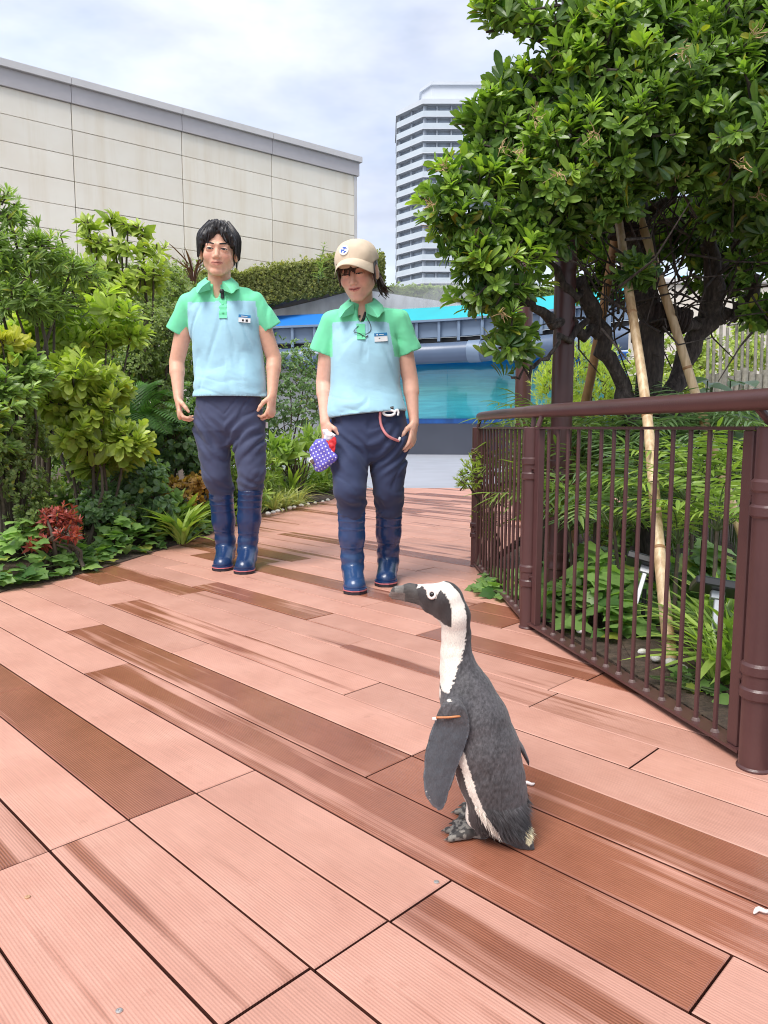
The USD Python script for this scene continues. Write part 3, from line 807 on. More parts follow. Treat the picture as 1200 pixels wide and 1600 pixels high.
def put_leaves(t, leaves, kind, mat, singles=0, part='leaf', rest='foliage', under=None):
    """The largest leaves in view as parts of their own, the rest as one part."""
    a = leaves.array()
    if not len(a):
        return
    if singles:
        mid = a[:, 0:3] + a[:, 3:6] * a[:, 9:10] * 0.5
        px = project(mid)
        inside = (px[:, 0] > -10) & (px[:, 0] < 1210) & (px[:, 1] > -10) & (px[:, 1] < 1610)
        dist = np.linalg.norm(mid - [0, 0, CAM_H], axis=1)
        size = np.where(inside, a[:, 9] / dist ** 1.5, 0)
        o = np.argsort(-size)
        pick = o[:singles][size[o[:singles]] > 0]
        for i in pick:
            m, tone = leaf_mesh(a[i:i + 1], kind)
            t.part(part, m, mat, attrs={'tone': tone}, under=under)
        keep = np.ones(len(a), bool); keep[pick] = False
        a = a[keep]
    if len(a):
        m, tone = leaf_mesh(a, kind)
        t.part(rest, m, mat, attrs={'tone': tone}, under=under, kind='stuff')


def whorls(lv, rng, pts, dirs, n, L, spread=0.9, w=1.0, tone=0.4, tone_var=0.18, yellow=0.0, tip=0.35, young=0.0):
    """Leaf whorls at the shoot tips pts pointing along dirs; tip leaves lighter."""
    pts, dirs = np.atleast_2d(pts), unit(np.atleast_2d(dirs))
    tone = np.broadcast_to(np.asarray(tone, float), (len(pts),))
    yellow = np.broadcast_to(np.asarray(yellow, float), (len(pts),))
    ref = np.where(np.abs(dirs[:, 2:]) < 0.9, [0, 0, 1.0], [1.0, 0, 0])
    e1 = unit(np.cross(dirs, ref)); e2 = np.cross(dirs, e1)
    for j in range(n):
        ang = j * 2.399963 + rng.uniform(0, 6.28, len(pts)) * 0.15 + rng.uniform(0, 6.28)
        fr = j / max(n - 1, 1)                       # 0 = innermost (young, upright), 1 = outer
        sp = spread * (0.35 + 0.85 * fr) * rng.uniform(0.8, 1.2, len(pts))
        rad = np.cos(ang)[:, None] * e1 + np.sin(ang)[:, None] * e2
        d = unit(dirs * np.cos(sp)[:, None] + rad * np.sin(sp)[:, None])
        nn = unit(dirs * np.sin(sp)[:, None] - rad * np.cos(sp)[:, None] + rng.normal(0, .18, (len(pts), 3)))
        LL = L * (0.55 + 0.5 * fr) * rng.uniform(0.75, 1.2, len(pts))
        p0 = pts - dirs * (L * 0.55 * fr)[:, None] if np.ndim(L) else pts - dirs * (L * 0.55 * fr)
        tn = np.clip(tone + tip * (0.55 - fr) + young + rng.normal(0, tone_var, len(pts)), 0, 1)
        ye = np.clip(yellow + (rng.uniform(0, 1, len(pts)) < 0.02) * 0.5, 0, 1)
        lv.add(p0, d, nn, LL, w, tn, ye)


M_bark = look('bark_look', {
    'geo': ('geometry', {}), 'm': ('mapping', {'scale': (60, 60, 14)}), 'n': ('noise_texture', {'scale': 1.0, 'detail': 6.0, 'roughness': 0.7}),
    'c': ('rgb_ramp', {'ramp': [(0.3, (0.012, 0.009, 0.008)), (0.55, (0.075, 0.057, 0.048)), (0.75, (0.17, 0.138, 0.118))]}),
    'b': ('bump', {'strength': 1.0, 'distance': 0.012}), 'p': ('principled_bsdf', {'roughness': 0.85})},
    [('geo.position', 'm.vector'), ('m.vector', 'n.vector'), ('n.fac', 'c.fac'), ('c.color', 'p.base_color'), ('n.fac', 'b.height'), ('b.normal', 'p.normal')])
M_twig = plain('twig_look', (0.085, 0.065, 0.045), 0.8, var=0.3, scale=40)
M_greenstem = plain('green_stem_look', (0.07, 0.10, 0.03), 0.6, var=0.3, scale=40)


def lump_points(rng, centers, radii, n, shell=0.55, lower=-0.6):
    """Points and outward directions on a union of ellipsoids, mostly near the surface."""
    centers, radii = np.atleast_2d(centers).astype(float), np.atleast_2d(radii).astype(float)
    if radii.shape[1] == 1:
        radii = np.repeat(radii, 3, 1)
    area = (radii.prod(1)) ** (2 / 3)
    k = rng.choice(len(centers), n * 2, p=area / area.sum())
    d = unit(rng.normal(size=(n * 2, 3)))
    r = rng.uniform(shell, 1.03, n * 2) ** 0.7
    p = centers[k] + d * radii[k] * r[:, None]
    # drop what is deep inside another lump
    q = ((p[:, None] - centers[None]) / radii[None])
    depth = np.sqrt((q ** 2).sum(-1))
    depth[np.arange(len(p)), k] = 9
    ok = (depth.min(1) > 0.72) & (d[:, 2] > lower)
    p, d, r, k = p[ok][:n], unit(d / radii[k][:, :])[ok][:n], r[ok][:n], k[ok][:n]
    return p, unit(d), r, k
G = lambda *c: srgb(*c)
L_big = leaf_look('leaf_large_look', G(92, 112, 48), G(188, 206, 100), 0.36, 0.36)
L_light = leaf_look('leaf_light_look', G(104, 130, 54), G(196, 208, 108), 0.4, 0.3)
L_mid = leaf_look('leaf_mid_look', G(82, 106, 52), G(164, 190, 104), 0.4, 0.36)
L_fine = leaf_look('leaf_fine_look', G(86, 104, 56), G(168, 184, 116), 0.45, 0.36)
L_dark = leaf_look('leaf_dark_look', G(68, 92, 60), G(146, 176, 124), 0.32, 0.36)
L_ivy = leaf_look('leaf_ivy_look', G(66, 100, 54), G(150, 184, 102), 0.34, 0.36)
L_red = leaf_look('leaf_red_look', G(120, 44, 42), G(196, 98, 84), 0.4)
L_orange = leaf_look('leaf_orange_look', G(150, 92, 48), G(206, 168, 92), 0.4)
L_grass = leaf_look('leaf_grass_look', G(84, 118, 48), G(176, 198, 98), 0.4, 0.3)
L_pale = leaf_look('leaf_pale_look', G(140, 156, 90), G(216, 214, 160), 0.45, 0.3)
L_palm = leaf_look('leaf_palm_look', G(50, 94, 44), G(118, 166, 82), 0.35)
L_hedge = leaf_look('leaf_hedge_look', G(96, 104, 58), G(176, 178, 110), 0.6)
L_conifer = leaf_look('leaf_conifer_look', G(136, 164, 54), G(218, 228, 124), 0.5, 0.3)
L_purple = leaf_look('leaf_purple_look', G(70, 44, 44), G(120, 84, 74), 0.4)


def stems(t, rng, base, tips, r0=0.012, mat=M_twig, name='stem', n=6):
    for tip in tips:
        b = np.array(base) + [*rng.normal(0, .05, 2), 0]
        mid = b * 0.45 + tip * 0.55 + [*rng.normal(0, .05, 2), .06 * np.linalg.norm(tip - b)]
        t.part(name, tube(spline([b, mid, tip], n), np.linspace(r0, r0 * .35, n), 6), mat, smooth=60)


def shrub(name, label, cat, blobs, kind, L, count, per, mat, tone=0.4, seed=0, singles=0, spread=0.95, w=1.0, tip=0.3, yellow=0.0, group=None, stem_r=0.012, shell=0.55, up_bias=0.6, part='leaf', young=0.0, lower=-0.6, zmin=0.0, stem_n=9, tone_var=.16):
    """blobs: (u, v, Y, rx px, rz px[, depth m])."""
    rng = np.random.default_rng(100 + seed)
    C, R = [], []
    for bl_ in blobs:
        u, v, Y, rx, rz = bl_[:5]
        C.append(at(u, v, Y)); m = Y / FPX
        R.append((rx * m, bl_[5] if len(bl_) > 5 else 0.75 * (rx + rz) * 0.5 * m + 0.05, rz * m))
    C, R = np.array(C), np.array(R)
    base = np.array([C[:, 0].mean(), C[:, 1].mean(), 0.03])
    t = Thing(name, label, cat, base, group)
    p, d, r, k = lump_points(rng, C, R, count, shell, lower)
    # uneven outline
    p = p + d * (meshkit.fbm(p * 4.0, 2, seed)[:, None] - 0.5) * 0.6 * R[k].mean(1)[:, None]
    # some shoots run out past the mass
    run = (rng.uniform(size=len(p)) < .16) & (r > .75)
    ext = np.where(run, rng.uniform(.15, .55, len(p)), 0.0)
    p = p + unit(d * [1, 1, .6] + [0, 0, .5]) * (ext * R[k].mean(1))[:, None]
    ok = p[:, 2] > zmin + 0.02
    p, d, r = p[ok], d[ok], r[ok]
    dirs = unit(d + [0, 0, up_bias] + rng.normal(0, .25, d.shape))
    lv = Leaves()
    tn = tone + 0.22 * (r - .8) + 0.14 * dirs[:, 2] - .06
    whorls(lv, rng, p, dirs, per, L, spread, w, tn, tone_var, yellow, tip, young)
    put_leaves(t, lv, kind, mat, singles, part)
    sel = rng.choice(len(p), min(stem_n, len(p)), replace=False)
    stems(t, rng, base, list(C) if len(C) > 3 else list(C) + list(p[sel]), stem_r)
    # twigs that carry the whorls, one part
    sel = rng.choice(len(p), min(110, len(p)), replace=False)
    tw_ = [tube([C[np.argmin(((p[i] - C) ** 2).sum(1))] * .5 + p[i] * .5 + rng.normal(0, .02, 3), p[i] - dirs[i] * .02, p[i] + dirs[i] * .01], [stem_r * .4, stem_r * .25, stem_r * .15], 4, caps=False) for i in sel]
    t.part('twigs', cat_mesh(tw_), M_twig, kind='stuff')
    return t, p, dirs


# ---- left bed, front layer
def ivy_patch(label, poly_px, n, seed, z0=0.02, z1=0.14, L=0.062, singles=150, mat=None, tone=0.4, group=None, drape=0.0):
    rng = np.random.default_rng(300 + seed)
    q = Polygon([ground(u, v)[:2] for u, v in poly_px])
    x0, y0, x1, y1 = q.bounds
    pts = []
    while len(pts) < n:
        p = rng.uniform((x0, y0), (x1, y1))
        if q.contains(Point(*p)):
            pts.append(p)
    pts = np.array(pts)
    edge = np.array([q.exterior.distance(Point(*p)) for p in pts])
    z = z0 + (z1 - z0) * np.clip(edge / 0.25, 0, 1) * (0.35 + 0.9 * meshkit.noise(np.c_[pts * 5, pts[:, :1] * 0])) * rng.uniform(0.5, 1.0, n)
    P = np.c_[pts, z]
    cen = np.array([q.centroid.x, q.centroid.y, 0.0])
    t = Thing('ivy_patch', label, 'ivy', cen, group)
    az = rng.uniform(0, 2 * np.pi, n)
    d = np.c_[np.cos(az), np.sin(az), rng.normal(-0.15, .25, n)]
    d[:, 1] -= 0.5; d[:, 0] += 0.2 * drape
    nn = unit(np.c_[rng.normal(0, .35, n), rng.normal(-.35, .3, n), np.ones(n)])
    lv = Leaves()
    lv.add(P, unit(d), nn, L * rng.uniform(0.6, 1.2, n), 1.0, np.clip(tone + rng.normal(0, .2, n) + 0.6 * (z - z0 - .04) / (z1 - z0), 0, 1), np.where(rng.uniform(size=n) < .06, .35, 0.0))
    put_leaves(t, lv, 'ivy', mat or L_ivy, singles)
    for i in range(0, min(n, 40), 2):
        a, b = P[i], P[(i * 7 + 3) % n]
        if np.linalg.norm(a - b) < 0.7:
            t.part('vine', tube(spline([[*a[:2], .02], [*(a + b)[:2] / 2 + rng.normal(0, .05, 2), .03], [*b[:2], b[2]]], 6), 0.003, 5), M_greenstem)
    return t


ivy_patch('green ivy spilling onto the boards at the left picture edge', [(-60, 938), (0, 926), (92, 907), (150, 891), (140, 840), (60, 850), (-60, 870)], 620, 1, L=0.082, z0=.03, z1=0.30, singles=200)
ivy_patch('green ivy edging the boards between the red nandina and the fern', [(150, 889), (250, 859), (330, 834), (345, 812), (250, 826), (140, 848)], 800, 2, L=0.076, z0=.03, z1=0.34, singles=200)

shrub('nandina_bush', 'low nandina bush with bright red leaves at the edge of the boardwalk', 'shrub', [(88, 812, 3.85, 28, 20), (66, 846, 3.75, 18, 12), (108, 834, 3.75, 14, 10)], 'lance', 0.05, 130, 9, L_red, 0.5, 3, singles=150, w=1.5, spread=1.2, zmin=.05)
shrub('nandina_bush', 'low nandina bush with orange and yellow leaves left of the man\'s boots', 'shrub', [(285, 765, 5.35, 32, 18), (318, 755, 5.4, 22, 18), (308, 783, 5.2, 12, 12)], 'round', 0.05, 120, 8, L_orange, 0.5, 4, singles=80, spread=1.2, yellow=.1)
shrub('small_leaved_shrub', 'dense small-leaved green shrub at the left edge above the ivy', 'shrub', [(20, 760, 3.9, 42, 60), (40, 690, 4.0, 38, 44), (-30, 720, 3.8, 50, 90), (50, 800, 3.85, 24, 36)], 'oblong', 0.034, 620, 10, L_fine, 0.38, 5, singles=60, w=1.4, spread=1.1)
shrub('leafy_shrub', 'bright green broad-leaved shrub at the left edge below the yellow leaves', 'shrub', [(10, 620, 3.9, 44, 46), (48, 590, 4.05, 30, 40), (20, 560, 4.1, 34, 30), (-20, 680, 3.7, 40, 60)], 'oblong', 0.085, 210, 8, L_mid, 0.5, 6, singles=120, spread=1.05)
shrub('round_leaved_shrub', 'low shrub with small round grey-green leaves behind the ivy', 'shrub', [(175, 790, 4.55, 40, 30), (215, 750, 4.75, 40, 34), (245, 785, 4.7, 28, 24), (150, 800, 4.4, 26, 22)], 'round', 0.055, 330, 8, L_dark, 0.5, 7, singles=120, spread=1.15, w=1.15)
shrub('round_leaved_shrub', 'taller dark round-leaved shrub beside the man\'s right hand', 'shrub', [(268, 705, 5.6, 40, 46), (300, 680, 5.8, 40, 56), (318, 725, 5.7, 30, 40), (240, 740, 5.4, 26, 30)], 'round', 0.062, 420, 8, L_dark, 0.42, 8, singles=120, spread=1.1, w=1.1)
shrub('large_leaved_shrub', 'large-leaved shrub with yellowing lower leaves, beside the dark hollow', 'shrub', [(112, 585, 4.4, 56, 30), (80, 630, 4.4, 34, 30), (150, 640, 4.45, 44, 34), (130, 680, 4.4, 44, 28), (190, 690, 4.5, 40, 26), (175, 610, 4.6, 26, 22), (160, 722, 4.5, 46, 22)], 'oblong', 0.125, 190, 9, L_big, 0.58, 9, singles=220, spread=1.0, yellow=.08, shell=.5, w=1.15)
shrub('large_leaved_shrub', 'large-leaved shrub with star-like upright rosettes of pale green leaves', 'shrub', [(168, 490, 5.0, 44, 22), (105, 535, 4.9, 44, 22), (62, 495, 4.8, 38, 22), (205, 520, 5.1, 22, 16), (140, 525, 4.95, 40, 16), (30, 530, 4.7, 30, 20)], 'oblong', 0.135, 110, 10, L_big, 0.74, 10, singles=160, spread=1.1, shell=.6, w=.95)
shrub('yellow_leaved_shrub', 'yellowing large leaves at the left picture edge', 'shrub', [(5, 535, 4.0, 30, 18)], 'oblong', 0.12, 14, 8, L_big, 0.75, 11, singles=60, yellow=.55, spread=1.1)
shrub('fine_leaved_shrub', 'fine-leaved dark-stemmed shrub behind the palm fronds, left of the man', 'shrub', [(235, 520, 5.9, 44, 42), (215, 565, 5.8, 36, 40), (262, 560, 6.0, 26, 44), (250, 610, 6.0, 30, 30)], 'oblong', 0.028, 1200, 9, L_fine, 0.42, 12, w=1.6, spread=1.2, stem_r=.022)
shrub('podocarpus', 'narrow-leaved evergreen reaching up at the left picture edge', 'shrub', [(10, 330, 4.4, 26, 34), (40, 400, 4.4, 56, 44), (110, 425, 4.6, 44, 26), (20, 470, 4.3, 60, 46), (85, 480, 4.6, 40, 40), (-20, 400, 4.3, 40, 60)], 'lance', 0.085, 460, 12, L_mid, 0.5, 13, singles=120, spread=1.15, w=.75, stem_r=.016)
shrub('loquat_tree', 'pale yellow-green broad-leaved young tree against the panelled wall', 'tree', [(138, 346, 6.0, 10, 8), (172, 342, 6.0, 14, 9), (200, 350, 6.0, 12, 8), (222, 358, 6.1, 13, 9), (150, 378, 6.0, 22, 12), (190, 385, 6.0, 26, 16), (240, 392, 6.1, 16, 10), (160, 420, 6.0, 34, 18), (225, 430, 6.1, 34, 26), (180, 455, 6.0, 50, 24), (130, 440, 6.0, 24, 20)], 'broad', 0.125, 120, 8, L_light, 0.62, 14, singles=140, spread=1.25, stem_r=.018, w=.85, up_bias=.9)
shrub('background_shrub', 'mid-green small-leaved shrub massed behind the pale young tree', 'shrub', [(60, 450, 7.2, 80, 50), (160, 450, 7.4, 90, 42), (250, 460, 7.6, 60, 50), (130, 520, 7.0, 140, 60), (240, 560, 7.0, 70, 80), (20, 540, 6.6, 80, 80)], 'oblong', 0.055, 2100, 8, L_fine, 0.45, 15, w=1.4, spread=1.2)
shrub('background_shrub', 'grey-green fine shrub with bare twigs just left of the man\'s head', 'shrub', [(275, 440, 8.5, 44, 34), (310, 470, 8.6, 50, 50), (270, 500, 8.2, 40, 50), (340, 520, 8.4, 60, 60)], 'lance', 0.05, 760, 8, L_fine, 0.5, 16, w=1.2, spread=1.1)

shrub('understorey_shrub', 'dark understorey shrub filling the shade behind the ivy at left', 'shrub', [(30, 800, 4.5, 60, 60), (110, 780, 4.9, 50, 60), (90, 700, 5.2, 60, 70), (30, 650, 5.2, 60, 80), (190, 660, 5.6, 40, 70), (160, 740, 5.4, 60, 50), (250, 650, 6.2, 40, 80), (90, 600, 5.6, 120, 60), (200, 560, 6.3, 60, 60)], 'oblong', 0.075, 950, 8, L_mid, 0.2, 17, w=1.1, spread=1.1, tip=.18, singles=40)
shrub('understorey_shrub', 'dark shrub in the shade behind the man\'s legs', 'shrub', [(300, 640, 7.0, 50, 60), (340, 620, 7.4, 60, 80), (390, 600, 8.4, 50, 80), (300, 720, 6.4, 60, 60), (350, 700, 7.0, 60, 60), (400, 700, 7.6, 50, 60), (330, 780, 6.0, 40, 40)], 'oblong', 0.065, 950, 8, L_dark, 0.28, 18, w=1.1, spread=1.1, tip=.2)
# palm-like cycad fronds
rc = np.random.default_rng(77)
cy = Thing('cycad', 'cycad with arching feathery fronds beside the man\'s right hand', 'cycad', (*at(225, 668, 5.3)[:2], 0.03))
cb = at(205, 690, 5.3)
for (u, v, Yd) in ((290, 640, 5.1), (284, 660, 5.0), (270, 618, 5.3), (240, 600, 5.5), (205, 612, 5.4), (182, 650, 5.2), (235, 668, 4.95), (290, 622, 5.5), (262, 676, 5.0)):
    tipp = at(u, v, Yd)
    mid = (cb + tipp) / 2 + [0, 0, 0.15]
    sp = spline([cb, mid, tipp], 26)
    cy.part('frond_stem', tube(sp, np.linspace(.007, .002, 26), 5), M_greenstem)
    tg = unit(np.gradient(sp, axis=0))
    side = unit(np.cross(tg, [0, 0, 1.0]))
    lv = Leaves()
    for sg in (-1, 1):
        i = np.arange(3, 26)
        for off in (0, .5):
            pp = sp[i] + (tg[i] * .012 * off)
            lv.add(pp, unit(side[i] * sg + tg[i] * .7 + [0, 0, .12]), np.cross(tg[i], side[i]) * -1, 0.14 * np.sin(np.pi * (i / 26.) ** .7) + .03, 0.7, np.clip(.55 + rc.normal(0, .1, len(i)), 0, 1))
    put_leaves(cy, lv, 'blade', L_palm, rest='frond')

# fern, grasses and edging plants
def tuft(name, label, cat, spots, L, n, mat, tone, seed, kind='blade', w=1.0, group=None, arch=0.9, singles=0, part='blade'):
    rng = np.random.default_rng(500 + seed)
    P0 = np.array([s[:3] for s in spots])
    t = Thing(name, label, cat, (P0[:, 0].mean(), P0[:, 1].mean(), 0.02), group)
    lv = Leaves()
    for s in spots:
        k = n
        az = rng.uniform(0, 2 * np.pi, k)
        ln = L * rng.uniform(.6, 1.2, k)
        lean = rng.uniform(.1, arch, k)
        d1 = np.c_[np.cos(az) * np.sin(lean), np.sin(az) * np.sin(lean), np.cos(lean)]
        p = np.array(s[:3]) + np.c_[np.cos(az), np.sin(az), az * 0] * .03 * rng.uniform(0, 1, k)[:, None]
        tn = np.clip(tone + rng.normal(0, .2, k), 0, 1)
        # three pieces, each drooping more
        l2 = lean + .45 + .3 * rng.uniform(0, 1, k); l3 = l2 + .5
        d2 = np.c_[np.cos(az) * np.sin(l2), np.sin(az) * np.sin(l2), np.cos(l2)]
        nn = np.c_[-np.cos(az) * np.cos(l2), -np.sin(az) * np.cos(l2), np.sin(l2)]
        lv.add(p, d1, nn, ln * .75, w, tn)
        lv.add(p + d1 * (ln * .42)[:, None], d2, nn, ln * .7, w * 1.1, tn)
    put_leaves(t, lv, kind, mat, singles, part)
    return t


gp = lambda u, v, z=0.02: ground(u, v, z)
tuft('fern', 'light green fern growing out of the ivy near the orange nandina', 'fern', [gp(265, 838), gp(290, 830), gp(285, 850)], 0.30, 34, L_grass, .55, 1, 'lance', .9, singles=60, part='frond')
tuft('liriope_clump', 'lush green grassy clump by the boards behind the man', 'grass', [gp(u, v) for u, v in ((425, 778), (450, 770), (478, 772), (505, 770), (440, 760), (470, 758), (500, 758), (520, 764), (455, 785))], 0.42, 60, L_grass, .5, 2, w=1.2, arch=1.1)
tuft('variegated_grass', 'pale striped grass clump at the edge of the boards right of the man\'s boots', 'grass', [gp(u, v) for u, v in ((428, 796), (445, 793), (418, 792), (465, 788), (436, 786))], 0.24, 60, L_pale, .6, 3, w=1.1, arch=1.2)
shrub('small_leaved_shrub', 'dense small-leaved bush with orange tips between the two people', 'shrub', [(452, 590, 7.9, 36, 44), (480, 570, 8.1, 26, 36), (440, 640, 7.8, 40, 44), (478, 640, 7.9, 34, 50), (410, 600, 7.8, 30, 60), (505, 610, 8.1, 20, 40), (380, 640, 7.8, 40, 60)], 'oblong', 0.034, 1100, 9, L_dark, 0.5, 20, w=1.5, spread=1.2)
shrub('broad_leaved_plant', 'broad-leaved dark plant at knee height between the two people', 'plant', [(465, 700, 7.2, 34, 22), (440, 715, 7.1, 30, 22), (490, 690, 7.4, 20, 20)], 'lance', 0.20, 30, 7, L_mid, 0.55, 21, singles=60, w=1.4, spread=1.1)
shrub('undergrowth_shrub', 'bright low undergrowth seen between the man\'s legs', 'shrub', [(360, 740, 6.2, 40, 40), (385, 780, 6.2, 34, 26), (345, 800, 5.5, 26, 22), (410, 740, 6.6, 30, 34), (370, 690, 6.6, 40, 40)], 'lance', 0.09, 330, 8, L_grass, 0.45, 22, w=1.1, spread=1.1)
# spiky dark plant against the wall
sp_ = at(302, 430, 8.0)
tuft('flax_clump', 'dark purple sword-leaved clump against the wall left of the man\'s head', 'plant', [sp_ + [0, 0, -.1]], 0.42, 22, L_purple, .5, 4, w=1.0, arch=.5)
# white pebbles along the edge
rpb = np.random.default_rng(31)
ORD = ['leftmost', 'second', 'third', 'fourth', 'fifth', 'sixth', 'seventh', 'eighth', 'ninth', 'tenth', 'rightmost']
for pk, (u, v) in enumerate(((418, 803), (426, 801), (433, 799), (441, 797), (452, 794), (459, 793), (470, 790), (481, 788), (492, 786), (504, 784), (512, 782))):
    single('pebble', stone(gp(u, v, 0.03) + [0, .03, 0], rpb.uniform(.016, .028), rpb.uniform(0, 9)), M_stone, ORD[pk] + (' white pebble' if pk in (0, 10) else ' white pebble from the left') + ' in the row edging the boardwalk behind the man', 'pebble', smooth=True, group='white pebbles edging the boardwalk')

# hedge on the retaining wall, and the one beyond the pool
def hedge(label, P, h, thick, n, L, seed, mat=L_hedge, tone=.45):
    rng = np.random.default_rng(700 + seed)
    P = np.asarray(P, float)
    t = Thing('hedge', label, 'hedge', P.mean(0))
    s = spline(P, 60)
    i = rng.integers(0, 59, n); f = rng.uniform(0, 1, n)
    c = s[i] * (1 - f[:, None]) + s[i + 1] * f[:, None]
    side = rng.uniform(-1, 1, n); hh = rng.uniform(0, 1, n)
    top = rng.uniform(size=n) < .45
    hh = np.where(top, .92 + rng.normal(0, .11, n), hh)
    side = np.where(top, side, -1 + rng.exponential(.12, n))
    wob = .30 * (meshkit.noise(c * 1.6) - .5)
    p = c + np.c_[np.zeros(n), side * thick / 2, (hh + wob) * h]
    dirs = unit(np.c_[rng.normal(0, .5, n), np.where(top, rng.normal(0, .5, n), -.8 + rng.normal(0, .3, n)), np.where(top, 1, .5 + rng.normal(0, .3, n))])
    lv = Leaves()
    whorls(lv, rng, p, dirs, 6, L, 1.2, 1.5, tone + .25 * (hh - .5), .18)
    put_leaves(t, lv, 'tri', mat)
    core = cat_mesh([trimesh.convex.convex_hull(np.vstack([[a + [0, sx * thick * .42, z] for sx in (-1, 1) for z in (0, h * .88)] for a in (s[k], s[min(k + 6, 59)])])) for k in range(0, 59, 6)])
    t.part('branches', core, M_twig, kind='stuff')
    return t


H0 = at(345, 487, 20.4); H1 = at(440, 478, 21.2); H2 = at(545, 455, 22.2)
hedge('long trimmed brown-green hedge on top of the grey retaining wall', [at(230, 492, 19.6), H0, H1, H2, at(600, 455, 24)], 0.95, 1.2, 9000, 0.10, 1)
hedge('distant soft green hedge beyond the pool, below the tower', [at(560, 478, 28), at(650, 480, 28), at(760, 478, 29), at(900, 478, 30)], 0.62, 1.4, 4500, 0.12, 2, L_fine, .6)
# a slender weed standing on the hedge
ws = at(497, 442, 20.8)
wt = Thing('tall_weed', 'slender flowering weed standing up from the hedge against the wall', 'plant', ws)
wt.part('stalk', tube(spline([ws, at(499, 415, 20.8), at(507, 384, 20.8)], 8), np.linspace(.02, .008, 8), 5), M_greenstem)
lv = Leaves(); rw_ = np.random.default_rng(9)
for vv in np.linspace(382, 436, 16):
    p = at(500 + (442 - vv) * .11, vv, 20.8); az = rw_.uniform(0, 6.28, 4)
    lv.add(np.repeat(p[None], 4, 0), np.c_[np.cos(az), np.sin(az), rw_.uniform(-.1, .7, 4)], [[0, 0, 1]], .14 + .14 * (vv > 400), .7, .6)
put_leaves(wt, lv, 'lance', L_fine, rest='leaves')

# ---- right bed
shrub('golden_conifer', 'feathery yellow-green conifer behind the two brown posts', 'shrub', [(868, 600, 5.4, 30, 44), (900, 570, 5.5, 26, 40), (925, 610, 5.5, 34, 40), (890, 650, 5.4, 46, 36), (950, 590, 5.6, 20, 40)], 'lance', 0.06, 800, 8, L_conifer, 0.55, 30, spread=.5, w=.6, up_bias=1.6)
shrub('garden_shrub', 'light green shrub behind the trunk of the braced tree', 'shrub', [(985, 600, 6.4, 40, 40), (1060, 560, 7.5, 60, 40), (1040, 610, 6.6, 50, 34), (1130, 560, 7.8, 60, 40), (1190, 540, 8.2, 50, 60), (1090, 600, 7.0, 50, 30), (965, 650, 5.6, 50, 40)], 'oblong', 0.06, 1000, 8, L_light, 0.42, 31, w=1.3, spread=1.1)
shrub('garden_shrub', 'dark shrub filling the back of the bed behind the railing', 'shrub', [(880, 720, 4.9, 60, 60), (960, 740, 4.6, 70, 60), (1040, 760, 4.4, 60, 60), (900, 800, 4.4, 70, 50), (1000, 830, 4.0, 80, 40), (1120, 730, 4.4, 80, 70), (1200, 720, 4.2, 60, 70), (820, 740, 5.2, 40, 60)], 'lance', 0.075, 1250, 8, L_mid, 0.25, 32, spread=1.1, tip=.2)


def pinnate(name, label, cat, spots, fronds, FL, leaflets, LL, mat, tone, seed, w=.8, droop=.5, singles=60, group=None, lean=(.3, 1.0), bias=(0, 0)):
    """Compound leaves: arching stems with paired leaflets."""
    rng = np.random.default_rng(900 + seed)
    P0 = np.array(spots)
    t = Thing(name, label, cat, (P0[:, 0].mean(), P0[:, 1].mean(), 0.02), group)
    lv = Leaves(); st_ = []
    for b in P0:
        gz = np.array([b[0], b[1], 0.02])
        t.part('stem', tube([gz, (gz + b) / 2 + [*rng.normal(0, .01, 2), 0], b], [.009, .008, .006], 6), M_twig)
        for j in range(fronds):
            az = j * 2.4 + rng.uniform(-.4, .4)
            hd = np.array([math.cos(az) + bias[0], math.sin(az) + bias[1], 0]); hd /= np.linalg.norm(hd)
            ln = rng.uniform(*lean); f = FL * rng.uniform(.75, 1.15)
            p1 = b + (hd * math.sin(ln) + up * math.cos(ln)) * f * .5
            p2 = p1 + (hd * math.sin(ln + droop) + up * math.cos(ln + droop)) * f * .5
            s = spline([b, p1, p2], 12)
            st_.append(tube(s, np.linspace(.003, .0012, 12), 4, caps=False))
            tg = unit(np.gradient(s, axis=0)); sd = unit(np.cross(tg, up)); nr = np.cross(sd, tg)
            ii = np.linspace(3, 11, leaflets).astype(int)
            tn = np.clip(tone + rng.normal(0, .14) + rng.normal(0, .06, leaflets), 0, 1)
            for sg in (-1, 1):
                lv.add(s[ii], unit(sd[ii] * sg + tg[ii] * .55 - up * .22 + rng.normal(0, .12, (leaflets, 3))), nr[ii], LL * (1 - .35 * np.abs(np.linspace(-1, 1, leaflets))) * rng.uniform(.8, 1.15, leaflets), w, tn)
            lv.add(s[-1:], tg[-1:], nr[-1:], LL, w, tn[:1])
    t.part('leaf_stalks', cat_mesh(st_), M_greenstem, kind='stuff')
    put_leaves(t, lv, 'lance', mat, singles, 'leaflet', 'leaflets')
    return t


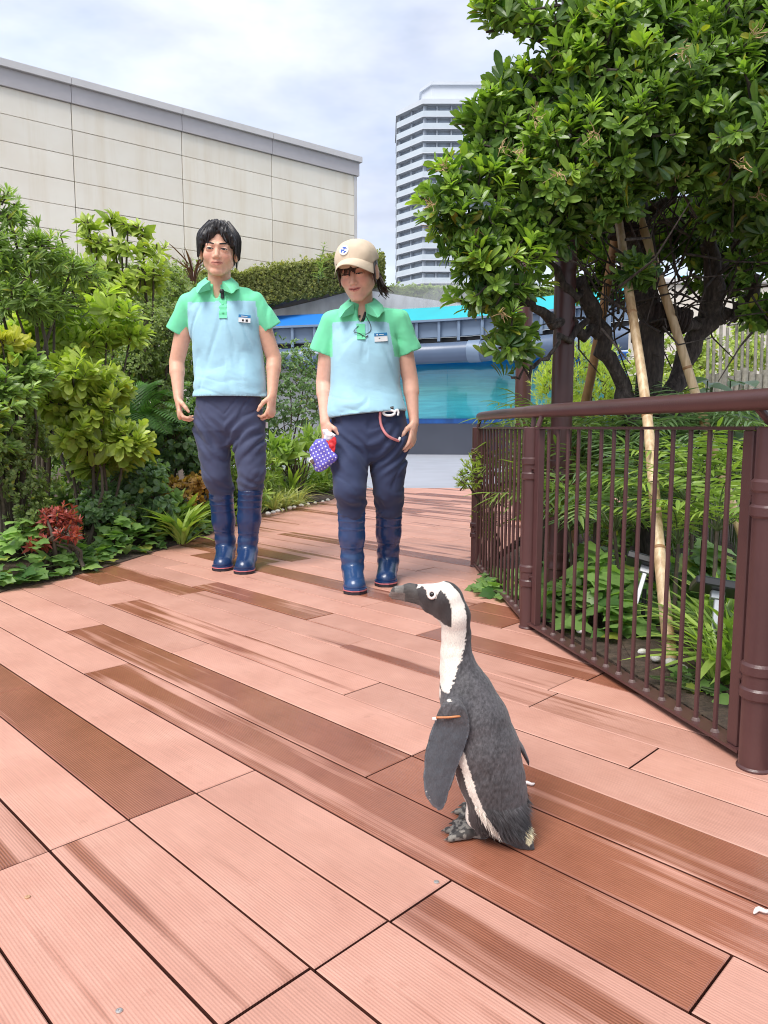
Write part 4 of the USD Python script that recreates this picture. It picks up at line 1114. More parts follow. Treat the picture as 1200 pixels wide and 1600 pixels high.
pinnate('mahonia', 'narrow-leaved mahonia arching behind the left part of the railing', 'shrub', [at(870, 790, 3.35), at(905, 740, 3.5), at(930, 800, 3.2), at(848, 740, 3.6), at(890, 830, 3.1), at(850, 690, 3.7), at(960, 700, 3.5)], 15, .36, 10, .125, L_mid, .45, 1, .52, lean=(.2, 1.15), droop=.8)
pinnate('mahonia', 'narrow-leaved mahonia in the middle of the bed behind the balusters', 'shrub', [at(975, 740, 3.3), at(1000, 790, 3.0), at(960, 830, 2.9), at(1040, 720, 3.2), at(1090, 690, 3.2), at(1000, 700, 3.4)], 15, .34, 10, .12, L_dark, .5, 2, .5, lean=(.2, 1.15), droop=.8)
pinnate('mahonia', 'bright yellow-green leaflets right of the leaning bamboo pole', 'shrub', [at(1075, 790, 2.7), at(1105, 760, 2.7), at(1060, 850, 2.6), at(1120, 830, 2.5)], 12, .28, 9, .095, L_grass, .5, 3, .72, lean=(.2, 1.1), droop=.7)
# big round leaves under the tree
rf = np.random.default_rng(44)
fa = Thing('leopard_plant', 'clump of big round glossy leaves behind the handrail at right', 'plant', (*at(1120, 668, 4.3)[:2], .02))
lv = Leaves()
for k in range(64):
    u, v = rf.uniform(1010, 1225), rf.uniform(592, 700)
    p = at(u, v, 4.3 + rf.uniform(-.5, .5)); az = rf.uniform(0, 6.28)
    lv.add(p, [[math.cos(az), math.sin(az) - .5, -.15]], [[rf.normal(0, .2), -.4, 1]], rf.uniform(.11, .18), 1.35, np.clip(.4 + rf.normal(0, .15), 0, 1))
    fa.part('leaf_stalk', tube([[p[0] + rf.normal(0, .05), p[1], .02], p], .004, 4), M_greenstem)
put_leaves(fa, lv, 'broad', L_dark, 64)
ivy_patch('ivy and broad green leaves on the soil behind the left half of the railing', [(846, 962), (900, 995), (960, 1010), (1010, 1000), (1030, 950), (960, 900), (850, 890)], 420, 11, L=0.10, z0=.03, z1=.34, tone=.42)
ivy_patch('ivy in the shade at the foot of the tree, right of the bamboo pole', [(1010, 960), (1120, 1010), (1200, 1010), (1200, 920), (1040, 900)], 420, 12, L=.10, z0=.03, z1=.36, tone=.36)
ivy_patch('small ivy shoots creeping out over the bottom rail of the railing', [(1045, 1060), (1075, 1085), (1110, 1110), (1125, 1090), (1090, 1060)], 26, 13, L=.05, z1=.10, tone=.7, singles=26)
ivy_patch('ivy tuft growing out onto the boards beside the middle post', [(738, 925), (770, 935), (812, 945), (812, 900), (765, 895)], 120, 14, L=.07, z1=.16, tone=.6, singles=80)
tuft('liriope_clump', 'long arching strap leaves beside the near railing post', 'grass', [gp(u, v) for u, v in ((1125, 1065), (1150, 1050), (1120, 1030), (1165, 1070), (1140, 1010), (1185, 1040), (1170, 1015), (1110, 1000))], 0.27, 26, L_grass, .5, 5, w=1.35, arch=.95, singles=120)
# heath hanging through the far bay
shrub('heath_bush', 'wispy pale green heath pushing out through the far end of the railing', 'shrub', [(765, 715, 3.9, 26, 24), (742, 740, 3.85, 26, 22), (775, 770, 3.9, 22, 34), (760, 820, 3.85, 12, 40), (730, 755, 3.8, 18, 10)], 'lance', 0.032, 420, 9, L_conifer, 0.25, 33, spread=.7, w=.6, up_bias=.3)
# bits lying on the boards
M_bit = plain('feather_bit_look', srgb(226, 214, 208), 0.7)
for (u, v, lab) in ((1190, 1425, 'pale scrap of feather on the boards at the right picture edge'), (826, 1226, 'pale down feather stuck on the boards behind the penguin')):
    p = gp(u, v, 0.0035); rr_ = np.random.default_rng(int(u))
    single('feather', tube(spline([p + [-.014, -.004, 0], p + [-.004, .003, .003], p + [.006, -.002, .002], p + [.014, .006, 0]], 9), [.001, .003, .0036, .004, .0035, .003, .003, .002, .0008], 6), M_bit, lab, 'feather', smooth=60)
M_screw = plain('screw_look', srgb(196, 190, 184), 0.3, metallic=0.8)
for (u, v, lab) in ((186, 1579, 'small round screw head in a board at the bottom left'), (43, 1401, 'worn screw hole in a board near the left edge'), (682, 1378, 'small screw head beside the butt joint in the middle foreground')):
    p = gp(u, v, 0.001)
    single('screw', lathe([(.0045, -.002), (.0045, .0006), (.003, .0012), (.0012, .0012), (.001, .0002), (0, .0002)], 14, p), M_screw if u != 43 else M_rust, lab, 'screw')
# ---------------------------------------------------------------- the braced evergreen at right
L_tree = leaf_look('tree_leaf_look', G(54, 86, 42), G(168, 200, 88), 0.32, 0.32, 0.5)
rt = np.random.default_rng(2024)
T0 = np.array([1.24, 3.42, 0.0])
tree = Thing('evergreen_tree', 'big glossy-leaved evergreen with dark twisted limbs, braced with bamboo poles', 'tree', T0)


def limb(pts, r0, r1, name='limb', n=16, wob=.012):
    s = spline(pts, n)
    s[1:-1] += rt.normal(0, wob, (n - 2, 3))
    r = np.linspace(r0, r1, n) * (1 + .12 * rt.normal(0, 1, n))
    tree.part(name, tube(s, np.abs(r), 10), M_bark, smooth=60)
    return s


A_ = lambda u, v, Y: at(u, v, Y)
limb([T0 + [0, 0, -.05], A_(1022, 760, 3.42), A_(1018, 640, 3.42), A_(1012, 520, 3.42), A_(1000, 420, 3.42), A_(995, 330, 3.40)], .075, .05, 'trunk', 20)
limb([A_(998, 345, 3.4), A_(985, 280, 3.4), A_(1000, 200, 3.45), A_(1020, 100, 3.5), A_(1040, -30, 3.5)], .05, .02)
limb([A_(990, 700, 3.40), A_(970, 600, 3.38), A_(945, 540, 3.34), A_(925, 490, 3.3), A_(905, 440, 3.25)], .05, .026)
limb([A_(1034, 700, 3.45), A_(1050, 610, 3.5), A_(1075, 560, 3.52), A_(1100, 510, 3.5), A_(1112, 450, 3.45), A_(1105, 380, 3.4)], .058, .035)
limb([A_(1100, 500, 3.5), A_(1140, 490, 3.5), A_(1175, 465, 3.45), A_(1190, 420, 3.4), A_(1195, 340, 3.4)], .036, .018)
limb([A_(1095, 505, 3.5), A_(1065, 505, 3.4), A_(1035, 505, 3.4), A_(1012, 500, 3.42)], .03, .03)
limb([A_(935, 520, 3.33), A_(890, 510, 3.25), A_(840, 490, 3.1), A_(790, 450, 3.0), A_(745, 410, 2.95)], .026, .010)
limb([A_(925, 490, 3.3), A_(880, 440, 3.2), A_(830, 380, 3.1), A_(790, 320, 3.0)], .024, .008)
limb([A_(918, 500, 3.3), A_(870, 540, 3.1), A_(830, 575, 3.0), A_(800, 590, 2.95)], .014, .005)
limb([A_(1005, 380, 3.4), A_(950, 330, 3.3), A_(880, 290, 3.15), A_(800, 300, 3.05), A_(720, 320, 2.95)], .024, .007)
limb([A_(985, 280, 3.4), A_(930, 220, 3.3), A_(870, 180, 3.2), A_(800, 200, 3.1)], .022, .007)
limb([A_(1000, 200, 3.45), A_(920, 110, 3.3), A_(850, 60, 3.15), A_(760, 50, 3.0)], .018, .005)
limb([A_(1020, 330, 3.4), A_(1070, 270, 3.2), A_(1120, 210, 3.0), A_(1160, 150, 2.9)], .028, .008)
limb([A_(1105, 380, 3.4), A_(1130, 300, 3.1), A_(1170, 240, 2.9)], .025, .008)
limb([A_(1110, 440, 3.45), A_(1150, 380, 3.5), A_(1200, 330, 3.5)], .02, .008)
twg = []
for k in range(170):
    a = A_(rt.uniform(900, 1190), rt.uniform(330, 520), 3.4 + rt.normal(0, .2))
    b = a + rt.normal(0, .16, 3) + [0, -.05, .08]
    twg.append(tube([a, (a + b) / 2 + rt.normal(0, .03, 3), b], [.006, .004, .002], 5, caps=False))
tree.part('twigs', cat_mesh(twg), M_bark, kind='stuff')

# crown lumps: picture place, distance, radii in pixels
LUMPS = [(768, 172, 3.0, 38, 36), (795, 135, 3.05, 30, 30), (735, 325, 2.95, 74, 70), (720, 265, 2.95, 44, 34), (770, 220, 3.0, 56, 56), (745, 195, 3.0, 30, 44), (775, 430, 2.95, 76, 70), (792, 530, 2.95, 56, 52), (830, 300, 3.0, 80, 80), (850, 180, 3.05, 70, 74), (760, 400, 3.0, 50, 50),
         (850, 110, 3.0, 40, 44), (775, 20, 3.0, 36, 26), (900, 40, 3.0, 90, 70), (950, 130, 2.9, 100, 90), (900, 250, 2.9, 90, 90), (870, 350, 3.0, 64, 56), (1000, 50, 2.9, 90, 80), (1000, 210, 2.8, 84, 70), (960, 300, 2.9, 60, 50),
         (1080, 120, 2.8, 100, 100), (1090, 250, 2.9, 80, 70), (1170, 60, 2.8, 90, 90), (1180, 200, 2.7, 80, 100), (1160, 320, 3.1, 70, 60), (1200, 400, 3.2, 60, 60), (1000, 415, 3.1, 40, 32), (1190, 480, 3.4, 40, 40), (1090, 370, 3.6, 90, 60), (1130, 440, 3.7, 60, 40),
         (1000, -80, 3.1, 200, 90), (1200, -60, 3.0, 120, 90), (1280, 150, 3.0, 100, 200), (1100, 0, 3.8, 200, 120), (1050, 200, 4.2, 240, 160), (900, 330, 3.9, 150, 100), (1200, 300, 4.2, 140, 120), (950, 440, 3.8, 50, 44)]
lv = Leaves()
C = np.array([A_(u, v, Y) for u, v, Y, a, b in LUMPS]); Rm = np.array([(a * Y / FPX, .75 * (a + b) / 2 * Y / FPX, b * Y / FPX) for u, v, Y, a, b in LUMPS])
p, d, r, k = lump_points(rt, C, Rm, 2900, .45, -.85)
p = p + d * (meshkit.fbm(p * 3.2, 2, 4)[:, None] - .5) * .4 * Rm[k].mean(1)[:, None]
# gaps: thin the crown where a slow noise is low
keep = meshkit.noise(p * 4.1 + 7.3) > .27
p, d, r, k = p[keep], d[keep], r[keep], k[keep]
dirs = unit(d * .9 + [0, -.1, .55] + rt.normal(0, .3, d.shape))
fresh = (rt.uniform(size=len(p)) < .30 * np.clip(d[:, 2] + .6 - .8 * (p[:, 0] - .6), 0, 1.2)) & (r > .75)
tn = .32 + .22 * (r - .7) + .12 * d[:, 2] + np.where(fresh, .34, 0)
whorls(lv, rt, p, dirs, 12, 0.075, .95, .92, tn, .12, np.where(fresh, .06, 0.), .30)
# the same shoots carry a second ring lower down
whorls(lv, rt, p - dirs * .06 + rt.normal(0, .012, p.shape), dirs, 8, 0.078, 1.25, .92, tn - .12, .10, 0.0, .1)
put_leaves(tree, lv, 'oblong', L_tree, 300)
tws = [tube([C[k[i]] * .45 + p[i] * .55 + rt.normal(0, .02, 3), p[i] * .85 + C[k[i]] * .15, p[i] + dirs[i] * .02], [.005, .0035, .0018], 5, caps=False) for i in range(0, len(p), 2)]
tree.part('branchlets', cat_mesh(tws), M_bark, kind='stuff')
# dry flower stalks
M_dry = plain('dry_flower_look', srgb(190, 160, 120), .8, var=.2, scale=40)
fl = []
sel = rt.choice(np.where((r > .8) & (p[:, 1] < 3.2))[0], 70, replace=False)
for i in sel:
    for j in range(9):
        q = p[i] + dirs[i] * .03 + rt.normal(0, .006, 3)
        e = q + unit(dirs[i] * .4 + rt.normal(0, .6, 3) - [0, .3, .3]) * rt.uniform(.025, .05)
        fl.append(tube([q, (q + e) / 2 + rt.normal(0, .004, 3), e], [.0016, .0014, .001], 4, caps=False))
tree.part('flower_stalks', cat_mesh(fl), M_dry, kind='stuff')

# ---- bamboo props
M_bam = look('bamboo_look', {
    'geo': ('geometry', {}), 'm': ('mapping', {'scale': (60, 60, 3)}), 'n': ('noise_texture', {'scale': 1.0, 'detail': 5.0, 'roughness': .6}), 'n2': ('noise_texture', {'scale': 5.0, 'detail': 3.0}),
    'c': ('rgb_ramp', {'ramp': [(.3, srgb(168, 138, 100)), (.55, srgb(206, 180, 142)), (.75, srgb(224, 204, 170))]}), 'c2': ('rgb_ramp', {'ramp': [(.4, (.72, .62, .5)), (.6, (1, 1, 1))]}),
    'mu': ('mix_color', {'blend_type': 'multiply', 'fac': .8}), 'p': ('principled_bsdf', {'roughness': .45})},
    [('geo.position', 'm.vector'), ('m.vector', 'n.vector'), ('n.fac', 'c.fac'), ('geo.position', 'n2.vector'), ('n2.fac', 'c2.fac'), ('c.color', 'mu.a'), ('c2.color', 'mu.b'), ('mu.result', 'p.base_color')])
M_bam2 = plain('bamboo_brown_look', srgb(150, 112, 74), .5, var=.25, scale=12)
M_tie = plain('palm_rope_look', (.035, .022, .018), .9, var=.4, scale=80, bump=.8, bump_scale=200)


def bamboo(label, pts, r0, r1, mat, nodes):
    s = spline(pts, 60)
    L = np.r_[0, np.cumsum(np.linalg.norm(np.diff(s, axis=0), axis=1))]
    r = np.interp(L / L[-1], [0, 1], [r0, r1])
    t = Thing('bamboo_pole', label, 'pole', pts[0])
    t.part('pole', tube(s, r, 14), mat, smooth=50)
    for f in nodes:
        i = int(f * 58)
        c, dd = s[i], unit(s[i + 1] - s[i])
        t.part('node', tube([c - dd * .006, c - dd * .002, c + dd * .002, c + dd * .006], [r[i] * 1.01, r[i] * 1.10, r[i] * 1.10, r[i] * 1.01], 14), M_bam2, smooth=40)
    return t, s


bamboo('pale bamboo pole nearest the railing, leaning from the soil up to the trunk', [[*ground(1048, 1036)[:2], 0], A_(1030, 860, 2.5), A_(1010, 640, 2.85), A_(985, 470, 3.1), A_(963, 320, 3.33), A_(950, 235, 3.42)], .021, .017, M_bam, (.05, .22, .40, .60, .78, .92))
bamboo('pale bamboo pole leaning in from the right to the dark limb', [[1.66, 3.15, 0], A_(1118, 712, 3.15), A_(1085, 610, 3.2), A_(1045, 480, 3.27), A_(1000, 340, 3.33), A_(972, 250, 3.40)], .021, .018, M_bam, (.1, .3, .48, .66, .84))
bamboo('browner bamboo pole behind the tall post, left of the trunk', [[*A_(897, 668, 3.85)[:2], 0], A_(905, 690, 3.8), A_(925, 580, 3.7), A_(945, 470, 3.6), A_(968, 330, 3.46)], .026, .02, M_bam2, (.15, .35, .55, .75, .9))
M_wrap = M_tie
for (u, v, Y, du, dv, r, lab) in ((975, 352, 3.36, 0, 18, .062, 'dark palm-rope binding where the bamboo poles meet the trunk'), (1050, 497, 3.34, 26, 6, .05, 'dark rope binding of the right bamboo pole to the limb')):
    a, b = A_(u - du, v - dv, Y), A_(u + du, v + dv, Y)
    s = spline([a, (a + b) / 2 + .005, b], 40)
    th = np.linspace(0, 2 * np.pi * 9, 160)
    ax = unit(b - a); e1 = unit(np.cross(ax, [0, 1, 0.1])); e2 = np.cross(ax, e1)
    c = a + (b - a) * np.linspace(0, 1, 160)[:, None]
    single('rope_binding', cat_mesh([tube(c + r * (np.cos(th)[:, None] * e1 + np.sin(th)[:, None] * e2) * (1 + .05 * np.sin(th * 3.3))[:, None], .007, 5), tube(s, r * .97, 12)]), M_wrap, lab, 'rope', smooth=60)
# lowest sprigs in front of the limb, hanging by the near pole
# ---------------------------------------------------------------- smooth bodies: a distance field on a grid, meshed by surface nets
from scipy.interpolate import splprep, splev


class Field:
    def __init__(self, xs, ys, zs):
        self.ax = [np.asarray(a, np.float32) for a in (xs, ys, zs)]
        self.D = np.full([len(a) for a in self.ax], 0.5, np.float32)

    def block(self, lo, hi):
        sl = []
        for a, l, h in zip(self.ax, lo, hi):
            i, j = np.searchsorted(a, l), np.searchsorted(a, h)
            sl.append(slice(max(i - 1, 0), min(j + 1, len(a))))
        return tuple(sl)

    def pts(self, sl):
        return [self.ax[0][sl[0]][:, None, None], self.ax[1][sl[1]][None, :, None], self.ax[2][sl[2]][None, None, :]]

    def add(self, shape, k=0.01, sub=False):
        f, lo, hi = shape
        m = 2.5 * k + 0.02
        sl = self.block(np.asarray(lo) - m, np.asarray(hi) + m)
        if min(s.stop - s.start for s in sl) <= 0:
            return self
        d = f(*self.pts(sl)).astype(np.float32)
        a = self.D[sl]
        if sub:
            h = np.clip(0.5 - 0.5 * (a + d) / k, 0, 1)
            self.D[sl] = a * (1 - h) - d * h + k * h * (1 - h)
        else:
            h = np.clip(0.5 + 0.5 * (a - d) / k, 0, 1)
            self.D[sl] = a * (1 - h) + d * h - k * h * (1 - h)
        return self

    def cut(self, p, n):
        """Keeps what lies on the side that n points away from."""
        X, Y, Z = self.pts((slice(None),) * 3)
        self.D = np.maximum(self.D, ((X - p[0]) * n[0] + (Y - p[1]) * n[1] + (Z - p[2]) * n[2]).astype(np.float32))
        return self

    def wave(self, fn, band=0.06):
        """Adds fn(points) metres of relief near the surface."""
        i = np.nonzero(np.abs(self.D) < band)
        P = np.stack([a[j] for a, j in zip(self.ax, i)], -1).astype(float)
        self.D[i] += fn(P).astype(np.float32)
        return self

    def mesh(self):
        D = self.D
        ins = D < 0
        s = [ins[a:D.shape[0] - 1 + a, b:D.shape[1] - 1 + b, c:D.shape[2] - 1 + c] for a, b, c in np.ndindex(2, 2, 2)]
        tot = sum(x.astype(np.int8) for x in s)
        act = np.argwhere((tot > 0) & (tot < 8))
        idx = np.full(tot.shape, -1, np.int64)
        idx[tuple(act.T)] = np.arange(len(act))
        corner = np.array(list(np.ndindex(2, 2, 2)))
        val = np.stack([D[tuple((act + c).T)] for c in corner], 1)
        pos = np.stack([np.stack([self.ax[m][act[:, m] + c[m]] for m in range(3)], -1) for c in corner], 1)
        acc, cnt = np.zeros((len(act), 3)), np.zeros(len(act))
        for i in range(8):
            for j in range(i + 1, 8):
                if np.abs(corner[i] - corner[j]).sum() == 1:
                    x = (val[:, i] < 0) != (val[:, j] < 0)
                    t = (val[x, i] / (val[x, i] - val[x, j]))[:, None]
                    acc[x] += pos[x, i] * (1 - t) + pos[x, j] * t
                    cnt[x] += 1
        v = acc / cnt[:, None]
        faces = []
        for ax in range(3):
            o = [a for a in range(3) if a != ax]
            n = np.array(D.shape)
            lo = [slice(None)] * 3; hi = [slice(None)] * 3
            lo[ax], hi[ax] = slice(0, n[ax] - 1), slice(1, n[ax])
            for q in o:
                lo[q] = hi[q] = slice(1, n[q] - 1)
            a, b = ins[tuple(lo)], ins[tuple(hi)]
            e = np.argwhere(a != b)
            sgn = a[tuple(e.T)]
            e[:, o[0]] += 1; e[:, o[1]] += 1
            def cell(d0, d1):
                c = e.copy(); c[:, o[0]] -= d0; c[:, o[1]] -= d1
                return idx[tuple(c.T)]
            q = np.stack([cell(1, 1), cell(0, 1), cell(0, 0), cell(1, 0)], 1)
            flip = sgn if ax != 1 else ~sgn
            q[~flip] = q[~flip][:, ::-1]
            faces.append(q)
        q = np.vstack(faces)
        q = q[(q >= 0).all(1)]
        return trimesh.Trimesh(v, np.vstack([q[:, [0, 1, 2]], q[:, [0, 2, 3]]]), process=False)


def axis(*spans):
    """Grid lines: (from, to, step) spans laid end to end."""
    out = []
    for a, b, h in spans:
        n = max(int(math.ceil((b - a) / h)), 1)
        out.append(np.linspace(a, b, n, endpoint=False))
    return np.r_[np.concatenate(out), spans[-1][1]]


def cone(a, b, ra, rb=None):
    a, b = np.asarray(a, float), np.asarray(b, float)
    rb = ra if rb is None else rb
    ba = b - a; L2 = max(ba @ ba, 1e-12)
    r = max(ra, rb)

    def f(X, Y, Z):
        x, y, z = X - a[0], Y - a[1], Z - a[2]
        h = np.clip((x * ba[0] + y * ba[1] + z * ba[2]) / L2, 0, 1)
        return np.sqrt((x - h * ba[0]) ** 2 + (y - h * ba[1]) ** 2 + (z - h * ba[2]) ** 2) - (ra + (rb - ra) * h)
    return f, np.minimum(a, b) - r, np.maximum(a, b) + r


def fcone(a, b, ra, rb, thin, ts):
    """A cone squeezed along the unit axis thin by the factor ts."""
    a, b, thin = np.asarray(a, float), np.asarray(b, float), unit(thin)
    ba = b - a; ba_s = ba + (1 / ts - 1) * (ba @ thin) * thin
    L2 = ba_s @ ba_s; r = max(ra, rb)

    def f(X, Y, Z):
        x, y, z = X - a[0], Y - a[1], Z - a[2]
        q = (x * thin[0] + y * thin[1] + z * thin[2]) * (1 / ts - 1)
        x, y, z = x + q * thin[0], y + q * thin[1], z + q * thin[2]
        h = np.clip((x * ba_s[0] + y * ba_s[1] + z * ba_s[2]) / L2, 0, 1)
        return (np.sqrt((x - h * ba_s[0]) ** 2 + (y - h * ba_s[1]) ** 2 + (z - h * ba_s[2]) ** 2) - (ra + (rb - ra) * h)) * (0.5 + 0.5 * ts)
    return f, np.minimum(a, b) - r, np.maximum(a, b) + r


def ell(c, r, F=None):
    """Ellipsoid with radii r along the rows of F (default the axes)."""
    c, r = np.asarray(c, float), np.asarray(r, float)
    F = np.eye(3) if F is None else np.asarray(F, float)

    def f(X, Y, Z):
        x, y, z = X - c[0], Y - c[1], Z - c[2]
        q = [(x * F[i, 0] + y * F[i, 1] + z * F[i, 2]) for i in range(3)]
        k0 = np.sqrt(sum((q[i] / r[i]) ** 2 for i in range(3)))
        k1 = np.sqrt(sum((q[i] / r[i] ** 2) ** 2 for i in range(3))) + 1e-9
        return k0 * (k0 - 1) / k1
    e = np.sqrt(((F * r[:, None]) ** 2).sum(0))
    return f, c - e, c + e


def loft(rows, p=2.3):
    """Rows (z, cx, cy, rx, ry): a body of superellipse slices, open along z (cut it)."""
    R = np.asarray(rows, float); R = R[np.argsort(R[:, 0])]

    def f(X, Y, Z):
        g = [np.interp(Z, R[:, 0], R[:, i]) for i in range(1, 5)]
        rho = (np.abs((X - g[0]) / g[2]) ** p + np.abs((Y - g[1]) / g[3]) ** p) ** (1 / p)
        d = (rho - 1) * np.minimum(g[2], g[3])
        return np.maximum(d, np.maximum(R[0, 0] - Z, Z - R[-1, 0]))
    m = np.array([(R[:, 1] - R[:, 3]).min(), (R[:, 2] - R[:, 4]).min(), R[0, 0]])
    M = np.array([(R[:, 1] + R[:, 3]).max(), (R[:, 2] + R[:, 4]).max(), R[-1, 0]])
    return f, m, M


def both(shape, p, n):
    """A shape clipped by the plane through p with outward normal n."""
    f, lo, hi = shape
    return (lambda X, Y, Z: np.maximum(f(X, Y, Z), (X - p[0]) * n[0] + (Y - p[1]) * n[1] + (Z - p[2]) * n[2])), lo, hi


def slab_poly(poly, o, e1, e2, t):
    """A polygon (in the plane e1, e2 at o) with rounded thickness t(half)."""
    P = np.asarray(poly, float); n3 = np.cross(e1, e2)

    def f(X, Y, Z):
        x, y, z = X - o[0], Y - o[1], Z - o[2]
        a = x * e1[0] + y * e1[1] + z * e1[2]; b = x * e2[0] + y * e2[1] + z * e2[2]; c = x * n3[0] + y * n3[1] + z * n3[2]
        d2 = np.full(np.broadcast(a, b).shape, 1e9, np.float32); ins = np.zeros(d2.shape, bool)
        for i in range(len(P)):
            p, q = P[i], P[(i + 1) % len(P)]
            e = q - p; wx, wy = a - p[0], b - p[1]
            h = np.clip((wx * e[0] + wy * e[1]) / (e @ e + 1e-12), 0, 1)
            d2 = np.minimum(d2, (wx - e[0] * h) ** 2 + (wy - e[1] * h) ** 2)
            cr = (p[1] > b) != (q[1] > b)
            with np.errstate(divide='ignore', invalid='ignore'):
                ins ^= cr & (a < (q[0] - p[0]) * (b - p[1]) / (q[1] - p[1] + 1e-12) + p[0])
        d = np.sqrt(d2) * np.where(ins, -1, 1)
        # thinner towards the rim
        th = t * np.clip(np.sqrt(np.clip(-d, 0, None) / 0.02), 0.35, 1)
        return np.where(d < 0, np.maximum(np.abs(c) - th, d), np.sqrt(np.clip(d, 0, None) ** 2 + np.clip(np.abs(c) - t * .35, 0, None) ** 2) - 0.0008)
    V = o + P[:, :1] * e1 + P[:, 1:] * e2
    return f, V.min(0) - t, V.max(0) + t


def in_poly(u, v, poly):
    P = np.asarray(poly, float); ins = np.zeros(u.shape, bool)
    for i in range(len(P)):
        p, q = P[i], P[(i + 1) % len(P)]
        cr = (p[1] > v) != (q[1] > v)
        ins ^= cr & (u < (q[0] - p[0]) * (v - p[1]) / (q[1] - p[1] + 1e-12) + p[0])
    return ins


def vertex_normals(m):
    return meshkit.arrays(m, True)[2]
# ---------------------------------------------------------------- the penguin
AL = math.radians(30)
HB = np.array([-math.cos(AL), math.sin(AL), 0.0])            # heading
NS = np.array([-math.sin(AL), -math.cos(AL), 0.0])           # its left side, towards the camera
PY = lambda u: 1.295 + (745 - u) * 0.00112 * math.tan(AL) * (0.55 if u < 712 else 1.0)
PP = lambda u, v, off=0.0: at(u, v, PY(u)) + NS * off
PM = 1.295 / FPX
fp = Field(axis((-0.005, 0.275, 0.0021)), axis((1.13, 1.47, 0.0023)), axis((-0.004, 0.50, 0.0021)))
SC = lambda *rows: [(PP(u, v), r * PY(u) / FPX) for u, v, r in rows]
trunk = SC((700, 938, 25), (711, 962, 22.5), (713, 992, 21.5), (713, 1020, 23), (717, 1048, 29), (728, 1082, 42), (742, 1124, 52), (756, 1168, 55.5), (767, 1212, 53), (778, 1250, 48), (792, 1282, 33))
for (a, ra), (b, rb_) in zip(trunk[:-1], trunk[1:]):
    fp.add(cone(a, b, ra, rb_), 0.012)
# head, cheek, beak
hl = np.array([-math.sin(math.radians(12)), -math.cos(math.radians(12)), 0])
for rows in (((692, 934, 27), (676, 932, 19)), ((690, 948, 22), (672, 945, 14)), ((676, 931, 18), (658, 928, 12))):
    (a, ra), (b, rb_) = SC(*rows)
    fp.add(fcone(a, b, ra, rb_, hl, 0.86), 0.010)
for rows, ts, k in ((((662, 927, 13.5), (640, 923.5, 11.5)), .66, .008), (((640, 923.5, 11.5), (620, 924.5, 8.5)), .55, .006), (((620, 924.5, 8.5), (609.5, 930, 3.2)), .6, .004), (((664, 938, 10), (632, 934, 5.5)), .6, .005), (((632, 934, 5.5), (613, 934, 2.6)), .6, .003)):
    (a, ra), (b, rb_) = SC(*rows)
    fp.add(fcone(a, b, ra, rb_, hl, ts), k)
# rump and tail
for rows, ts in ((((792, 1282, 32), (812, 1306, 19)), .9), (((810, 1302, 19), (833, 1331, 5)), .8)):
    (a, ra), (b, rb_) = SC(*rows)
    fp.add(fcone(a, b, ra, rb_, NS, ts), .012)
# thighs, shanks and webbed feet
def foot(toe, heel, sh, lat):
    f = unit(np.array([toe[0] - heel[0], toe[1] - heel[1], 0])); s = np.array([-f[1], f[0], 0])
    fp.add(cone(sh, heel + [0, 0, .020], .026, .013), .012)
    fp.add(cone(heel + [0, 0, .012], heel + f * .022 + [0, 0, .012], .0135, .013), .006)
    for w, L in ((-.0135, .056), (0, .066), (.0135, .056)):
        t = heel + f * L + s * w * 2.1
        m_ = heel + f * .026 + s * w * .8
        fp.add(cone(m_ + [0, 0, .012], t * .5 + m_ * .5 + [0, 0, .0098], .0105, .0078), .004)
        fp.add(cone(t * .5 + m_ * .5 + [0, 0, .0098], t + [0, 0, .006], .0078, .0055), .003)
        fp.add(cone(t + [0, 0, .0065], t + f * .011 + [0, 0, .0025], .0034, .0012), .001)
    for w in (-.5, .5):
        fp.add(fcone(heel + f * .03 + s * w * .012 + [0, 0, .006], heel + f * .052 + s * w * .028 + [0, 0, .005], .012, .009, up, .4), .004)
n_heel = ground(754, 1309); n_toe = ground(702, 1302)
foot(n_toe, n_heel, PP(757, 1268, .022), 1)
f_heel = n_heel - NS * .07 + HB * .012; f_toe = n_toe - NS * .07 + HB * .012
foot(f_toe, f_heel, PP(752, 1262, -.028), -1)
# the near flipper: a flat blade hanging from the shoulder, held a little forward
pf = [(700, 1100), (722, 1106), (733, 1128), (731, 1150), (721, 1180), (710, 1210), (700, 1240), (693, 1260), (688, 1266), (675, 1258), (664, 1232), (663, 1200), (668, 1165), (678, 1132), (688, 1110)]
YF = 1.233
fo = at(705, 1120, YF)
e1 = unit(np.array([1, -.20, 0])); e2 = unit(np.array([.03, -.06, 1.0])); e2 = unit(e2 - e1 * (e2 @ e1))
pl = []
for u, v in pf:
    d_ = ray(u, v); n_ = np.cross(e1, e2); t_ = ((fo - [0, 0, CAM_H]) @ n_) / (d_ @ n_)
    q_ = np.array([0, 0, CAM_H]) + d_ * t_ - fo
    pl.append((q_ @ e1, q_ @ e2))
tck, _ = splprep(np.array(pl + pl[:1]).T, s=0, per=True)
pl = np.array(splev(np.linspace(0, 1, 48, endpoint=False), tck)).T
fp.add(slab_poly(pl, fo, e1, e2, .0068), .006)
fp.add(cone(at(708, 1106, YF + .012), PP(728, 1104, .02), .017, .026), .02)
# the far flipper, seen edge-on behind the back
fs, ft = PP(772, 1132, -.030), at(836, 1212, 1.352)
fp.add(cone(PP(748, 1120, -.015), fs, .025, .012), .012)
fp.add(fcone(fs, (fs + ft) / 2 + [.004, 0, .004], .018, .020, np.cross(unit(ft - fs), [0, 1, 0]), .22), .005)
fp.add(fcone((fs + ft) / 2 + [.004, 0, .004], ft, .020, .006, np.cross(unit(ft - fs), [0, 1, 0]), .24), .004)
fp.cut([0, 0, .0012], [0, 0, -1])
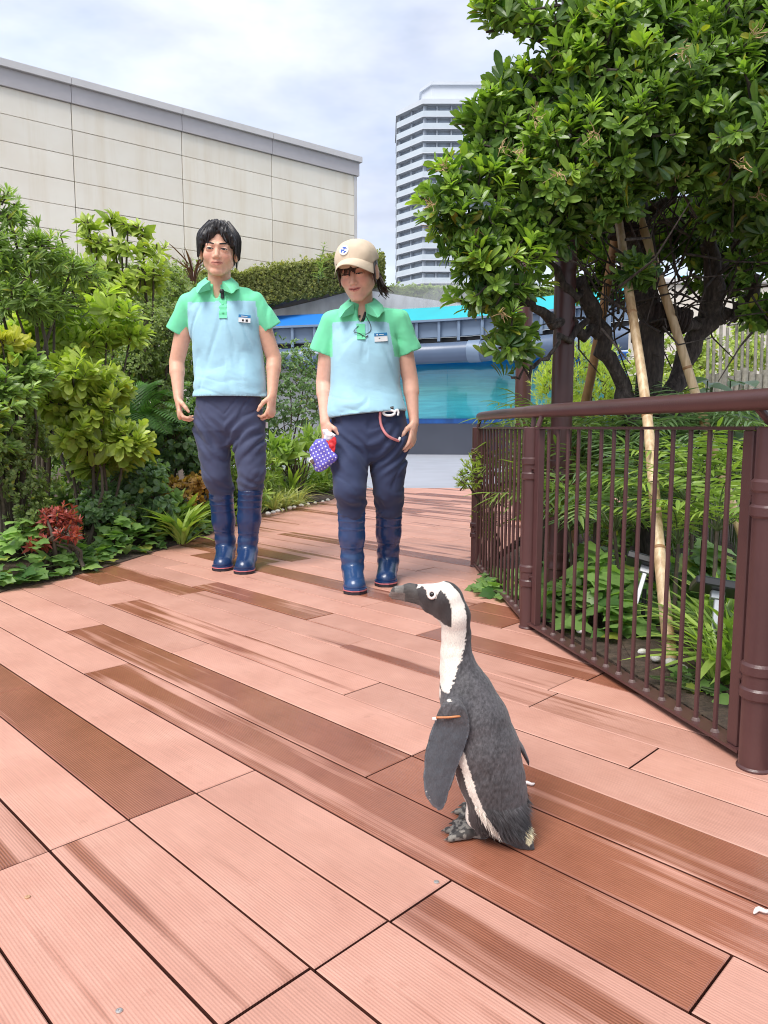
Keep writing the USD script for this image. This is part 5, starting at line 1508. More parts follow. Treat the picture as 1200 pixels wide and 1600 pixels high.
# feather relief: fine along the body, ragged towards the rump
def plumage(P):
    g = np.clip((P[:, 2] - .03) / .05, 0, 1) * np.clip((.39 - P[:, 2]) / .04, .25, 1)
    return (meshkit.fbm(P * [260, 260, 90], 2, 3) - .5) * .0022 * g + (meshkit.fbm(P * [70, 70, 26], 2, 9) - .5) * .0022 * g
fp.wave(plumage)
pm = fp.mesh()
PV, PN = np.array(pm.vertices), vertex_normals(pm)
# colouring of the plumage in the bird's own side view
lat = (PV - PP(745, 1180)) @ NS
side = PV - NS * lat[:, None]
uv = project(np.c_[side[:, 0], np.array([PY(745)] * len(side)) + (at(745, 668, 1.295)[0] - side[:, 0]) * math.tan(AL) * 0 , side[:, 2]])
uvd = project(PV)                       # used only to find which surface is flipper, by plane below
pu, pv_ = uv[:, 0], uv[:, 1]
# head: side view without the body's turn
m_head = PV[:, 2] > at(714, 1075, 1.3)[2]
hp_ = project(np.c_[PV[:, 0], np.full(len(PV), 1.31), PV[:, 2]])
pu = np.where(m_head, hp_[:, 0], pu); pv_ = np.where(m_head, hp_[:, 1], pv_)
jit = (meshkit.fbm(PV * 260, 2, 5) - .5)
jit2 = (meshkit.fbm(PV * 500, 2, 6) - .5)
pu_j, pv_j = pu + jit * 7, pv_ + jit2 * 7
BLK, WHT, GRY = np.array(srgb(54, 48, 48)), np.array(srgb(226, 216, 204)), np.array(srgb(77, 74, 76))
col = np.tile(GRY, (len(PV), 1))
mott = meshkit.fbm(PV * [420, 420, 150], 3, 8)
mott2 = meshkit.fbm(PV * [30, 30, 18], 3, 12)
col *= np.clip(0.10 + 1.75 * mott + .7 * (mott2 - .5), .25, 2)[:, None]
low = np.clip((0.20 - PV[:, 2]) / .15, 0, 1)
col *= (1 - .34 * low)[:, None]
# belly: white, with the dark horseshoe along it
tz = np.array([c[2] for c, _ in trunk]); o_ = np.argsort(tz)
ax_ = np.stack([np.interp(PV[:, 2], tz[o_], np.array([c[m] for c, _ in trunk])[o_]) for m in range(3)], 1)
rd_ = (PV - ax_) * [1, 1, 0]
c_ = unit(rd_) @ HB + jit * .10
bl_ = (~m_head) & (PV[:, 2] < at(730, 1135, 1.3)[2]) & (PV[:, 2] > .026)
wid = np.interp(PV[:, 2], [.03, .10, .17, .22, .26], [.04, .07, .09, .15, .28])
col = np.where((bl_ & (c_ > wid))[:, None], WHT * .95, col)
col = np.where((bl_ & (c_ > wid + .30) & (c_ < wid + .72))[:, None], BLK, col)
# breast above the flipper
br = (~m_head) & (PV[:, 2] >= at(730, 1090, 1.3)[2]) & (c_ > .60) & (np.abs(lat) < .036)
col = np.where(br[:, None], WHT * .95, col)
# neck and head
neck_white = [(600, 985), (676, 962), (688, 952), (690, 905), (705, 905), (716, 915), (724, 935), (727, 960), (727, 985), (724, 1005), (719, 1025), (710, 1040), (706, 1055), (700, 1068), (690, 1082), (600, 1090)]
nape = np.clip((1010 - pv_ + 40 * jit) / 26, 0, 1)[:, None]
col = np.where((m_head & ~in_poly(pu_j, pv_j, neck_white))[:, None], col * (1 - nape) + nape * BLK * .85 * (.7 + .6 * mott)[:, None], col)
col = np.where((m_head & in_poly(pu_j, pv_j, neck_white))[:, None], WHT, col)
band = [(651, 921), (656, 913), (668, 908), (686, 908), (701, 912), (714, 924), (722, 942), (725, 958), (727, 985), (705, 985), (704, 974), (704, 958), (703, 945), (700, 933), (694, 924), (687, 919), (682, 926), (680, 932), (668, 932), (666, 920), (661, 917)]
mask = [(640, 915), (652, 921), (661, 917), (666, 921), (668, 931), (681, 931), (683, 925), (687.5, 919.5), (694, 924), (700, 934), (703, 947), (704, 960), (703, 975), (692, 971), (686, 966), (679, 965), (672, 958), (660, 955), (640, 950)]
hb_ = m_head & (pv_ < 990)
sj_u, sj_v = pu + jit * 2.5, pv_ + jit2 * 2.5
col = np.where((hb_ & in_poly(sj_u, sj_v, mask))[:, None], BLK * (.8 + .5 * mott)[:, None], col)
col = np.where((hb_ & in_poly(sj_u, sj_v, band))[:, None], WHT * 1.02, col)
crown = [(640, 890), (668, 906), (686, 906.5), (702, 910.5), (715, 922), (724, 940), (727, 958), (727.5, 1000), (760, 1000), (760, 890)]
col = np.where((hb_ & in_poly(pu, pv_, crown))[:, None], BLK * .75, col)
# bare skin by the eye, beak
skin = m_head & (((pu - 671) / 9) ** 2 + ((pv_ - 917) / 6) ** 2 < 1)
col = np.where(skin[:, None], np.array(srgb(226, 196, 190)), col)
beak = m_head & (pu < 652 + .25 * (pv_ - 925))
streak = meshkit.fbm(np.c_[pu * .07, pv_ * .5, lat * 200], 3, 31)
col = np.where(beak[:, None], np.array(srgb(66, 62, 60)) * (.55 + 1.3 * streak)[:, None], col)
tipb = beak & (np.abs(pu - 624) < 7) & (pv_ < 932)
col = np.where(tipb[:, None], col * .5 + .5 * np.array(srgb(150, 144, 138)) * (.35 + streak)[:, None], col)
col = np.where((beak & (pv_ > 930.5) & (pu < 633))[:, None], np.array(srgb(120, 106, 100)) * (.4 + .9 * streak)[:, None], col)
# flippers: smooth slate with a few pale flecks at the rim
fz = (PV - fo) @ np.cross(e1, e2); fa, fb_ = (PV - fo) @ e1, (PV - fo) @ e2
isf = (np.abs(fz) < .0115) & in_poly(fa, fb_, pl * 1.015) & (PV[:, 2] < at(700, 1112, YF)[2])
SL = np.array(srgb(78, 82, 88)) * (.82 + .35 * meshkit.fbm(PV * 60, 3, 15))[:, None]
inner = ~in_poly(fa, fb_, (pl - pl.mean(0)) * .90 + pl.mean(0))
rim = ~in_poly(fa, fb_, (pl - pl.mean(0)) * .93 + pl.mean(0))
SL = SL * np.where(rim, 1.35, 1.0)[:, None] * (.86 + .28 * meshkit.noise(PV * [28, 28, 14], 44))[:, None]
fleck = (meshkit.noise(PV * 330, 17) > .80) & inner & (PV[:, 2] < .12)
SL = np.where(fleck[:, None], np.array(srgb(190, 186, 180)), SL)
fade = (np.clip((at(700, 1116, YF)[2] - PV[:, 2]) / .03 + jit, 0, 1) * isf)[:, None]
col = col * (1 - fade) + SL * fade
isff = (PV[:, 1] > 1.325) & (PV[:, 0] > at(800, 668, 1.35)[0])
col = np.where(isff[:, None], SL * 1.1, col)
# feet: blotched grey; tail: straw tip
isfeet = PV[:, 2] < .024 + .004 * jit
isfeet &= (PV[:, 0] < at(775, 668, 1.3)[0])
FT = np.where((meshkit.noise(PV * 150, 19) > .52)[:, None], np.array(srgb(128, 122, 114)), np.array(srgb(58, 54, 52)))
col = np.where(isfeet[:, None], FT * (.7 + .6 * mott)[:, None], col)
td = uvd; tl = (((td[:, 0] - 827) / 6.5) ** 2 + ((td[:, 1] - 1305) / 17) ** 2 < 1 + jit)
col = np.where(tl[:, None], np.array(srgb(214, 204, 168)) * (.6 + .7 * mott)[:, None], col)
M_plume = look('plumage_look', {
    'at': ('attribute', {'attribute': 'col'}), 'geo': ('geometry', {}), 'm': ('mapping', {'scale': (900, 900, 260)}), 'n': ('noise_texture', {'scale': 1.0, 'detail': 3.0, 'roughness': .6}),
    'r': ('rgb_ramp', {'ramp': [(.3, (.72, .72, .72)), (.7, (1.28, 1.28, 1.28))]}), 'mu': ('mix_color', {'blend_type': 'multiply', 'fac': .8, 'use_clamp': False}),
    'b': ('bump', {'strength': .5, 'distance': .0015}), 'p': ('principled_bsdf', {'roughness': .55, 'specular_ior_level': .3, 'sheen_weight': .15, 'sheen_roughness': .5})},
    [('geo.position', 'm.vector'), ('m.vector', 'n.vector'), ('n.fac', 'r.fac'), ('at.color', 'mu.a'), ('r.color', 'mu.b'), ('mu.result', 'p.base_color'), ('n.fac', 'b.height'), ('b.normal', 'p.normal')])
pg = Thing('penguin', 'black and white penguin standing in profile, thin orange band on its flipper', 'penguin', (PP(760, 1300)[0], 1.29, 0))
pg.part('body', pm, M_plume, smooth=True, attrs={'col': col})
# eye with its pale ring
cand = np.where(m_head & (np.hypot(uvd[:, 0] - 674.5, uvd[:, 1] - 927.5) < 2.5))[0]
ep = PV[cand[np.argmin(PV[cand, 1])]]; cand = cand[PV[cand, 1] < ep[1] + .012]; en = unit(PN[cand].mean(0))
M_eye = plain('eye_dark_look', (.015, .010, .009), .06, var=0)
M_ring = plain('eye_ring_look', srgb(232, 214, 206), .4, var=.03)
R4 = np.eye(4); ez = en; ex = unit(np.cross([0, 0, 1.0], ez)); R4[:3, 0], R4[:3, 1], R4[:3, 2], R4[:3, 3] = ex, np.cross(ez, ex), ez, ep
eye = trimesh.creation.icosphere(3, 0.0054); eye.apply_translation([0, 0, .0002])
pg.part('eye', eye.apply_transform(R4), M_eye, smooth=True)
th = np.linspace(0, 2 * np.pi, 25)
ringm = tube(np.c_[.0070 * np.cos(th), .0066 * np.sin(th), th * 0 + .0018], .0026, 8, caps=False)
pg.part('eye_ring', ringm.apply_transform(R4), M_ring, smooth=True)
# the wing band: a thin strap round the top of the flipper
M_band = plain('wing_band_look', srgb(188, 122, 76), .4, var=.1)
bp0, bp1 = at(684, 1121, YF - .009), at(718, 1119, YF - .010)
pg.part('wing_band', tube(spline([at(681, 1122, YF + .012), at(683, 1121.5, YF - .004), bp0, (bp0 + bp1) / 2 + [0, -.002, 0], bp1, at(721, 1119, YF + .004)], 24), .0019, 8), M_band, smooth=60)
pg.part('band_tab', bevel_box(at(679, 1123, YF - .005) + [-.004, -.002, -.0025], at(679, 1123, YF - .005) + [.004, .002, .0025], .001), M_bit)
# loose feather edge: short hairs along the rump and the tail
rh = np.random.default_rng(66)
sel = np.where((PV[:, 2] < .085) & (PV[:, 2] > .028) & ~isfeet & ~isf & (PV[:, 0] > at(745, 668, 1.29)[0]))[0]
sel = rh.choice(sel, min(2600, len(sel)), replace=False)
tail_dir = unit(PP(833, 1333) - PP(780, 1250))
hs, he = PV[sel], PV[sel] + (tail_dir * .013 + PN[sel] * .0028 + rh.normal(0, .0022, (len(sel), 3))) * rh.uniform(.5, 1.2, (len(sel), 1))
he[:, 2] = np.maximum(he[:, 2], .002)
sd_ = unit(np.cross(he - hs, PN[sel])) * .0011
fv = np.stack([hs - sd_, hs + sd_, he], 1).reshape(-1, 3)
pg.part('ragged_feathers', trimesh.Trimesh(fv, np.arange(len(fv)).reshape(-1, 3), process=False), M_plume, attrs={'col': np.repeat(col[sel] * rh.uniform(.6, 1.5, (len(sel), 1)), 3, 0)}, kind='stuff')
# ---------------------------------------------------------------- the two keepers
def skin_look(name, tone):
    return look(name, {'at': ('attribute', {'attribute': 'col'}), 'geo': ('geometry', {}), 'n': ('noise_texture', {'scale': 45.0, 'detail': 4.0}), 'r': ('rgb_ramp', {'ramp': [(.3, (.94, .92, .92)), (.7, (1.05, 1.05, 1.05))]}),
                       'mu': ('mix_color', {'blend_type': 'multiply', 'fac': 1.0, 'use_clamp': False}), 'p': ('principled_bsdf', {'roughness': .48, 'specular_ior_level': .4, 'subsurface_weight': .12, 'subsurface_radius': (1.0, .35, .2), 'subsurface_scale': .008})},
                [('geo.position', 'n.vector'), ('n.fac', 'r.fac'), ('at.color', 'mu.a'), ('r.color', 'mu.b'), ('mu.result', 'p.base_color')])


M_skin = skin_look('skin_look', 0)


def cloth_look(name, rough=.8, weave=900.0, bump=.25, base=None):
    nodes = {'geo': ('geometry', {}), 'n': ('noise_texture', {'scale': 14.0, 'detail': 4.0}), 'r': ('rgb_ramp', {'ramp': [(.3, (.93, .93, .93)), (.7, (1.05, 1.05, 1.05))]}),
             'w': ('noise_texture', {'scale': weave, 'detail': 1.0}), 'b': ('bump', {'strength': bump, 'distance': .001}), 'm': ('mapping', {'scale': (16, 16, 26)}), 'n2': ('noise_texture', {'scale': 1.0, 'detail': 3.0, 'distortion': .8}), 'b2': ('bump', {'strength': .14, 'distance': .010}),
             'mu': ('mix_color', {'blend_type': 'multiply', 'fac': 1.0, 'use_clamp': False}), 'p': ('principled_bsdf', {'roughness': rough, 'specular_ior_level': .25, 'sheen_weight': .12})}
    links = [('geo.position', 'n.vector'), ('n.fac', 'r.fac'), ('r.color', 'mu.b'), ('mu.result', 'p.base_color'), ('geo.position', 'w.vector'), ('w.fac', 'b.height'), ('geo.position', 'm.vector'), ('m.vector', 'n2.vector'), ('n2.fac', 'b2.height'), ('b2.normal', 'b.normal'), ('b.normal', 'p.normal')]
    if base is None:
        nodes['at'] = ('attribute', {'attribute': 'col'}); links.append(('at.color', 'mu.a'))
    else:
        nodes['c'] = ('color', {'value': base}); links.append(('c.color', 'mu.a'))
    return look(name, nodes, links)


M_shirt = cloth_look('polo_look')
GREEN, BLUE = np.array(srgb(120, 222, 172)), np.array(srgb(164, 208, 226))
M_collar = cloth_look('polo_collar_look', base=tuple(GREEN * .97))
M_trou = cloth_look('trouser_look', .75, 700.0, .3, srgb(66, 72, 98))
M_trou2 = cloth_look('trouser_dark_look', .75, 700.0, .3, srgb(52, 61, 90))
M_boot = plain('rubber_boot_look', srgb(28, 52, 92), .28, var=.10, scale=12, coat_weight=.25, coat_roughness=.15)
M_boot2 = plain('rubber_boot_light_look', srgb(40, 68, 110), .28, var=.10, scale=12, coat_weight=.25, coat_roughness=.15)
M_sole = plain('boot_sole_look', srgb(38, 34, 42), .6)
M_pink = plain('boot_stripe_look', srgb(196, 112, 118), .5)
M_hairm = look('hair_look', {'geo': ('geometry', {}), 'm': ('mapping', {'scale': (420, 420, 60)}), 'n': ('noise_texture', {'scale': 1.0, 'detail': 2.0}), 'c': ('rgb_ramp', {'ramp': [(.3, (.006, .005, .005)), (.7, (.030, .024, .024))]}),
                              'b': ('bump', {'strength': .6, 'distance': .002}), 'p': ('principled_bsdf', {'roughness': .42})}, [('geo.position', 'm.vector'), ('m.vector', 'n.vector'), ('n.fac', 'c.fac'), ('c.color', 'p.base_color'), ('n.fac', 'b.height'), ('b.normal', 'p.normal')])
M_hairb = look('brown_hair_look', {'geo': ('geometry', {}), 'm': ('mapping', {'scale': (420, 420, 60)}), 'n': ('noise_texture', {'scale': 1.0, 'detail': 2.0}), 'c': ('rgb_ramp', {'ramp': [(.3, (.022, .010, .008)), (.7, (.075, .036, .026))]}),
                              'b': ('bump', {'strength': .6, 'distance': .002}), 'p': ('principled_bsdf', {'roughness': .42})}, [('geo.position', 'm.vector'), ('m.vector', 'n.vector'), ('n.fac', 'c.fac'), ('c.color', 'p.base_color'), ('n.fac', 'b.height'), ('b.normal', 'p.normal')])
M_white = plain('white_plastic_look', srgb(232, 232, 232), .35, var=.03)
M_tagblue = plain('tag_blue_look', srgb(40, 120, 176), .35, var=.05)
M_iris = plain('iris_look', (.012, .008, .007), .15, var=0)
M_sclera = plain('sclera_look', srgb(214, 204, 200), .25, var=.02)
M_lash = plain('lash_look', (.018, .012, .011), .6, var=0)


class Head:
    """A head frame: centre, right (picture right), forward, up, and scale."""
    def __init__(self, c, yaw, pitch, roll, s):
        self.c, self.s = np.asarray(c, float), s
        cy, sy = math.cos(yaw), math.sin(yaw)
        f = np.array([sy, -cy, 0.0]); r = np.array([cy, sy, 0.0]); u = up.copy()
        f, u = f * math.cos(pitch) - u * math.sin(pitch), u * math.cos(pitch) + f * math.sin(pitch)
        r, u = r * math.cos(roll) + u * math.sin(roll), u * math.cos(roll) - r * math.sin(roll)
        self.F = np.array([r, f, u])

    def p(self, x, y, z):
        return self.c + self.s * (np.array([x, y, z]) @ self.F)

    def local(self, P):
        return (P - self.c) @ self.F.T / self.s

    def ell(self, c, r):
        return ell(self.p(*c), np.array(r) * self.s, self.F)

    def cone(self, a, b, ra, rb=None):
        return cone(self.p(*a), self.p(*b), ra * self.s, (ra if rb is None else rb) * self.s)


def add_head(F, H, smile=0.0, soft=0.0):
    k = .012
    F.add(H.ell((0, -.015, .036), (.076, .094, .085)), k)
    F.add(H.ell((0, .020, -.022), (.0645, .070, .080)), .02)
    for s in (-1, 1):
        F.add(H.cone((s * .046, .005, -.052), (s * .016, .060, -.094), .021, .016), .02)
        F.add(H.ell((s * .036, .056, -.026), (.026, .024, .026)), .018)
        F.add(H.cone((s * .010, .083, .022), (s * .042, .068, .020), .010, .009), .012)
        F.add(H.ell((s * .079, -.014, -.006), (.011, .019, .033)), .006)
    F.add(H.ell((0, .066, -.092), (.021, .018, .016)), .016)
    for s in (-1, 1):
        F.add(H.ell((s * .031, .092, .002), (.020, .014, .011)), .010, True)
        F.add(H.ell((s * .031, .074, .001), (.019, .015, .0135)), .003)
    F.add(H.cone((0, .082, .010), (0, .096, -.028), .0070, .0110), .009)
    for s in (-1, 1):
        F.add(H.ell((s * .0120, .088, -.033), (.0075, .009, .007)), .006)
    F.add(H.ell((0, .073, -.058), (.030, .020, .022)), .012)
    for s in (-1, 1):
        F.add(H.cone((0, .090, -.054), (s * .022, .079, -.056 + .006 * smile), .0048, .003), .005)
        F.add(H.cone((0, .088, -.066), (s * .019, .079, -.062 + .006 * smile), .0058, .0032), .005)
        F.add(H.cone((0, .0985, -.0595), (s * .022, .088, -.0585 + .006 * smile), .0030, .0018), .002, True)


def face_paint(H, P, base, lip, smile=0.0):
    q = H.local(P)
    col = np.tile(np.array(base), (len(P), 1))
    infront = q[:, 1] > .03
    blush = np.exp(-(((np.abs(q[:, 0]) - .042) / .02) ** 2 + ((q[:, 2] + .028) / .02) ** 2)) * infront
    col = col * (1 - .30 * blush[:, None]) + np.array(srgb(214, 128, 112)) * .30 * blush[:, None]
    x = np.abs(q[:, 0])
    zl = -.0600 + .17 * smile * x
    l = (np.clip(1 - (x / .027) ** 2, 0, 1) ** .5) * (.0105 if smile < .8 else .0085)
    m = infront & (np.abs(q[:, 2] - zl) < l) & (q[:, 1] > .07)
    col = np.where(m[:, None], np.array(lip) * .6 + np.array(base) * .4, col)
    gap = infront & (x < .027) & (np.abs(q[:, 2] - zl - .001) < .0030 * (1 - (x / .03) ** 2)) & (q[:, 1] > .06)
    col = np.where(gap[:, None], np.array(srgb(122, 60, 58)) if smile > .8 else np.array(srgb(136, 78, 68)), col)
    ny = np.exp(-(((x - .012) / .005) ** 2 + ((q[:, 2] + .041) / .004) ** 2)) * (q[:, 1] > .08)
    return col * (1 - .35 * ny[:, None])


def add_face_parts(t, H, F, under, lid=.4, brow=M_hairm, look_down=0.0):
    """Eyes with lash lines and brows, as children of the body mesh."""
    for s in (-1, 1):
        def onface(x, z, off=0.0):
            # march inwards from in front until the skin
            for y in np.linspace(.13, .03, 101):
                p = H.p(x, y, z)
                i = [np.clip(np.searchsorted(a, v_) - 1, 0, len(a) - 2) for a, v_ in zip(F.ax, p)]
                tt = [(p[m] - F.ax[m][i[m]]) / (F.ax[m][i[m] + 1] - F.ax[m][i[m]]) for m in range(3)]
                c = F.D[i[0]:i[0] + 2, i[1]:i[1] + 2, i[2]:i[2] + 2]
                v_ = 0
                for a_, b_, c_ in np.ndindex(2, 2, 2):
                    v_ += c[a_, b_, c_] * (tt[0] if a_ else 1 - tt[0]) * (tt[1] if b_ else 1 - tt[1]) * (tt[2] if c_ else 1 - tt[2])
                if v_ < 0:
                    return H.p(x, y + off, z)
            return H.p(x, .07, z)
        xs = np.linspace(-.0155, .0155, 11)
        zu = .0045 * (1 - (xs / .0165) ** 2) * (1 - .4 * lid) - .001 * look_down
        zd = -.0042 * (1 - (xs / .0165) ** 2) * (1 - .7 * lid)
        U = np.array([onface(s * .031 + x, .002 + a, .0009) for x, a in zip(xs, zu)]); D_ = np.array([onface(s * .031 + x, .002 + a, .0009) for x, a in zip(xs, zd)])
        n = len(xs); v = np.vstack([U, D_]); f = []
        for i in range(n - 1):
            f += [[i, n + i, n + i + 1], [i, n + i + 1, i + 1]]
        e = t.part('eye', trimesh.Trimesh(v, f, process=False), M_sclera, under=under)
        xi = np.linspace(-.0058, .0058, 7) + .001 * s * 0
        zu2 = np.interp(xi, xs, zu); zd2 = np.interp(xi, xs, zd) - 0
        U2 = np.array([onface(s * .031 + x, .002 + a, .0017) for x, a in zip(xi, zu2)]); D2 = np.array([onface(s * .031 + x, .002 + a, .0017) for x, a in zip(xi, zd2)])
        n = len(xi); v = np.vstack([U2, D2]); f = []
        for i in range(n - 1):
            f += [[i, n + i, n + i + 1], [i, n + i + 1, i + 1]]
        t.part('iris', trimesh.Trimesh(v, f, process=False), M_iris, under=e)
        t.part('eyelashes', tube(U + H.F[1] * .0012 + H.F[2] * .0006, np.r_[.0008, np.full(9, .0019), .0010] * H.s, 6), M_lash, under=under)
        xb = np.linspace(-.020, .021, 9) * s
        B = np.array([onface(s * .032 + x, .0235 + .0045 * math.sin(min(max((x * s + .02) / .041, 0), 1) * 2.4), .0008) for x in xb])
        t.part('eyebrow', tube(B, np.array([.0022, .0034, .0038, .0038, .0036, .0032, .0027, .002, .0012]) * H.s, 6), brow, under=under, smooth=60)


def hand(F, w, d, f, inn, s=1.0, curl=(.35, .45, .3), grip=False, thumb_in=.3):
    """A hand from wrist w along d; f towards the thumb side, inn towards the palm."""
    d, f, inn = unit(d), unit(f), unit(inn)
    f = unit(f - d * (f @ d)); inn = unit(inn - d * (inn @ d) - f * (inn @ f))
    W = lambda a, b, c: w + s * (d * a + f * b + inn * c)
    F.add(fcone(W(-.01, 0, 0), W(.03, .002, 0), .026 * s, .030 * s, inn, .62), .012)
    F.add(fcone(W(.03, .004, 0), W(.082, .002, .002), .034 * s, .038 * s, inn, .40), .010)
    for b, L, r in ((.031, .88, .0092), (.0105, 1.0, .0096), (-.0105, .95, .0092), (-.030, .76, .0080)):
        p = W(.083 - abs(b) * .12, b, .001); fan = f * (b * .10) ; a = 0.0
        for seg, (ln, cu) in enumerate(zip((.042, .027, .022), curl)):
            a += cu * (1 + (.25 if b < 0 else 0))
            dirn = unit(d * math.cos(a) + inn * math.sin(a) + fan)
            q = p + dirn * ln * L * s
            F.add(cone(p, q, r * s * (1 - .06 * seg), r * s * (.95 - .10 * seg)), .0035)
            p = q
    p = W(.022, .026, .004)
    for ln, (da, fb, ic), r0, r1 in ((.036, (.62, .62, thumb_in), .0135, .0115), (.030, (.86, .26, thumb_in + .15), .0112, .0100), (.024, (.92, .02, thumb_in + .2), .0098, .0075)):
        q = p + unit(d * da + f * fb + inn * ic) * ln * s
        F.add(cone(p, q, r0 * s, r1 * s), .005)
        p = q
    return p


def arm(F, S, E, W_, r=(.047, .042, .036, .027), k=.015):
    F.add(cone(S, S * .5 + E * .5, r[0], r[1] * 1.02), .003)
    F.add(cone(S * .5 + E * .5, E, r[1] * 1.02, r[1] * .90), .003)
    m = E * .72 + W_ * .28
    F.add(cone(E, m, r[1] * .90, r[2] * 1.06), .003)
    F.add(fcone(m, W_, r[2] * 1.06, r[3], unit(np.cross(W_ - E, [0, 1, 0])), .90), .003)


def make_polo(t, rows, shoulders, arms, hem, neck, col_fn, fold_seed, hem_r=(.078, .086), hem_tilt=(0, 0), hip_fold=0.0, res=.0052):
    """The shirt: a lofted torso with two short sleeves, cut at hem and cuffs."""
    R = np.array(rows)
    x0, x1 = min(R[:, 1].min() - R[:, 3].max(), arms[0][1][0]) - .12, max(R[:, 1].max() + R[:, 3].max(), arms[1][1][0]) + .12
    y0, y1 = R[:, 2].min() - R[:, 4].max() - .05, R[:, 2].max() + R[:, 4].max() + .05
    Fs = Field(axis((x0, x1, res)), axis((y0, y1, res)), axis((R[:, 0].min() - .02, R[:, 0].max() + .10, res)))
    from scipy.interpolate import PchipInterpolator
    Rs = R[np.argsort(R[:, 0])]; zz_ = np.linspace(Rs[0, 0], Rs[-1, 0], 60)
    Rz = np.c_[zz_, np.stack([np.convolve(np.r_[[c_[0]] * 4, c_, [c_[-1]] * 4], np.ones(9) / 9, 'valid') for c_ in PchipInterpolator(Rs[:, 0], Rs[:, 1:])(zz_).T], 1)]
    Fs.add(loft(Rz, 2.25), .01)
    for S in shoulders:
        Fs.add(cone(neck * .75 + S * .25 - up * .035, S - up * .004, .060, .052), .04)
    Fs.add(cone(neck - up * .07, neck - up * .008, .078, .062), .035)
    for S, Cuff in arms:
        d = unit(Cuff - S)
        Fs.add(both(cone(S, Cuff + d * .05, hem_r[0], hem_r[1]), Cuff, d), .010)
    hz = np.array(hem, float)

    def folds(P):
        c = np.c_[P[:, 0] * 1.0 + P[:, 2] * .35, P[:, 1], P[:, 2] * .55 - P[:, 0] * .2]
        a = (meshkit.fbm(c * [7.0, 7.0, 10.0], 2, fold_seed) - .5) * .015
        low = np.clip(1 - (P[:, 2] - R[:, 0].min()) / .22, 0, 1)
        b = np.sin(P[:, 2] * 62 + 5 * meshkit.noise(P * 6, fold_seed + 3) + 14 * np.abs(P[:, 0] - R[0, 1])) * .0038 * low
        seam = np.exp(-np.abs(np.abs(P[:, 2] - hz[2]) - .024) / .003) * 0
        # sharp creases running down from the armholes and across the waist
        w = np.c_[P[:, 0] * 9 + P[:, 2] * 3 * np.sign(P[:, 0] - R[0, 1]), P[:, 1] * 6, P[:, 2] * 3.2]
        cr = np.abs(meshkit.fbm(w, 2, fold_seed + 11) - .5)
        a = a + np.clip(.09 - cr, 0, 1) * .055
        w2 = np.c_[P[:, 0] * 3.5, P[:, 1] * 4, P[:, 2] * 13 + P[:, 0] * 4]
        a = a + np.clip(.07 - np.abs(meshkit.fbm(w2, 2, fold_seed + 23) - .5), 0, 1) * .06 * low
        return a + b * .5
    Fs.wave(folds, .04)
    Fs.cut(hz, unit([hem_tilt[0], hem_tilt[1], -1.0]))
    Fs.add(ell(neck + [0, -.085, -.030], (.021, .050, .052)), .006, True)
    for S, Cuff in arms:              # hollow the cuffs a little
        d = unit(Cuff - S)
        Fs.add(cone(Cuff - d * .012, Cuff + d * .05, hem_r[1] - .030, hem_r[1] - .022), .004, True)
    m = Fs.mesh()
    V = np.array(m.vertices); N = vertex_normals(m)
    return t.part('polo_shirt', m, M_shirt, smooth=True, attrs={'col': col_fn(V, N)}), Fs


def polo_paint(yoke_z, arm_z, x0, x1):
    """Green yoke, sleeves and collar; light blue from the chest seam down, between the armholes."""
    def f(V, N):
        free = V[:, 2] < arm_z
        q = np.clip((yoke_z - V[:, 2]) / (yoke_z - arm_z), 0, 1)
        inside = (V[:, 0] > x0[0] + (x0[1] - x0[0]) * q) & (V[:, 0] < x1[0] + (x1[1] - x1[0]) * q)
        blue = (V[:, 2] < yoke_z - .004 * np.sin(V[:, 0] * 12)) & (inside | free)
        return np.where(blue[:, None], BLUE, GREEN)
    return f


def collar(t, under, neck, fwd, r0=.064, h=.052, open_=.42, tilt=.35, mat=None):
    """A turned-down polo collar round the neck, open at the front."""
    rt_ = np.cross(fwd, up); rt_ = -rt_ if rt_[0] < 0 else rt_
    n = 33; th = np.linspace(-math.pi + open_, math.pi - open_, n)       # 0 at the back
    prof = []
    for a in th:
        fr = (1 - math.cos(a)) / 2                       # 0 back, 1 front
        out = -fwd * math.cos(a) + rt_ * math.sin(a)
        base = neck + out * r0 * (1 - .04 * fr) + fwd * .030 * fr - up * (tilt * .16 * fr ** 1.3)
        tip = np.exp(-((abs(a) - (math.pi - open_)) / .30) ** 2)
        top = base + up * .012
        low = base + out * (.030 + .010 * fr) - up * (h * .60 + .018 * tip) + fwd * (.016 * fr + .010 * tip) + rt_ * np.sign(a) * (.020 * fr + .016 * tip)
        mid = (top + low) / 2 + out * .013
        inn = base - up * .030 - out * .002
        prof.append([inn, top - out * .0035, top + out * .003, mid, low, low - out * .005, mid - out * .005])
    P = np.array(prof); m = P.shape[1]
    f = []
    for i in range(n - 1):
        for j in range(m):
            a, b, c, d_ = i * m + j, i * m + (j + 1) % m, (i + 1) * m + (j + 1) % m, (i + 1) * m + j
            f += [[a, b, c], [a, c, d_]]
    for e in (0, n - 1):
        f += [[e * m, e * m + j, e * m + j + 1] for j in range(1, m - 1)]
    me = trimesh.Trimesh(P.reshape(-1, 3), f, process=False); me.fix_normals()
    return t.part('collar', me, mat or M_collar, under=under, smooth=50)


def surface_point(Fs, u, v, y_from, y_to, off=.002):
    """First point of the field's surface on the line of sight through a picture point."""
    for Y in np.linspace(y_from, y_to, 260):
        p = at(u, v, Y)
        i = [int(np.clip(np.searchsorted(a, x), 1, len(a) - 1)) for a, x in zip(Fs.ax, p)]
        if Fs.D[i[0], i[1], i[2]] < 0:
            return p - unit(p - [0, 0, CAM_H]) * off
    return at(u, v, (y_from + y_to) / 2)


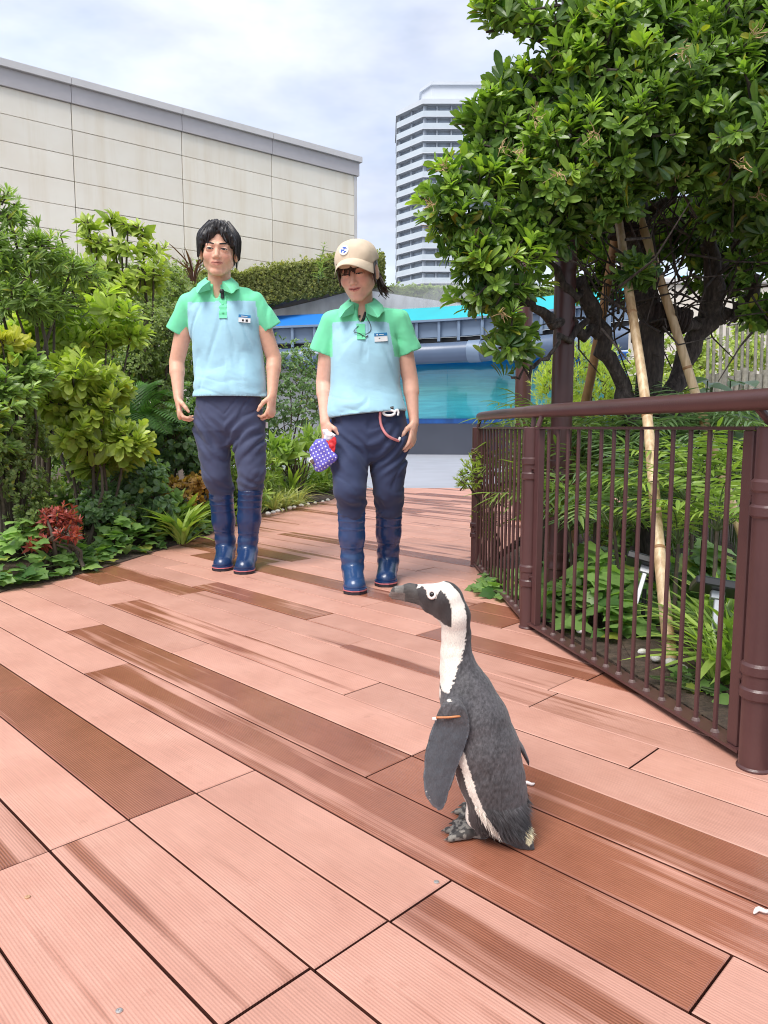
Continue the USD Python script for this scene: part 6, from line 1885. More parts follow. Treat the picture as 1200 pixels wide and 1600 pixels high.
def trousers(t, waist, hipc, legs, mat, seed, res=.0055, hip=(.165, .115)):
    """legs: for each (hip joint, knee, end at the boot top)."""
    pts = np.array([p for l in legs for p in l] + [waist])
    lo, hi = pts.min(0) - .14, pts.max(0) + .14
    Ft = Field(axis((lo[0], hi[0], res)), axis((lo[1], hi[1], res)), axis((lo[2] + .10, hi[2], res)))
    Ft.add(loft([(waist[2] + .05, waist[0], waist[1], hip[0] * .93, hip[1] * .95), (hipc[2], hipc[0], hipc[1], hip[0], hip[1]), (hipc[2] - .07, hipc[0], hipc[1], hip[0] * .95, hip[1] * .95), (hipc[2] - .14, hipc[0], hipc[1], hip[0] * .62, hip[1] * .6)], 2.3), .03)
    for Hj, Kn, En in legs:
        Ft.add(cone(Hj, Kn * .5 + Hj * .5, .093, .085), .030)
        Ft.add(cone(Kn * .5 + Hj * .5, Kn, .085, .073), .012)
        Ft.add(cone(Kn, En + up * .05, .073, .070), .010)
        Ft.add(cone(En + up * .05, En + up * .005, .070, .060), .008)

    def folds(P):
        a = (meshkit.fbm(P * [9, 9, 6.0], 3, seed) - .5) * .015
        for Hj, Kn, En in legs:
            near = np.exp(-((P[:, 0] - En[0]) / .10) ** 2) * np.exp(-((P[:, 2] - En[2] - .05) / .05) ** 2)
            a += near * .0034 * np.sin(P[:, 2] * 120 + (P[:, 0] - En[0]) * 40 + 13 * meshkit.noise(P * [9, 9, 6], seed + 2)) * (.3 + 1.2 * meshkit.noise(P * 11, seed + 4))
            nc = np.exp(-((P[:, 2] - hipc[2] + .10) / .10) ** 2)
            a += np.clip(.08 - np.abs(meshkit.fbm(np.c_[P[:, 0] * 6, P[:, 1] * 6, P[:, 2] * 8 - np.abs(P[:, 0] - hipc[0]) * 7], 2, seed + 31) - .5), 0, 1) * .030
            a += nc * .0030 * np.sin((P[:, 2] - np.abs(P[:, 0] - hipc[0]) * 1.1) * 85 + 9 * meshkit.noise(P * 8, seed + 5)) * (.2 + 1.3 * meshkit.noise(P * 9, seed + 7))
        return a
    Ft.wave(folds, .04)
    m = Ft.mesh()
    p = t.part('trousers', m, mat, smooth=True)
    # side pockets, fly and belt line
    return p, Ft


def boot(t, top, ankle, toe, mat, seed, label=None):
    """A rubber boot: shaft from top to ankle, foot to the toe on the boards."""
    f = unit([toe[0] - ankle[0], toe[1] - ankle[1], 0]); s = np.array([-f[1], f[0], 0])
    L = .285
    heel = np.array([toe[0], toe[1], 0]) - f * L
    lo = np.minimum.reduce([top, ankle, toe, heel]) - .10; hi = np.maximum.reduce([top, ankle, toe, heel]) + .10
    Fb = Field(axis((lo[0], hi[0], .0045)), axis((lo[1], hi[1], .0045)), axis((-.005, top[2] + .03, .0045)))
    an = heel + f * .075 + up * .105
    mid = an * .5 + top * .5 - f * .004
    Fb.add(cone(top + up * .02, mid, .066, .060), .02)
    Fb.add(cone(mid, an, .060, .050), .02)
    Fb.add(cone(an, heel + f * .055 + up * .045, .050, .043), .02)
    Fb.add(fcone(heel + f * .055 + up * .05, heel + f * (L - .055) + up * .036, .043, .046, up, .85), .022)
    Fb.add(cone(an + f * .02, heel + f * (L - .10) + up * .045, .042, .036), .035)
    Fb.add(ell(heel + f * (L - .060) + up * .034, (.047, .058, .034), np.array([s, f, up])), .012)
    Fb.cut(top, unit(up + f * .08))
    Fb.cut([0, 0, .020], [0, 0, -1.0])

    def rel(P):
        zz = P[:, 2]
        g = 0
        for z in (top[2] - .028, top[2] - .060, top[2] - .098, an[2] + .085):
            g = g - .0028 * np.exp(-((zz - z) / .0035) ** 2)
        g = g + .0045 * np.sin((zz - an[2]) * 85 + 2 * meshkit.noise(P * 7, seed)) * np.exp(-((zz - an[2] - .02) / .05) ** 2)
        return g + (meshkit.fbm(P * 9, 2, seed) - .5) * .005 * np.clip((zz - .10) / .1, 0, 1)
    Fb.wave(rel, .03)
    b = t.part('boot', Fb.mesh(), mat, smooth=True, label=label)
    # sole: footprint outline swept a few millimetres proud
    ang = np.linspace(0, 2 * np.pi, 40, endpoint=False)
    xs = np.linspace(0, 1, 24)
    wv_ = .030 + .019 * np.sin(np.clip((xs - .30) / .70, 0, 1) * np.pi * .62) - .004 * np.sin(np.clip((xs - .15) / .5, 0, 1) * np.pi)
    wv_[0] *= .45; wv_[1] *= .85; wv_[-1] *= .30; wv_[-2] *= .66; wv_[-3] *= .86
    ol = np.r_[np.c_[heel[0] + f[0] * L * xs + s[0] * wv_, heel[1] + f[1] * L * xs + s[1] * wv_], np.c_[heel[0] + f[0] * L * xs - s[0] * wv_, heel[1] + f[1] * L * xs - s[1] * wv_][::-1]]
    po = Polygon(ol).buffer(.0035)
    t.part('sole', prism(po.buffer(.001), .001, .0145), M_sole, under=b)
    t.part('stripe', prism(po.buffer(.0022), .0150, .0195), M_pink, under=b)
    t.part('welt', prism(po.buffer(.0005), .020, .027), mat, under=b)
    return b


def lean_body(F, hipc, chest, neckb, legs, sh):
    """What the clothes hide, so that the figure is one body."""
    F.add(cone(hipc, chest, .095, .10), .03)
    F.add(cone(chest, neckb - up * .05, .10, .06), .04)
    F.add(cone(sh[0] * .9 + sh[1] * .1, sh[1] * .9 + sh[0] * .1, .04, .04), .02)
    for Hj, Kn, An in legs:
        F.add(cone(Hj, Kn, .066, .044), .02); F.add(cone(Kn, An + up * .09, .042, .034), .012)
        F.add(cone(An + up * .09, An, .034, .028), .01); F.add(cone(An, An + up * -.03 + [0, -.09, 0], .026, .020), .01)


def tag_badge(t, under, c, r_, u_, n_, marks):
    """A name badge: blue strip over white, with its small dark writing."""
    def pl(lo, hi, mat, nm):
        t.part(nm, frame_box(c, r_, u_, n_, lo, hi), mat, under=under)
    pl((-.030, -.019, 0), (.030, .019, .002), M_white, 'name_badge')
    pl((-.030, .005, .0022), (.030, .019, .003), M_tagblue, 'badge_strip')
    for (x0, y0, x1, y1, m) in marks:
        pl((x0, y0, .0032 if m is M_white else .0022), (x1, y1, .0038 if m is M_white else .003), m, 'badge_print')


SKIN1, SKIN2 = srgb(222, 172, 146), srgb(224, 176, 154)
# ================================================================ the man
YM = 3.90
m_ = lambda u, v, dy=0.0: at(u, v, YM + dy)
man = Thing('person', 'man with bare dark hair in a green and blue polo shirt, empty hands hanging', 'person', (*at(363, 668, YM)[:2], 0))
neckM = m_(343, 449, .015)
shM = [m_(296, 475, .02), m_(397, 472, .02)]
elM = [m_(276, 566, .05), m_(428, 560, .05)]
wrM = [m_(279, 622, -.02), m_(425, 618, -.02)]
hipM = m_(359, 650, .02); chM = m_(350, 520, .02)
HM = Head(m_(341.5, 394, -.035), math.radians(7), math.radians(5), math.radians(-2), 1.10)
legM = [(m_(331, 668, .01), m_(338, 742, .0), m_(345, 776, .04)), (m_(385, 668, .01), m_(394, 738, -.03), m_(392, 770, -.02))]
def ankle_of(ank, toe):
    f_ = unit([toe[0] - ank[0], toe[1] - ank[1], 0])
    return np.array([toe[0], toe[1], .10]) - f_ * .212


anM = [ankle_of(m_(351, 850, .06), at(346, 893, ground(346, 893)[1])), ankle_of(m_(386, 850, .0), at(380, 898, ground(380, 898)[1]))]
zmax = m_(341, 335)[2]
xw = [wrM[0][0], wrM[1][0]]
Fm = Field(axis((xw[0] - .10, xw[0] + .075, .0032), (xw[0] + .075, HM.c[0] - .11, .006), (HM.c[0] - .11, HM.c[0] + .11, .0030), (HM.c[0] + .11, xw[1] - .075, .006), (xw[1] - .075, xw[1] + .10, .0032)),
           axis((YM - .22, YM + .19, .0038)), axis((.03, wrM[0][2] - .21, .012), (wrM[0][2] - .21, wrM[0][2] + .03, .0034), (wrM[0][2] + .03, HM.p(0, 0, -.14)[2], .006), (HM.p(0, 0, -.14)[2], zmax + .03, .0030)))
lean_body(Fm, hipM, chM, neckM, [(a, b, an) for (a, b, c), an in zip(legM, anM)], shM)
Fm.add(cone(neckM - up * .05, HM.p(0, -.022, -.045), .062, .055), .02)
add_head(Fm, HM, .4)
for i in (0, 1):
    arm(Fm, shM[i], elM[i], wrM[i], (.038, .043, .038, .027))
hand(Fm, wrM[0], m_(281, 662, -.05) - wrM[0], [.25, -1, 0], [1, .2, -.05], .98, (.55, .75, .55), thumb_in=.42)
hand(Fm, wrM[1], m_(424, 660, -.05) - wrM[1], [-.45, -1, 0], [-1, .3, -.05], .98, (.55, .75, .6), thumb_in=.40)
mm = Fm.mesh()
bodyM = man.part('body', mm, M_skin, smooth=True, attrs={'col': face_paint(HM, np.array(mm.vertices), SKIN1, srgb(190, 112, 102), .5)})
add_face_parts(man, HM, Fm, bodyM, .62)
# hair: a cap of hair parted in the middle, fringe swept to both sides
hx = HM.p(0, 0, .04)
Fh = Field(axis((hx[0] - .13, hx[0] + .13, .0028)), axis((hx[1] - .14, hx[1] + .15, .0030)), axis((hx[2] - .16, hx[2] + .15, .0028)))
Fh.add(HM.ell((0, -.020, .048), (.090, .105, .092)), .01)
Fh.add(HM.ell((0, -.060, -.005), (.078, .062, .075)), .02)
Fh.add(HM.ell((0, .105, -.045), (.074, .085, .105)), .010, True)
Fh.add(HM.ell((.006, .115, .03), (.030, .055, .062)), .008, True)
for s in (-1, 1):
    Fh.add(HM.ell((s * .085, .012, -.05), (.03, .07, .045)), .006, True)
    for x0, z0, x1, z1, r0 in ((.006, .112, .040, .052, .017), (.012, .104, .060, .040, .017), (.020, .112, .074, .028, .016), (.030, .108, .082, .006, .015), (.034, .09, .086, -.012, .012)):
        a, b = HM.p(s * x0, .064, z0), HM.p(s * (x0 * .35 + x1 * .65), .092 - x1 * .45, z0 * .4 + z1 * .6)
        c = HM.p(s * x1, .084 - x1 * .72, z1)
        Fh.add(cone(a, b, r0 * 1.05, r0), .006); Fh.add(cone(b, c, r0, r0 * .35), .004)
for x0, x1, z1 in ((.014, .030, .040), (.018, .044, .034)):
    Fh.add(cone(HM.p(x0, .078, .085), HM.p(x1, .092, z1), .009, .003), .004)
Fh.wave(lambda P: (meshkit.fbm(HM.local(P) * [150, 60, 34], 3, 5) - .5) * .012 + (meshkit.noise(HM.local(P) * [40, 30, 14], 8) - .5) * .012, .03)
man.part('hair', Fh.mesh(), M_hairm, smooth=True)
rhm = np.random.default_rng(12)
lk = []
for k in range(170):
    a = rhm.uniform(-2.6, 2.6)
    top = HM.p(.05 * math.sin(a) * rhm.uniform(.3, 1), -.02 + .05 * math.cos(a), .135 + rhm.uniform(-.01, .004))
    rr = rhm.uniform(.97, 1.04)
    mid = HM.p(.092 * math.sin(a) * rr, -.02 + .103 * math.cos(a) * rr, .075)
    if abs(a - .10) < .42:
        continue
    lowz = .030 if abs(a) < .85 else (-.02 if abs(a) < 1.9 else -.055)
    end = HM.p(.094 * math.sin(a + .12 * np.sign(a)) * rr, -.018 + .104 * math.cos(a + .10 * np.sign(a)) * rr, lowz + rhm.uniform(-.012, .016))
    lk.append(tube(spline([top, mid, end], 9), [.0042, .005, .005, .005, .0046, .004, .0032, .0022, .0008], 5, caps=False))
man.part('hair_locks', cat_mesh(lk), M_hairm, smooth=60, kind='stuff')
# polo shirt
zc = lambda v: m_(350, v)[2]
X = lambda u: m_(u, 560)[0]
rowsM = [(zc(628), X(358), YM + .015, .194, .144), (zc(600), X(357), YM + .015, .190, .138), (zc(560), X(355), YM + .02, .184, .120), (zc(520), X(352), YM + .02, .187, .122), (zc(485), X(349), YM + .025, .186, .118), (zc(462), X(347), YM + .03, .165, .098), (zc(452), X(346), YM + .03, .12, .085)]
cuffM = [m_(277, 519, .045), m_(424, 514, .045)]
armsM = list(zip(shM, cuffM))
paintM = polo_paint(zc(474), zc(523), (X(299), X(296)), (X(403), X(408)))
shirtM, FsM = make_polo(man, rowsM, [shM[0] + [.01, 0, .0], shM[1] - [.01, 0, .0]], armsM, m_(358, 620), neckM + up * .01, paintM, 4, (.055, .066))
collar(man, shirtM, neckM + [0, -.012, .052], unit([.06, -1, 0]), .066, .066, .50)
# placket, buttons, badge, microphone
for v0, v1, w in ((462, 497, .020),):
    a, b = surface_point(FsM, 348, v0, YM - .3, YM, .0), surface_point(FsM, 349, v1, YM - .3, YM, .0)
    zz = np.linspace(0, 1, 9); pc = np.array([surface_point(FsM, 347.5 + 1.0 * q, v0 + (v1 - v0) * q, YM - .3, YM, .0025) for q in zz])
    pv = np.vstack([pc - [w, 0, 0], pc + [w, 0, 0], pc - [w, -.012, 0], pc + [w, .012, 0]]); f = []
    for i in range(8):
        for p, q in ((0, 1), (1, 3), (3, 2), (2, 0)):
            f += [[p * 9 + i, p * 9 + i + 1, q * 9 + i + 1], [p * 9 + i, q * 9 + i + 1, q * 9 + i]]
    f += [[8, 17, 35], [8, 35, 26]]
    me = trimesh.Trimesh(pv, f, process=False); me.fix_normals()
    man.part('placket', me, M_collar, under=shirtM)
    for q in (3, 6):
        man.part('button', lathe([(0, 0), (.0055, 0), (.0055, .002), (0, .003)], 12).apply_transform(trimesh.transformations.rotation_matrix(math.pi / 2, [1, 0, 0])).apply_translation(pc[q] + [0, -.001, 0]), M_collar, under=shirtM)
bc = surface_point(FsM, 382, 498, YM - .3, YM, .004)
tag_badge(man, shirtM, bc, unit([1, .28, -.05]), unit([.05, .12, 1]), unit(np.cross(unit([1, .28, -.05]), unit([.05, .12, 1]))) , ((-.012, -.014, -.003, -.004, M_lash), (.006, -.015, .017, -.003, M_lash), (-.018, .010, .014, .013, M_white)))
mc = surface_point(FsM, 347, 458, YM - .3, YM + .05, .012)
man.part('microphone', cat_mesh([trimesh.creation.icosphere(2, .0125).apply_translation(mc + [0, -.004, .008]), bevel_box(mc + [-.007, -.006, -.026], mc + [.009, .004, .002], .002)]), M_black)
# trousers and boots
trM, FtM = trousers(man, m_(358, 625, .02), m_(358, 652, .02), legM, M_trou, 3, hip=(.182, .124))
boot(man, legM[0][2] + up * .02, m_(351, 850, .06), at(346, 893, ground(346, 893)[1]), M_boot, 1)
boot(man, legM[1][2] + up * .02, m_(386, 850, .0), at(380, 898, ground(380, 898)[1]), M_boot, 2)
# a strip of white cord at the man's side pocket
pk = surface_point(FtM, 417, 663, YM - .2, YM + .2, .004)
man.part('pocket_tab', bevel_box(pk + [-.006, -.003, -.02], pk + [.006, .003, .012], .001), M_white, under=trM)

# ================================================================ the woman
YW = 3.46
w_ = lambda u, v, dy=0.0: at(u, v, YW + dy)
wom = Thing('person', 'woman in a beige cap and a green and blue polo shirt, looking down', 'person', (*at(575, 668, YW)[:2], 0))
neckW = w_(566, 482, .02)
shW = [w_(518, 504, .02), w_(622, 500, .02)]
elW = [w_(506, 598, .05), w_(641, 594, .04)]
wrW = [w_(508, 660, -.04), w_(647, 660, .0)]
hipW = w_(576, 668, .02); chW = w_(570, 560, .02)
HW = Head(w_(559, 426, -.05), math.radians(-14), math.radians(17), math.radians(4), 1.05)
legW = [(w_(546, 690, .0), w_(547, 765, -.10), w_(549, 800, -.06)), (w_(607, 690, .01), w_(607, 765, .02), w_(608, 797, .06))]
anW = [ankle_of(w_(552, 885, -.05), at(556, 930, ground(556, 930)[1])), ankle_of(w_(605, 875, .08), at(602, 918, ground(602, 918)[1]))]
zmax = w_(558, 362)[2]; xw = [wrW[0][0], wrW[1][0]]
Fw = Field(axis((xw[0] - .10, xw[0] + .10, .0032), (xw[0] + .10, HW.c[0] - .11, .006), (HW.c[0] - .11, HW.c[0] + .11, .0030), (HW.c[0] + .11, xw[1] - .08, .006), (xw[1] - .08, xw[1] + .09, .0032)),
           axis((YW - .26, YW + .19, .0038)), axis((.03, wrW[1][2] - .21, .012), (wrW[1][2] - .21, wrW[1][2] + .03, .0034), (wrW[1][2] + .03, HW.p(0, .05, -.13)[2], .006), (HW.p(0, .05, -.13)[2], zmax + .03, .0030)))
lean_body(Fw, hipW, chW, neckW, [(a, b, an) for (a, b, c), an in zip(legW, anW)], shW)
Fw.add(cone(neckW - up * .05, HW.p(0, -.035, -.040), .052, .048), .02)
add_head(Fw, HW, .9)
for i in (0, 1):
    arm(Fw, shW[i], elW[i], wrW[i], (.036, .041, .035, .024))
hand(Fw, wrW[0], w_(512, 700, -.07) - wrW[0], [.75, -.75, 0], [.6, .75, 0], .90, (.25, .45, .45), thumb_in=.35)
hand(Fw, wrW[1], w_(644, 702, -.03) - wrW[1], [-.45, -1, 0], [-1, .3, -.05], .92, (.25, .4, .3), thumb_in=.3)
mw = Fw.mesh()
bodyW = wom.part('body', mw, M_skin, smooth=True, attrs={'col': face_paint(HW, np.array(mw.vertices), SKIN2, srgb(196, 98, 96), 1.0)})
add_face_parts(wom, HW, Fw, bodyW, .92, M_hairb, 1.0)
# teeth of the smile
# hair under the cap, fringe, tail
hx = HW.p(0, 0, .02)
Fh = Field(axis((hx[0] - .14, hx[0] + .15, .0030)), axis((hx[1] - .15, hx[1] + .17, .0032)), axis((hx[2] - .20, hx[2] + .16, .0030)))
Fh.add(HW.ell((0, -.022, .036), (.084, .100, .085)), .01)
Fh.add(HW.ell((0, -.070, -.015), (.070, .055, .070)), .02)
Fh.add(HW.ell((0, .105, -.060), (.072, .088, .108)), .008, True)
for s in (-1, 1):
    Fh.add(HW.ell((s * .080, .022, -.07), (.025, .07, .05)), .006, True)
    Fh.add(fcone(HW.p(s * .074, .026, .040), HW.p(s * .079, .022, -.042), .021 * HW.s, .008, HW.F[0], .55), .006)
for x in np.linspace(-.060, .018, 11):
    Fh.add(cone(HW.p(x * .9, .088 - abs(x) * .3, .060), HW.p(x * 1.06 - .004, .104 - abs(x) * .55, .008 + .008 * math.sin(x * 300) + .16 * abs(x + .012)), .0085, .0032), .003)
Fh.wave(lambda P: (meshkit.fbm(HW.local(P) * [150, 60, 34], 3, 15) - .5) * .010, .03)
wom.part('hair', Fh.mesh(), M_hairb, smooth=True)
pt = []
rpt = np.random.default_rng(4)
t0, t1, t2, t3 = HW.p(.045, -.095, .00), w_(590, 432, .07), w_(598, 450, .06), w_(602, 459, .05)
for k in range(34):
    o = rpt.normal(0, .007, 3)
    pt.append(tube(spline([t0 + o * .5, t1 + o, t2 + o * 1.1 + rpt.normal(0, .004, 3), t3 + o * 1.3 + rpt.normal(0, .012, 3)], 12), np.linspace(.005, .0014, 12), 5, caps=False))
wom.part('ponytail', cat_mesh(pt), M_hairb, smooth=60)
# cap: six-panel crown, band, curved brim, badge
M_cap_ = cloth_look('cap_look', .85, 800.0, .3, srgb(214, 194, 170))
Fc = Field(axis((hx[0] - .15, hx[0] + .15, .0034)), axis((hx[1] - .20, hx[1] + .17, .0034)), axis((hx[2] - .10, hx[2] + .19, .0034)))
Fc.add(HW.ell((0, -.016, .046), (.093, .111, .090)), .01)
Fc.add(HW.ell((0, .030, .062), (.072, .062, .066)), .03)
Fc.cut(HW.p(0, 0, .040), -unit(HW.F[2] + HW.F[1] * .10))
Fc.wave(lambda P: .0022 * np.exp(-np.abs(np.sin(np.arctan2(HW.local(P)[:, 0], HW.local(P)[:, 1] + .016) * 3)) / .07) * -1 + (meshkit.fbm(P * 16, 2, 3) - .5) * .008, .03)
capP = wom.part('cap', Fc.mesh(), M_cap_, smooth=True)
# brim
nb = 25; th = np.linspace(-1.12, 1.12, nb); rows_ = []
for a in th:
    for q in np.linspace(0, 1, 6):
        rx_, ry_ = .092 + .004 * q, .100 + .092 * q * (math.cos(a * .95) ** .7 if math.cos(a * .95) > 0 else 0)
        x, y = rx_ * math.sin(a) * (1 - .02 * q), -.016 + ry_ * math.cos(a) + .004
        z = .070 - .016 * q - 8.0 * x * x * (.45 + .55 * q)
        rows_.append(HW.p(x, y, z))
P_ = np.array(rows_).reshape(nb, 6, 3); lo_ = P_ - HW.F[2] * .0045
v = np.vstack([P_.reshape(-1, 3), lo_.reshape(-1, 3)]); N_ = nb * 6; f = []
for i in range(nb - 1):
    for j in range(5):
        a, b, c, d_ = i * 6 + j, i * 6 + j + 1, (i + 1) * 6 + j + 1, (i + 1) * 6 + j
        f += [[a, d_, c], [a, c, b], [a + N_, c + N_, d_ + N_], [a + N_, b + N_, c + N_]]
    a, b = i * 6 + 5, (i + 1) * 6 + 5
    f += [[a, b, b + N_], [a, b + N_, a + N_]]
for e in (0, nb - 1):
    for j in range(5):
        a, b = e * 6 + j, e * 6 + j + 1
        f += [[a, b, b + N_], [a, b + N_, a + N_]]
me = trimesh.Trimesh(v, f, process=False); me.fix_normals()
wom.part('brim', me, M_cap_, under=capP, smooth=50)
# round badge on the crown: white disc with a blue swirl
def on_field(Fq, x, z, H):
    for y in np.linspace(.20, .03, 171):
        p = H.p(x, y, z)
        i = [int(np.clip(np.searchsorted(a, c), 1, len(a) - 1)) for a, c in zip(Fq.ax, p)]
        if Fq.D[i[0], i[1], i[2]] < 0:
            return p
    return H.p(x, .1, z)
c0 = on_field(Fc, -.020, .100, HW); cx_ = on_field(Fc, -.006, .100, HW); cz_ = on_field(Fc, -.020, .114, HW)
bx = unit(cx_ - c0); bz = unit(cz_ - c0); bn = unit(np.cross(bx, bz)); bn = bn if bn @ HW.F[1] > 0 else -bn
bz = np.cross(bn, bx); bz = bz if bz[2] > 0 else -bz
M_royal = plain('badge_blue_look', srgb(44, 84, 176), .5)
def disc(cx, cz, r, h0, h1, n=24):
    a = np.linspace(0, 2 * np.pi, n, endpoint=False)
    m = prism(Polygon(np.c_[cx + r * np.cos(a), cz + r * np.sin(a)]), h0, h1)
    M4 = np.eye(4); M4[:3, 0], M4[:3, 1], M4[:3, 2], M4[:3, 3] = bx, bz, bn, c0
    m.apply_transform(M4)
    return m
wom.part('cap_badge', disc(0, 0, .0215, -.006, .0026), M_white, under=capP)
sw = []
for a0, a1, r in ((.2, 2.3, .0145), (2.6, 4.2, .0150), (4.5, 5.9, .0140)):
    a = np.linspace(a0, a1, 10)
    w_in = r - .0085 * np.sin(np.linspace(0, np.pi, 10))
    sw.append(Polygon(np.r_[np.c_[r * np.cos(a), r * np.sin(a)], np.c_[w_in * np.cos(a), w_in * np.sin(a)][::-1]]))
sw.append(Point(-.002, .001).buffer(.0052).difference(Point(-.0005, .003).buffer(.0022)))
M4 = np.eye(4); M4[:3, 0], M4[:3, 1], M4[:3, 2], M4[:3, 3] = bx, bz, bn, c0
for q in sw:
    wom.part('badge_emblem', prism(q, .0028, .0036).apply_transform(M4), M_royal, under=capP)
# polo
zw = lambda v: w_(570, v)[2]
X = lambda u: w_(u, 580)[0]
rowsW = [(zw(668), X(575), YW + .015, .196, .152), (zw(640), X(574), YW + .015, .188, .144), (zw(600), X(572), YW + .02, .166, .124), (zw(555), X(570), YW + .015, .158, .130), (zw(525), X(569), YW + .02, .160, .120), (zw(500), X(568), YW + .03, .145, .098), (zw(488), X(568), YW + .03, .11, .085)]
cuffW = [w_(504, 551, .045), w_(639, 551, .045)]
armsW = list(zip(shW, cuffW))
paintW = polo_paint(zw(506), zw(558), (X(520), X(521)), (X(607), X(616)))
shirtW, FsW = make_polo(wom, rowsW, [shW[0] + [.012, 0, .0], shW[1] - [.012, 0, .0]], armsW, w_(572, 648), neckW + up * .005, paintW, 14, (.055, .068), (.10, -.05))
collar(wom, shirtW, neckW + [.0, -.008, .046], unit([-.08, -1, 0]), .062, .066, .52)
pc = np.array([surface_point(FsW, 563 + 1.5 * q, 492 + 38 * q, YW - .3, YW, .0025) for q in np.linspace(0, 1, 9)])
w = .019
pv = np.vstack([pc - [w, 0, 0], pc + [w, 0, 0], pc - [w, -.012, 0], pc + [w, .012, 0]]); f = []
for i in range(8):
    for p, q in ((0, 1), (1, 3), (3, 2), (2, 0)):
        f += [[p * 9 + i, p * 9 + i + 1, q * 9 + i + 1], [p * 9 + i, q * 9 + i + 1, q * 9 + i]]
f += [[8, 17, 35], [8, 35, 26]]
me = trimesh.Trimesh(pv, f, process=False); me.fix_normals()
wom.part('placket', me, M_collar, under=shirtW)
bc = surface_point(FsW, 595, 527, YW - .3, YW, .004)
br_ = unit([1, .25, .10])
tag_badge(wom, shirtW, bc, br_, unit([-.10, .12, 1]), unit(np.cross(br_, unit([-.10, .12, 1]))), ((-.010, -.006, -.004, -.003, M_lash), (-.020, .009, -.013, .015, M_white), (-.008, .010, .014, .013, M_white)))
mc = surface_point(FsW, 565, 496, YW - .3, YW + .05, .012)
wom.part('microphone', cat_mesh([tube([mc + [.020, -.004, .022], mc + [.012, -.008, -.006], mc + [-.016, -.006, -.046]], [.009, .010, .003], 8), bevel_box(mc + [-.014, -.010, -.004], mc + [-.002, -.002, .010], .002)]), M_black)
cpts = [surface_point(FsW, u, v, YW - .3, YW, .004) for u, v in ((560, 509), (553, 518), (562, 521), (570, 526), (575, 524), (569, 529), (566, 526), (578, 518), (579, 508), (572, 494))]
wom.part('microphone_cable', tube(spline(cpts, 60), .0016, 5), M_black)
# trousers and boots
trW, FtW = trousers(wom, w_(576, 640, .02), w_(576, 672, .02), legW, M_trou2, 23, hip=(.182, .126))
boot(wom, legW[0][2] + up * .02, w_(552, 885, -.05), at(556, 930, ground(556, 930)[1]), M_boot2, 3)
boot(wom, legW[1][2] + up * .02, w_(605, 875, .08), at(602, 918, ground(602, 918)[1]), M_boot, 4)
# pink coil cord with its white clip, hanging from the belt
M_pcord = plain('pink_cord_look', srgb(214, 138, 140), .45)
pts_ = [surface_point(FtW, u, v, YW - .3, YW + .1, .008) for u, v in ((594, 642), (594, 655), (597, 668), (604, 679), (613, 685), (623, 689))]
pcd = Thing('belt_cord', 'pink cord with a white clip hanging from the woman\'s belt', 'cord', pts_[0])
pcd.part('cord', tube(spline(pts_, 40), .0062, 8), M_pcord, smooth=60)
pcd.part('tip', tube(spline([pts_[-1], pts_[-1] + [.004, -.002, .010], pts_[-1] + [.006, 0, .016]], 8), .006, 8), M_white)
cl_ = surface_point(FtW, 608, 645, YW - .3, YW + .1, .012)
a = np.linspace(0, 2 * np.pi, 25)
pcd.part('clip', tube(np.c_[cl_[0] + .026 * np.cos(a), cl_[1] - .004 + 0 * a, cl_[2] + .012 * np.sin(a)], .006, 8, caps=False), M_white, smooth=60)
pcd.part('clip', tube(spline([cl_ + [.026, -.003, .004], cl_ + [.036, -.003, .014], cl_ + [.042, -.002, .004], cl_ + [.040, -.002, -.012]], 12), .005, 8), M_white, smooth=60)
pcd.part('strap', tube([cl_ + [-.02, 0, .02], cl_ + [.02, -.002, .022]], .008, 8), M_black)
# the pouch in her hand: purple with white dots, a red and white cloth on top
pq = [(483, 703), (493, 686), (507, 686), (527, 714), (524, 720), (513, 730), (501, 737), (494, 736), (487, 722)]
Yp = YW - .135
q0 = at(505, 712, Yp)
pe1, pe2 = unit([1, -.25, 0]), up
pl_ = []
for u, v in pq:
    d_ = ray(u, v); n_ = np.cross(pe1, pe2); t_ = ((q0 - [0, 0, CAM_H]) @ n_) / (d_ @ n_)
    q_ = np.array([0, 0, CAM_H]) + d_ * t_ - q0; pl_.append((q_ @ pe1, q_ @ pe2))
M_pouch = look('dotted_pouch_look', {
    'tc': ('geometry', {}), 'm': ('mapping', {'rotation': (0, math.radians(28), 0), 'scale': (62, 0.0, 62)}), 'v': ('voronoi_texture', {'feature': 'f1', 'scale': 1.0, 'randomness': 0.12}),
    'lt': ('math', {'math_type': 'less_than', 'value2': .22}), 'x': ('mix_color', {'a': srgb(104, 96, 190), 'b': srgb(226, 222, 236)}), 'p': ('principled_bsdf', {'roughness': .6})},
    [('tc.position', 'm.vector'), ('m.vector', 'v.vector'), ('v.distance', 'lt.value1'), ('lt.value', 'x.fac'), ('x.result', 'p.base_color')])
pch = Thing('pouch', 'purple pouch with white dots held in the woman\'s hand', 'pouch', q0)
Fp = Field(axis((q0[0] - .12, q0[0] + .12, .0035)), axis((q0[1] - .06, q0[1] + .06, .0035)), axis((q0[2] - .12, q0[2] + .12, .0035)))
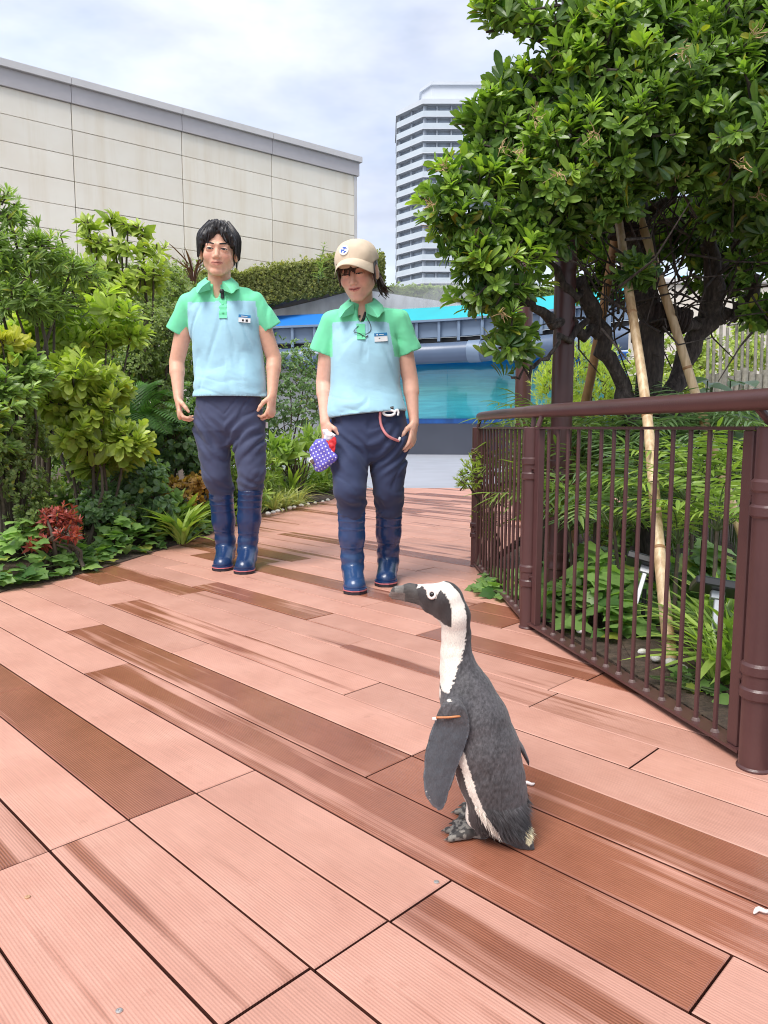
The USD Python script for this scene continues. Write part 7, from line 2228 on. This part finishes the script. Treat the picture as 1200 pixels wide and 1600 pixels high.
tck, _ = splprep(np.array(pl_ + pl_[:1]).T, s=0, k=1, per=True)
Fp.add(slab_poly(np.array(splev(np.linspace(0, 1, 44, endpoint=False), tck)).T, q0, pe1, pe2, .021), .004)
Fp.wave(lambda P: (meshkit.fbm(P * 26, 2, 2) - .5) * .010, .03)
pch.part('bag', Fp.mesh(), M_pouch, smooth=True)
M_red = plain('red_cloth_look', srgb(204, 36, 44), .6, var=.2, scale=30)
def rag(name, poly, mat, dy, seed, th_=.008):
    c0_ = at(*np.mean(poly, 0), Yp + dy); pts2 = []
    for u, v in poly:
        d_ = ray(u, v); n_ = np.cross(pe1, pe2); t_ = ((c0_ - [0, 0, CAM_H]) @ n_) / (d_ @ n_)
        q_ = np.array([0, 0, CAM_H]) + d_ * t_ - c0_; pts2.append((q_ @ pe1, q_ @ pe2))
    Fr = Field(axis((c0_[0] - .08, c0_[0] + .08, .003)), axis((c0_[1] - .05, c0_[1] + .05, .003)), axis((c0_[2] - .09, c0_[2] + .09, .003)))
    Fr.add(slab_poly(pts2, c0_, pe1, pe2, th_), .003)
    Fr.wave(lambda P: (meshkit.fbm(P * 60, 2, seed) - .5) * .012, .02)
    return Fr.mesh()
pch.part('red_trim', rag('red_trim', [(509, 689), (516, 688), (524, 681), (525, 694), (521, 711), (515, 703)], M_red, -.012, 5), M_red, smooth=True)
cr = Thing('cloth', 'crumpled white cloth showing above the purple pouch in the woman\'s hand', 'cloth', at(513, 677, Yp + .01))
cr.part('cloth_fold', rag('cloth', [(504, 671), (511, 669), (524, 680), (516, 690), (508, 686)], M_white, .008, 9, .011), M_white, smooth=True)
M_lab = plain('pouch_label_look', srgb(92, 78, 66), .6, var=.3, scale=60)
pch.part('side_flap', rag('flap', [(482, 713), (486, 711), (492, 727), (495, 736), (490, 735), (485, 728)], M_white, -.010, 12, .005), M_white, smooth=True)
pch.part('flap_print', rag('print', [(484, 716), (488, 717), (491, 729), (487, 727)], M_lab, -.018, 13, .004), M_lab, smooth=True)
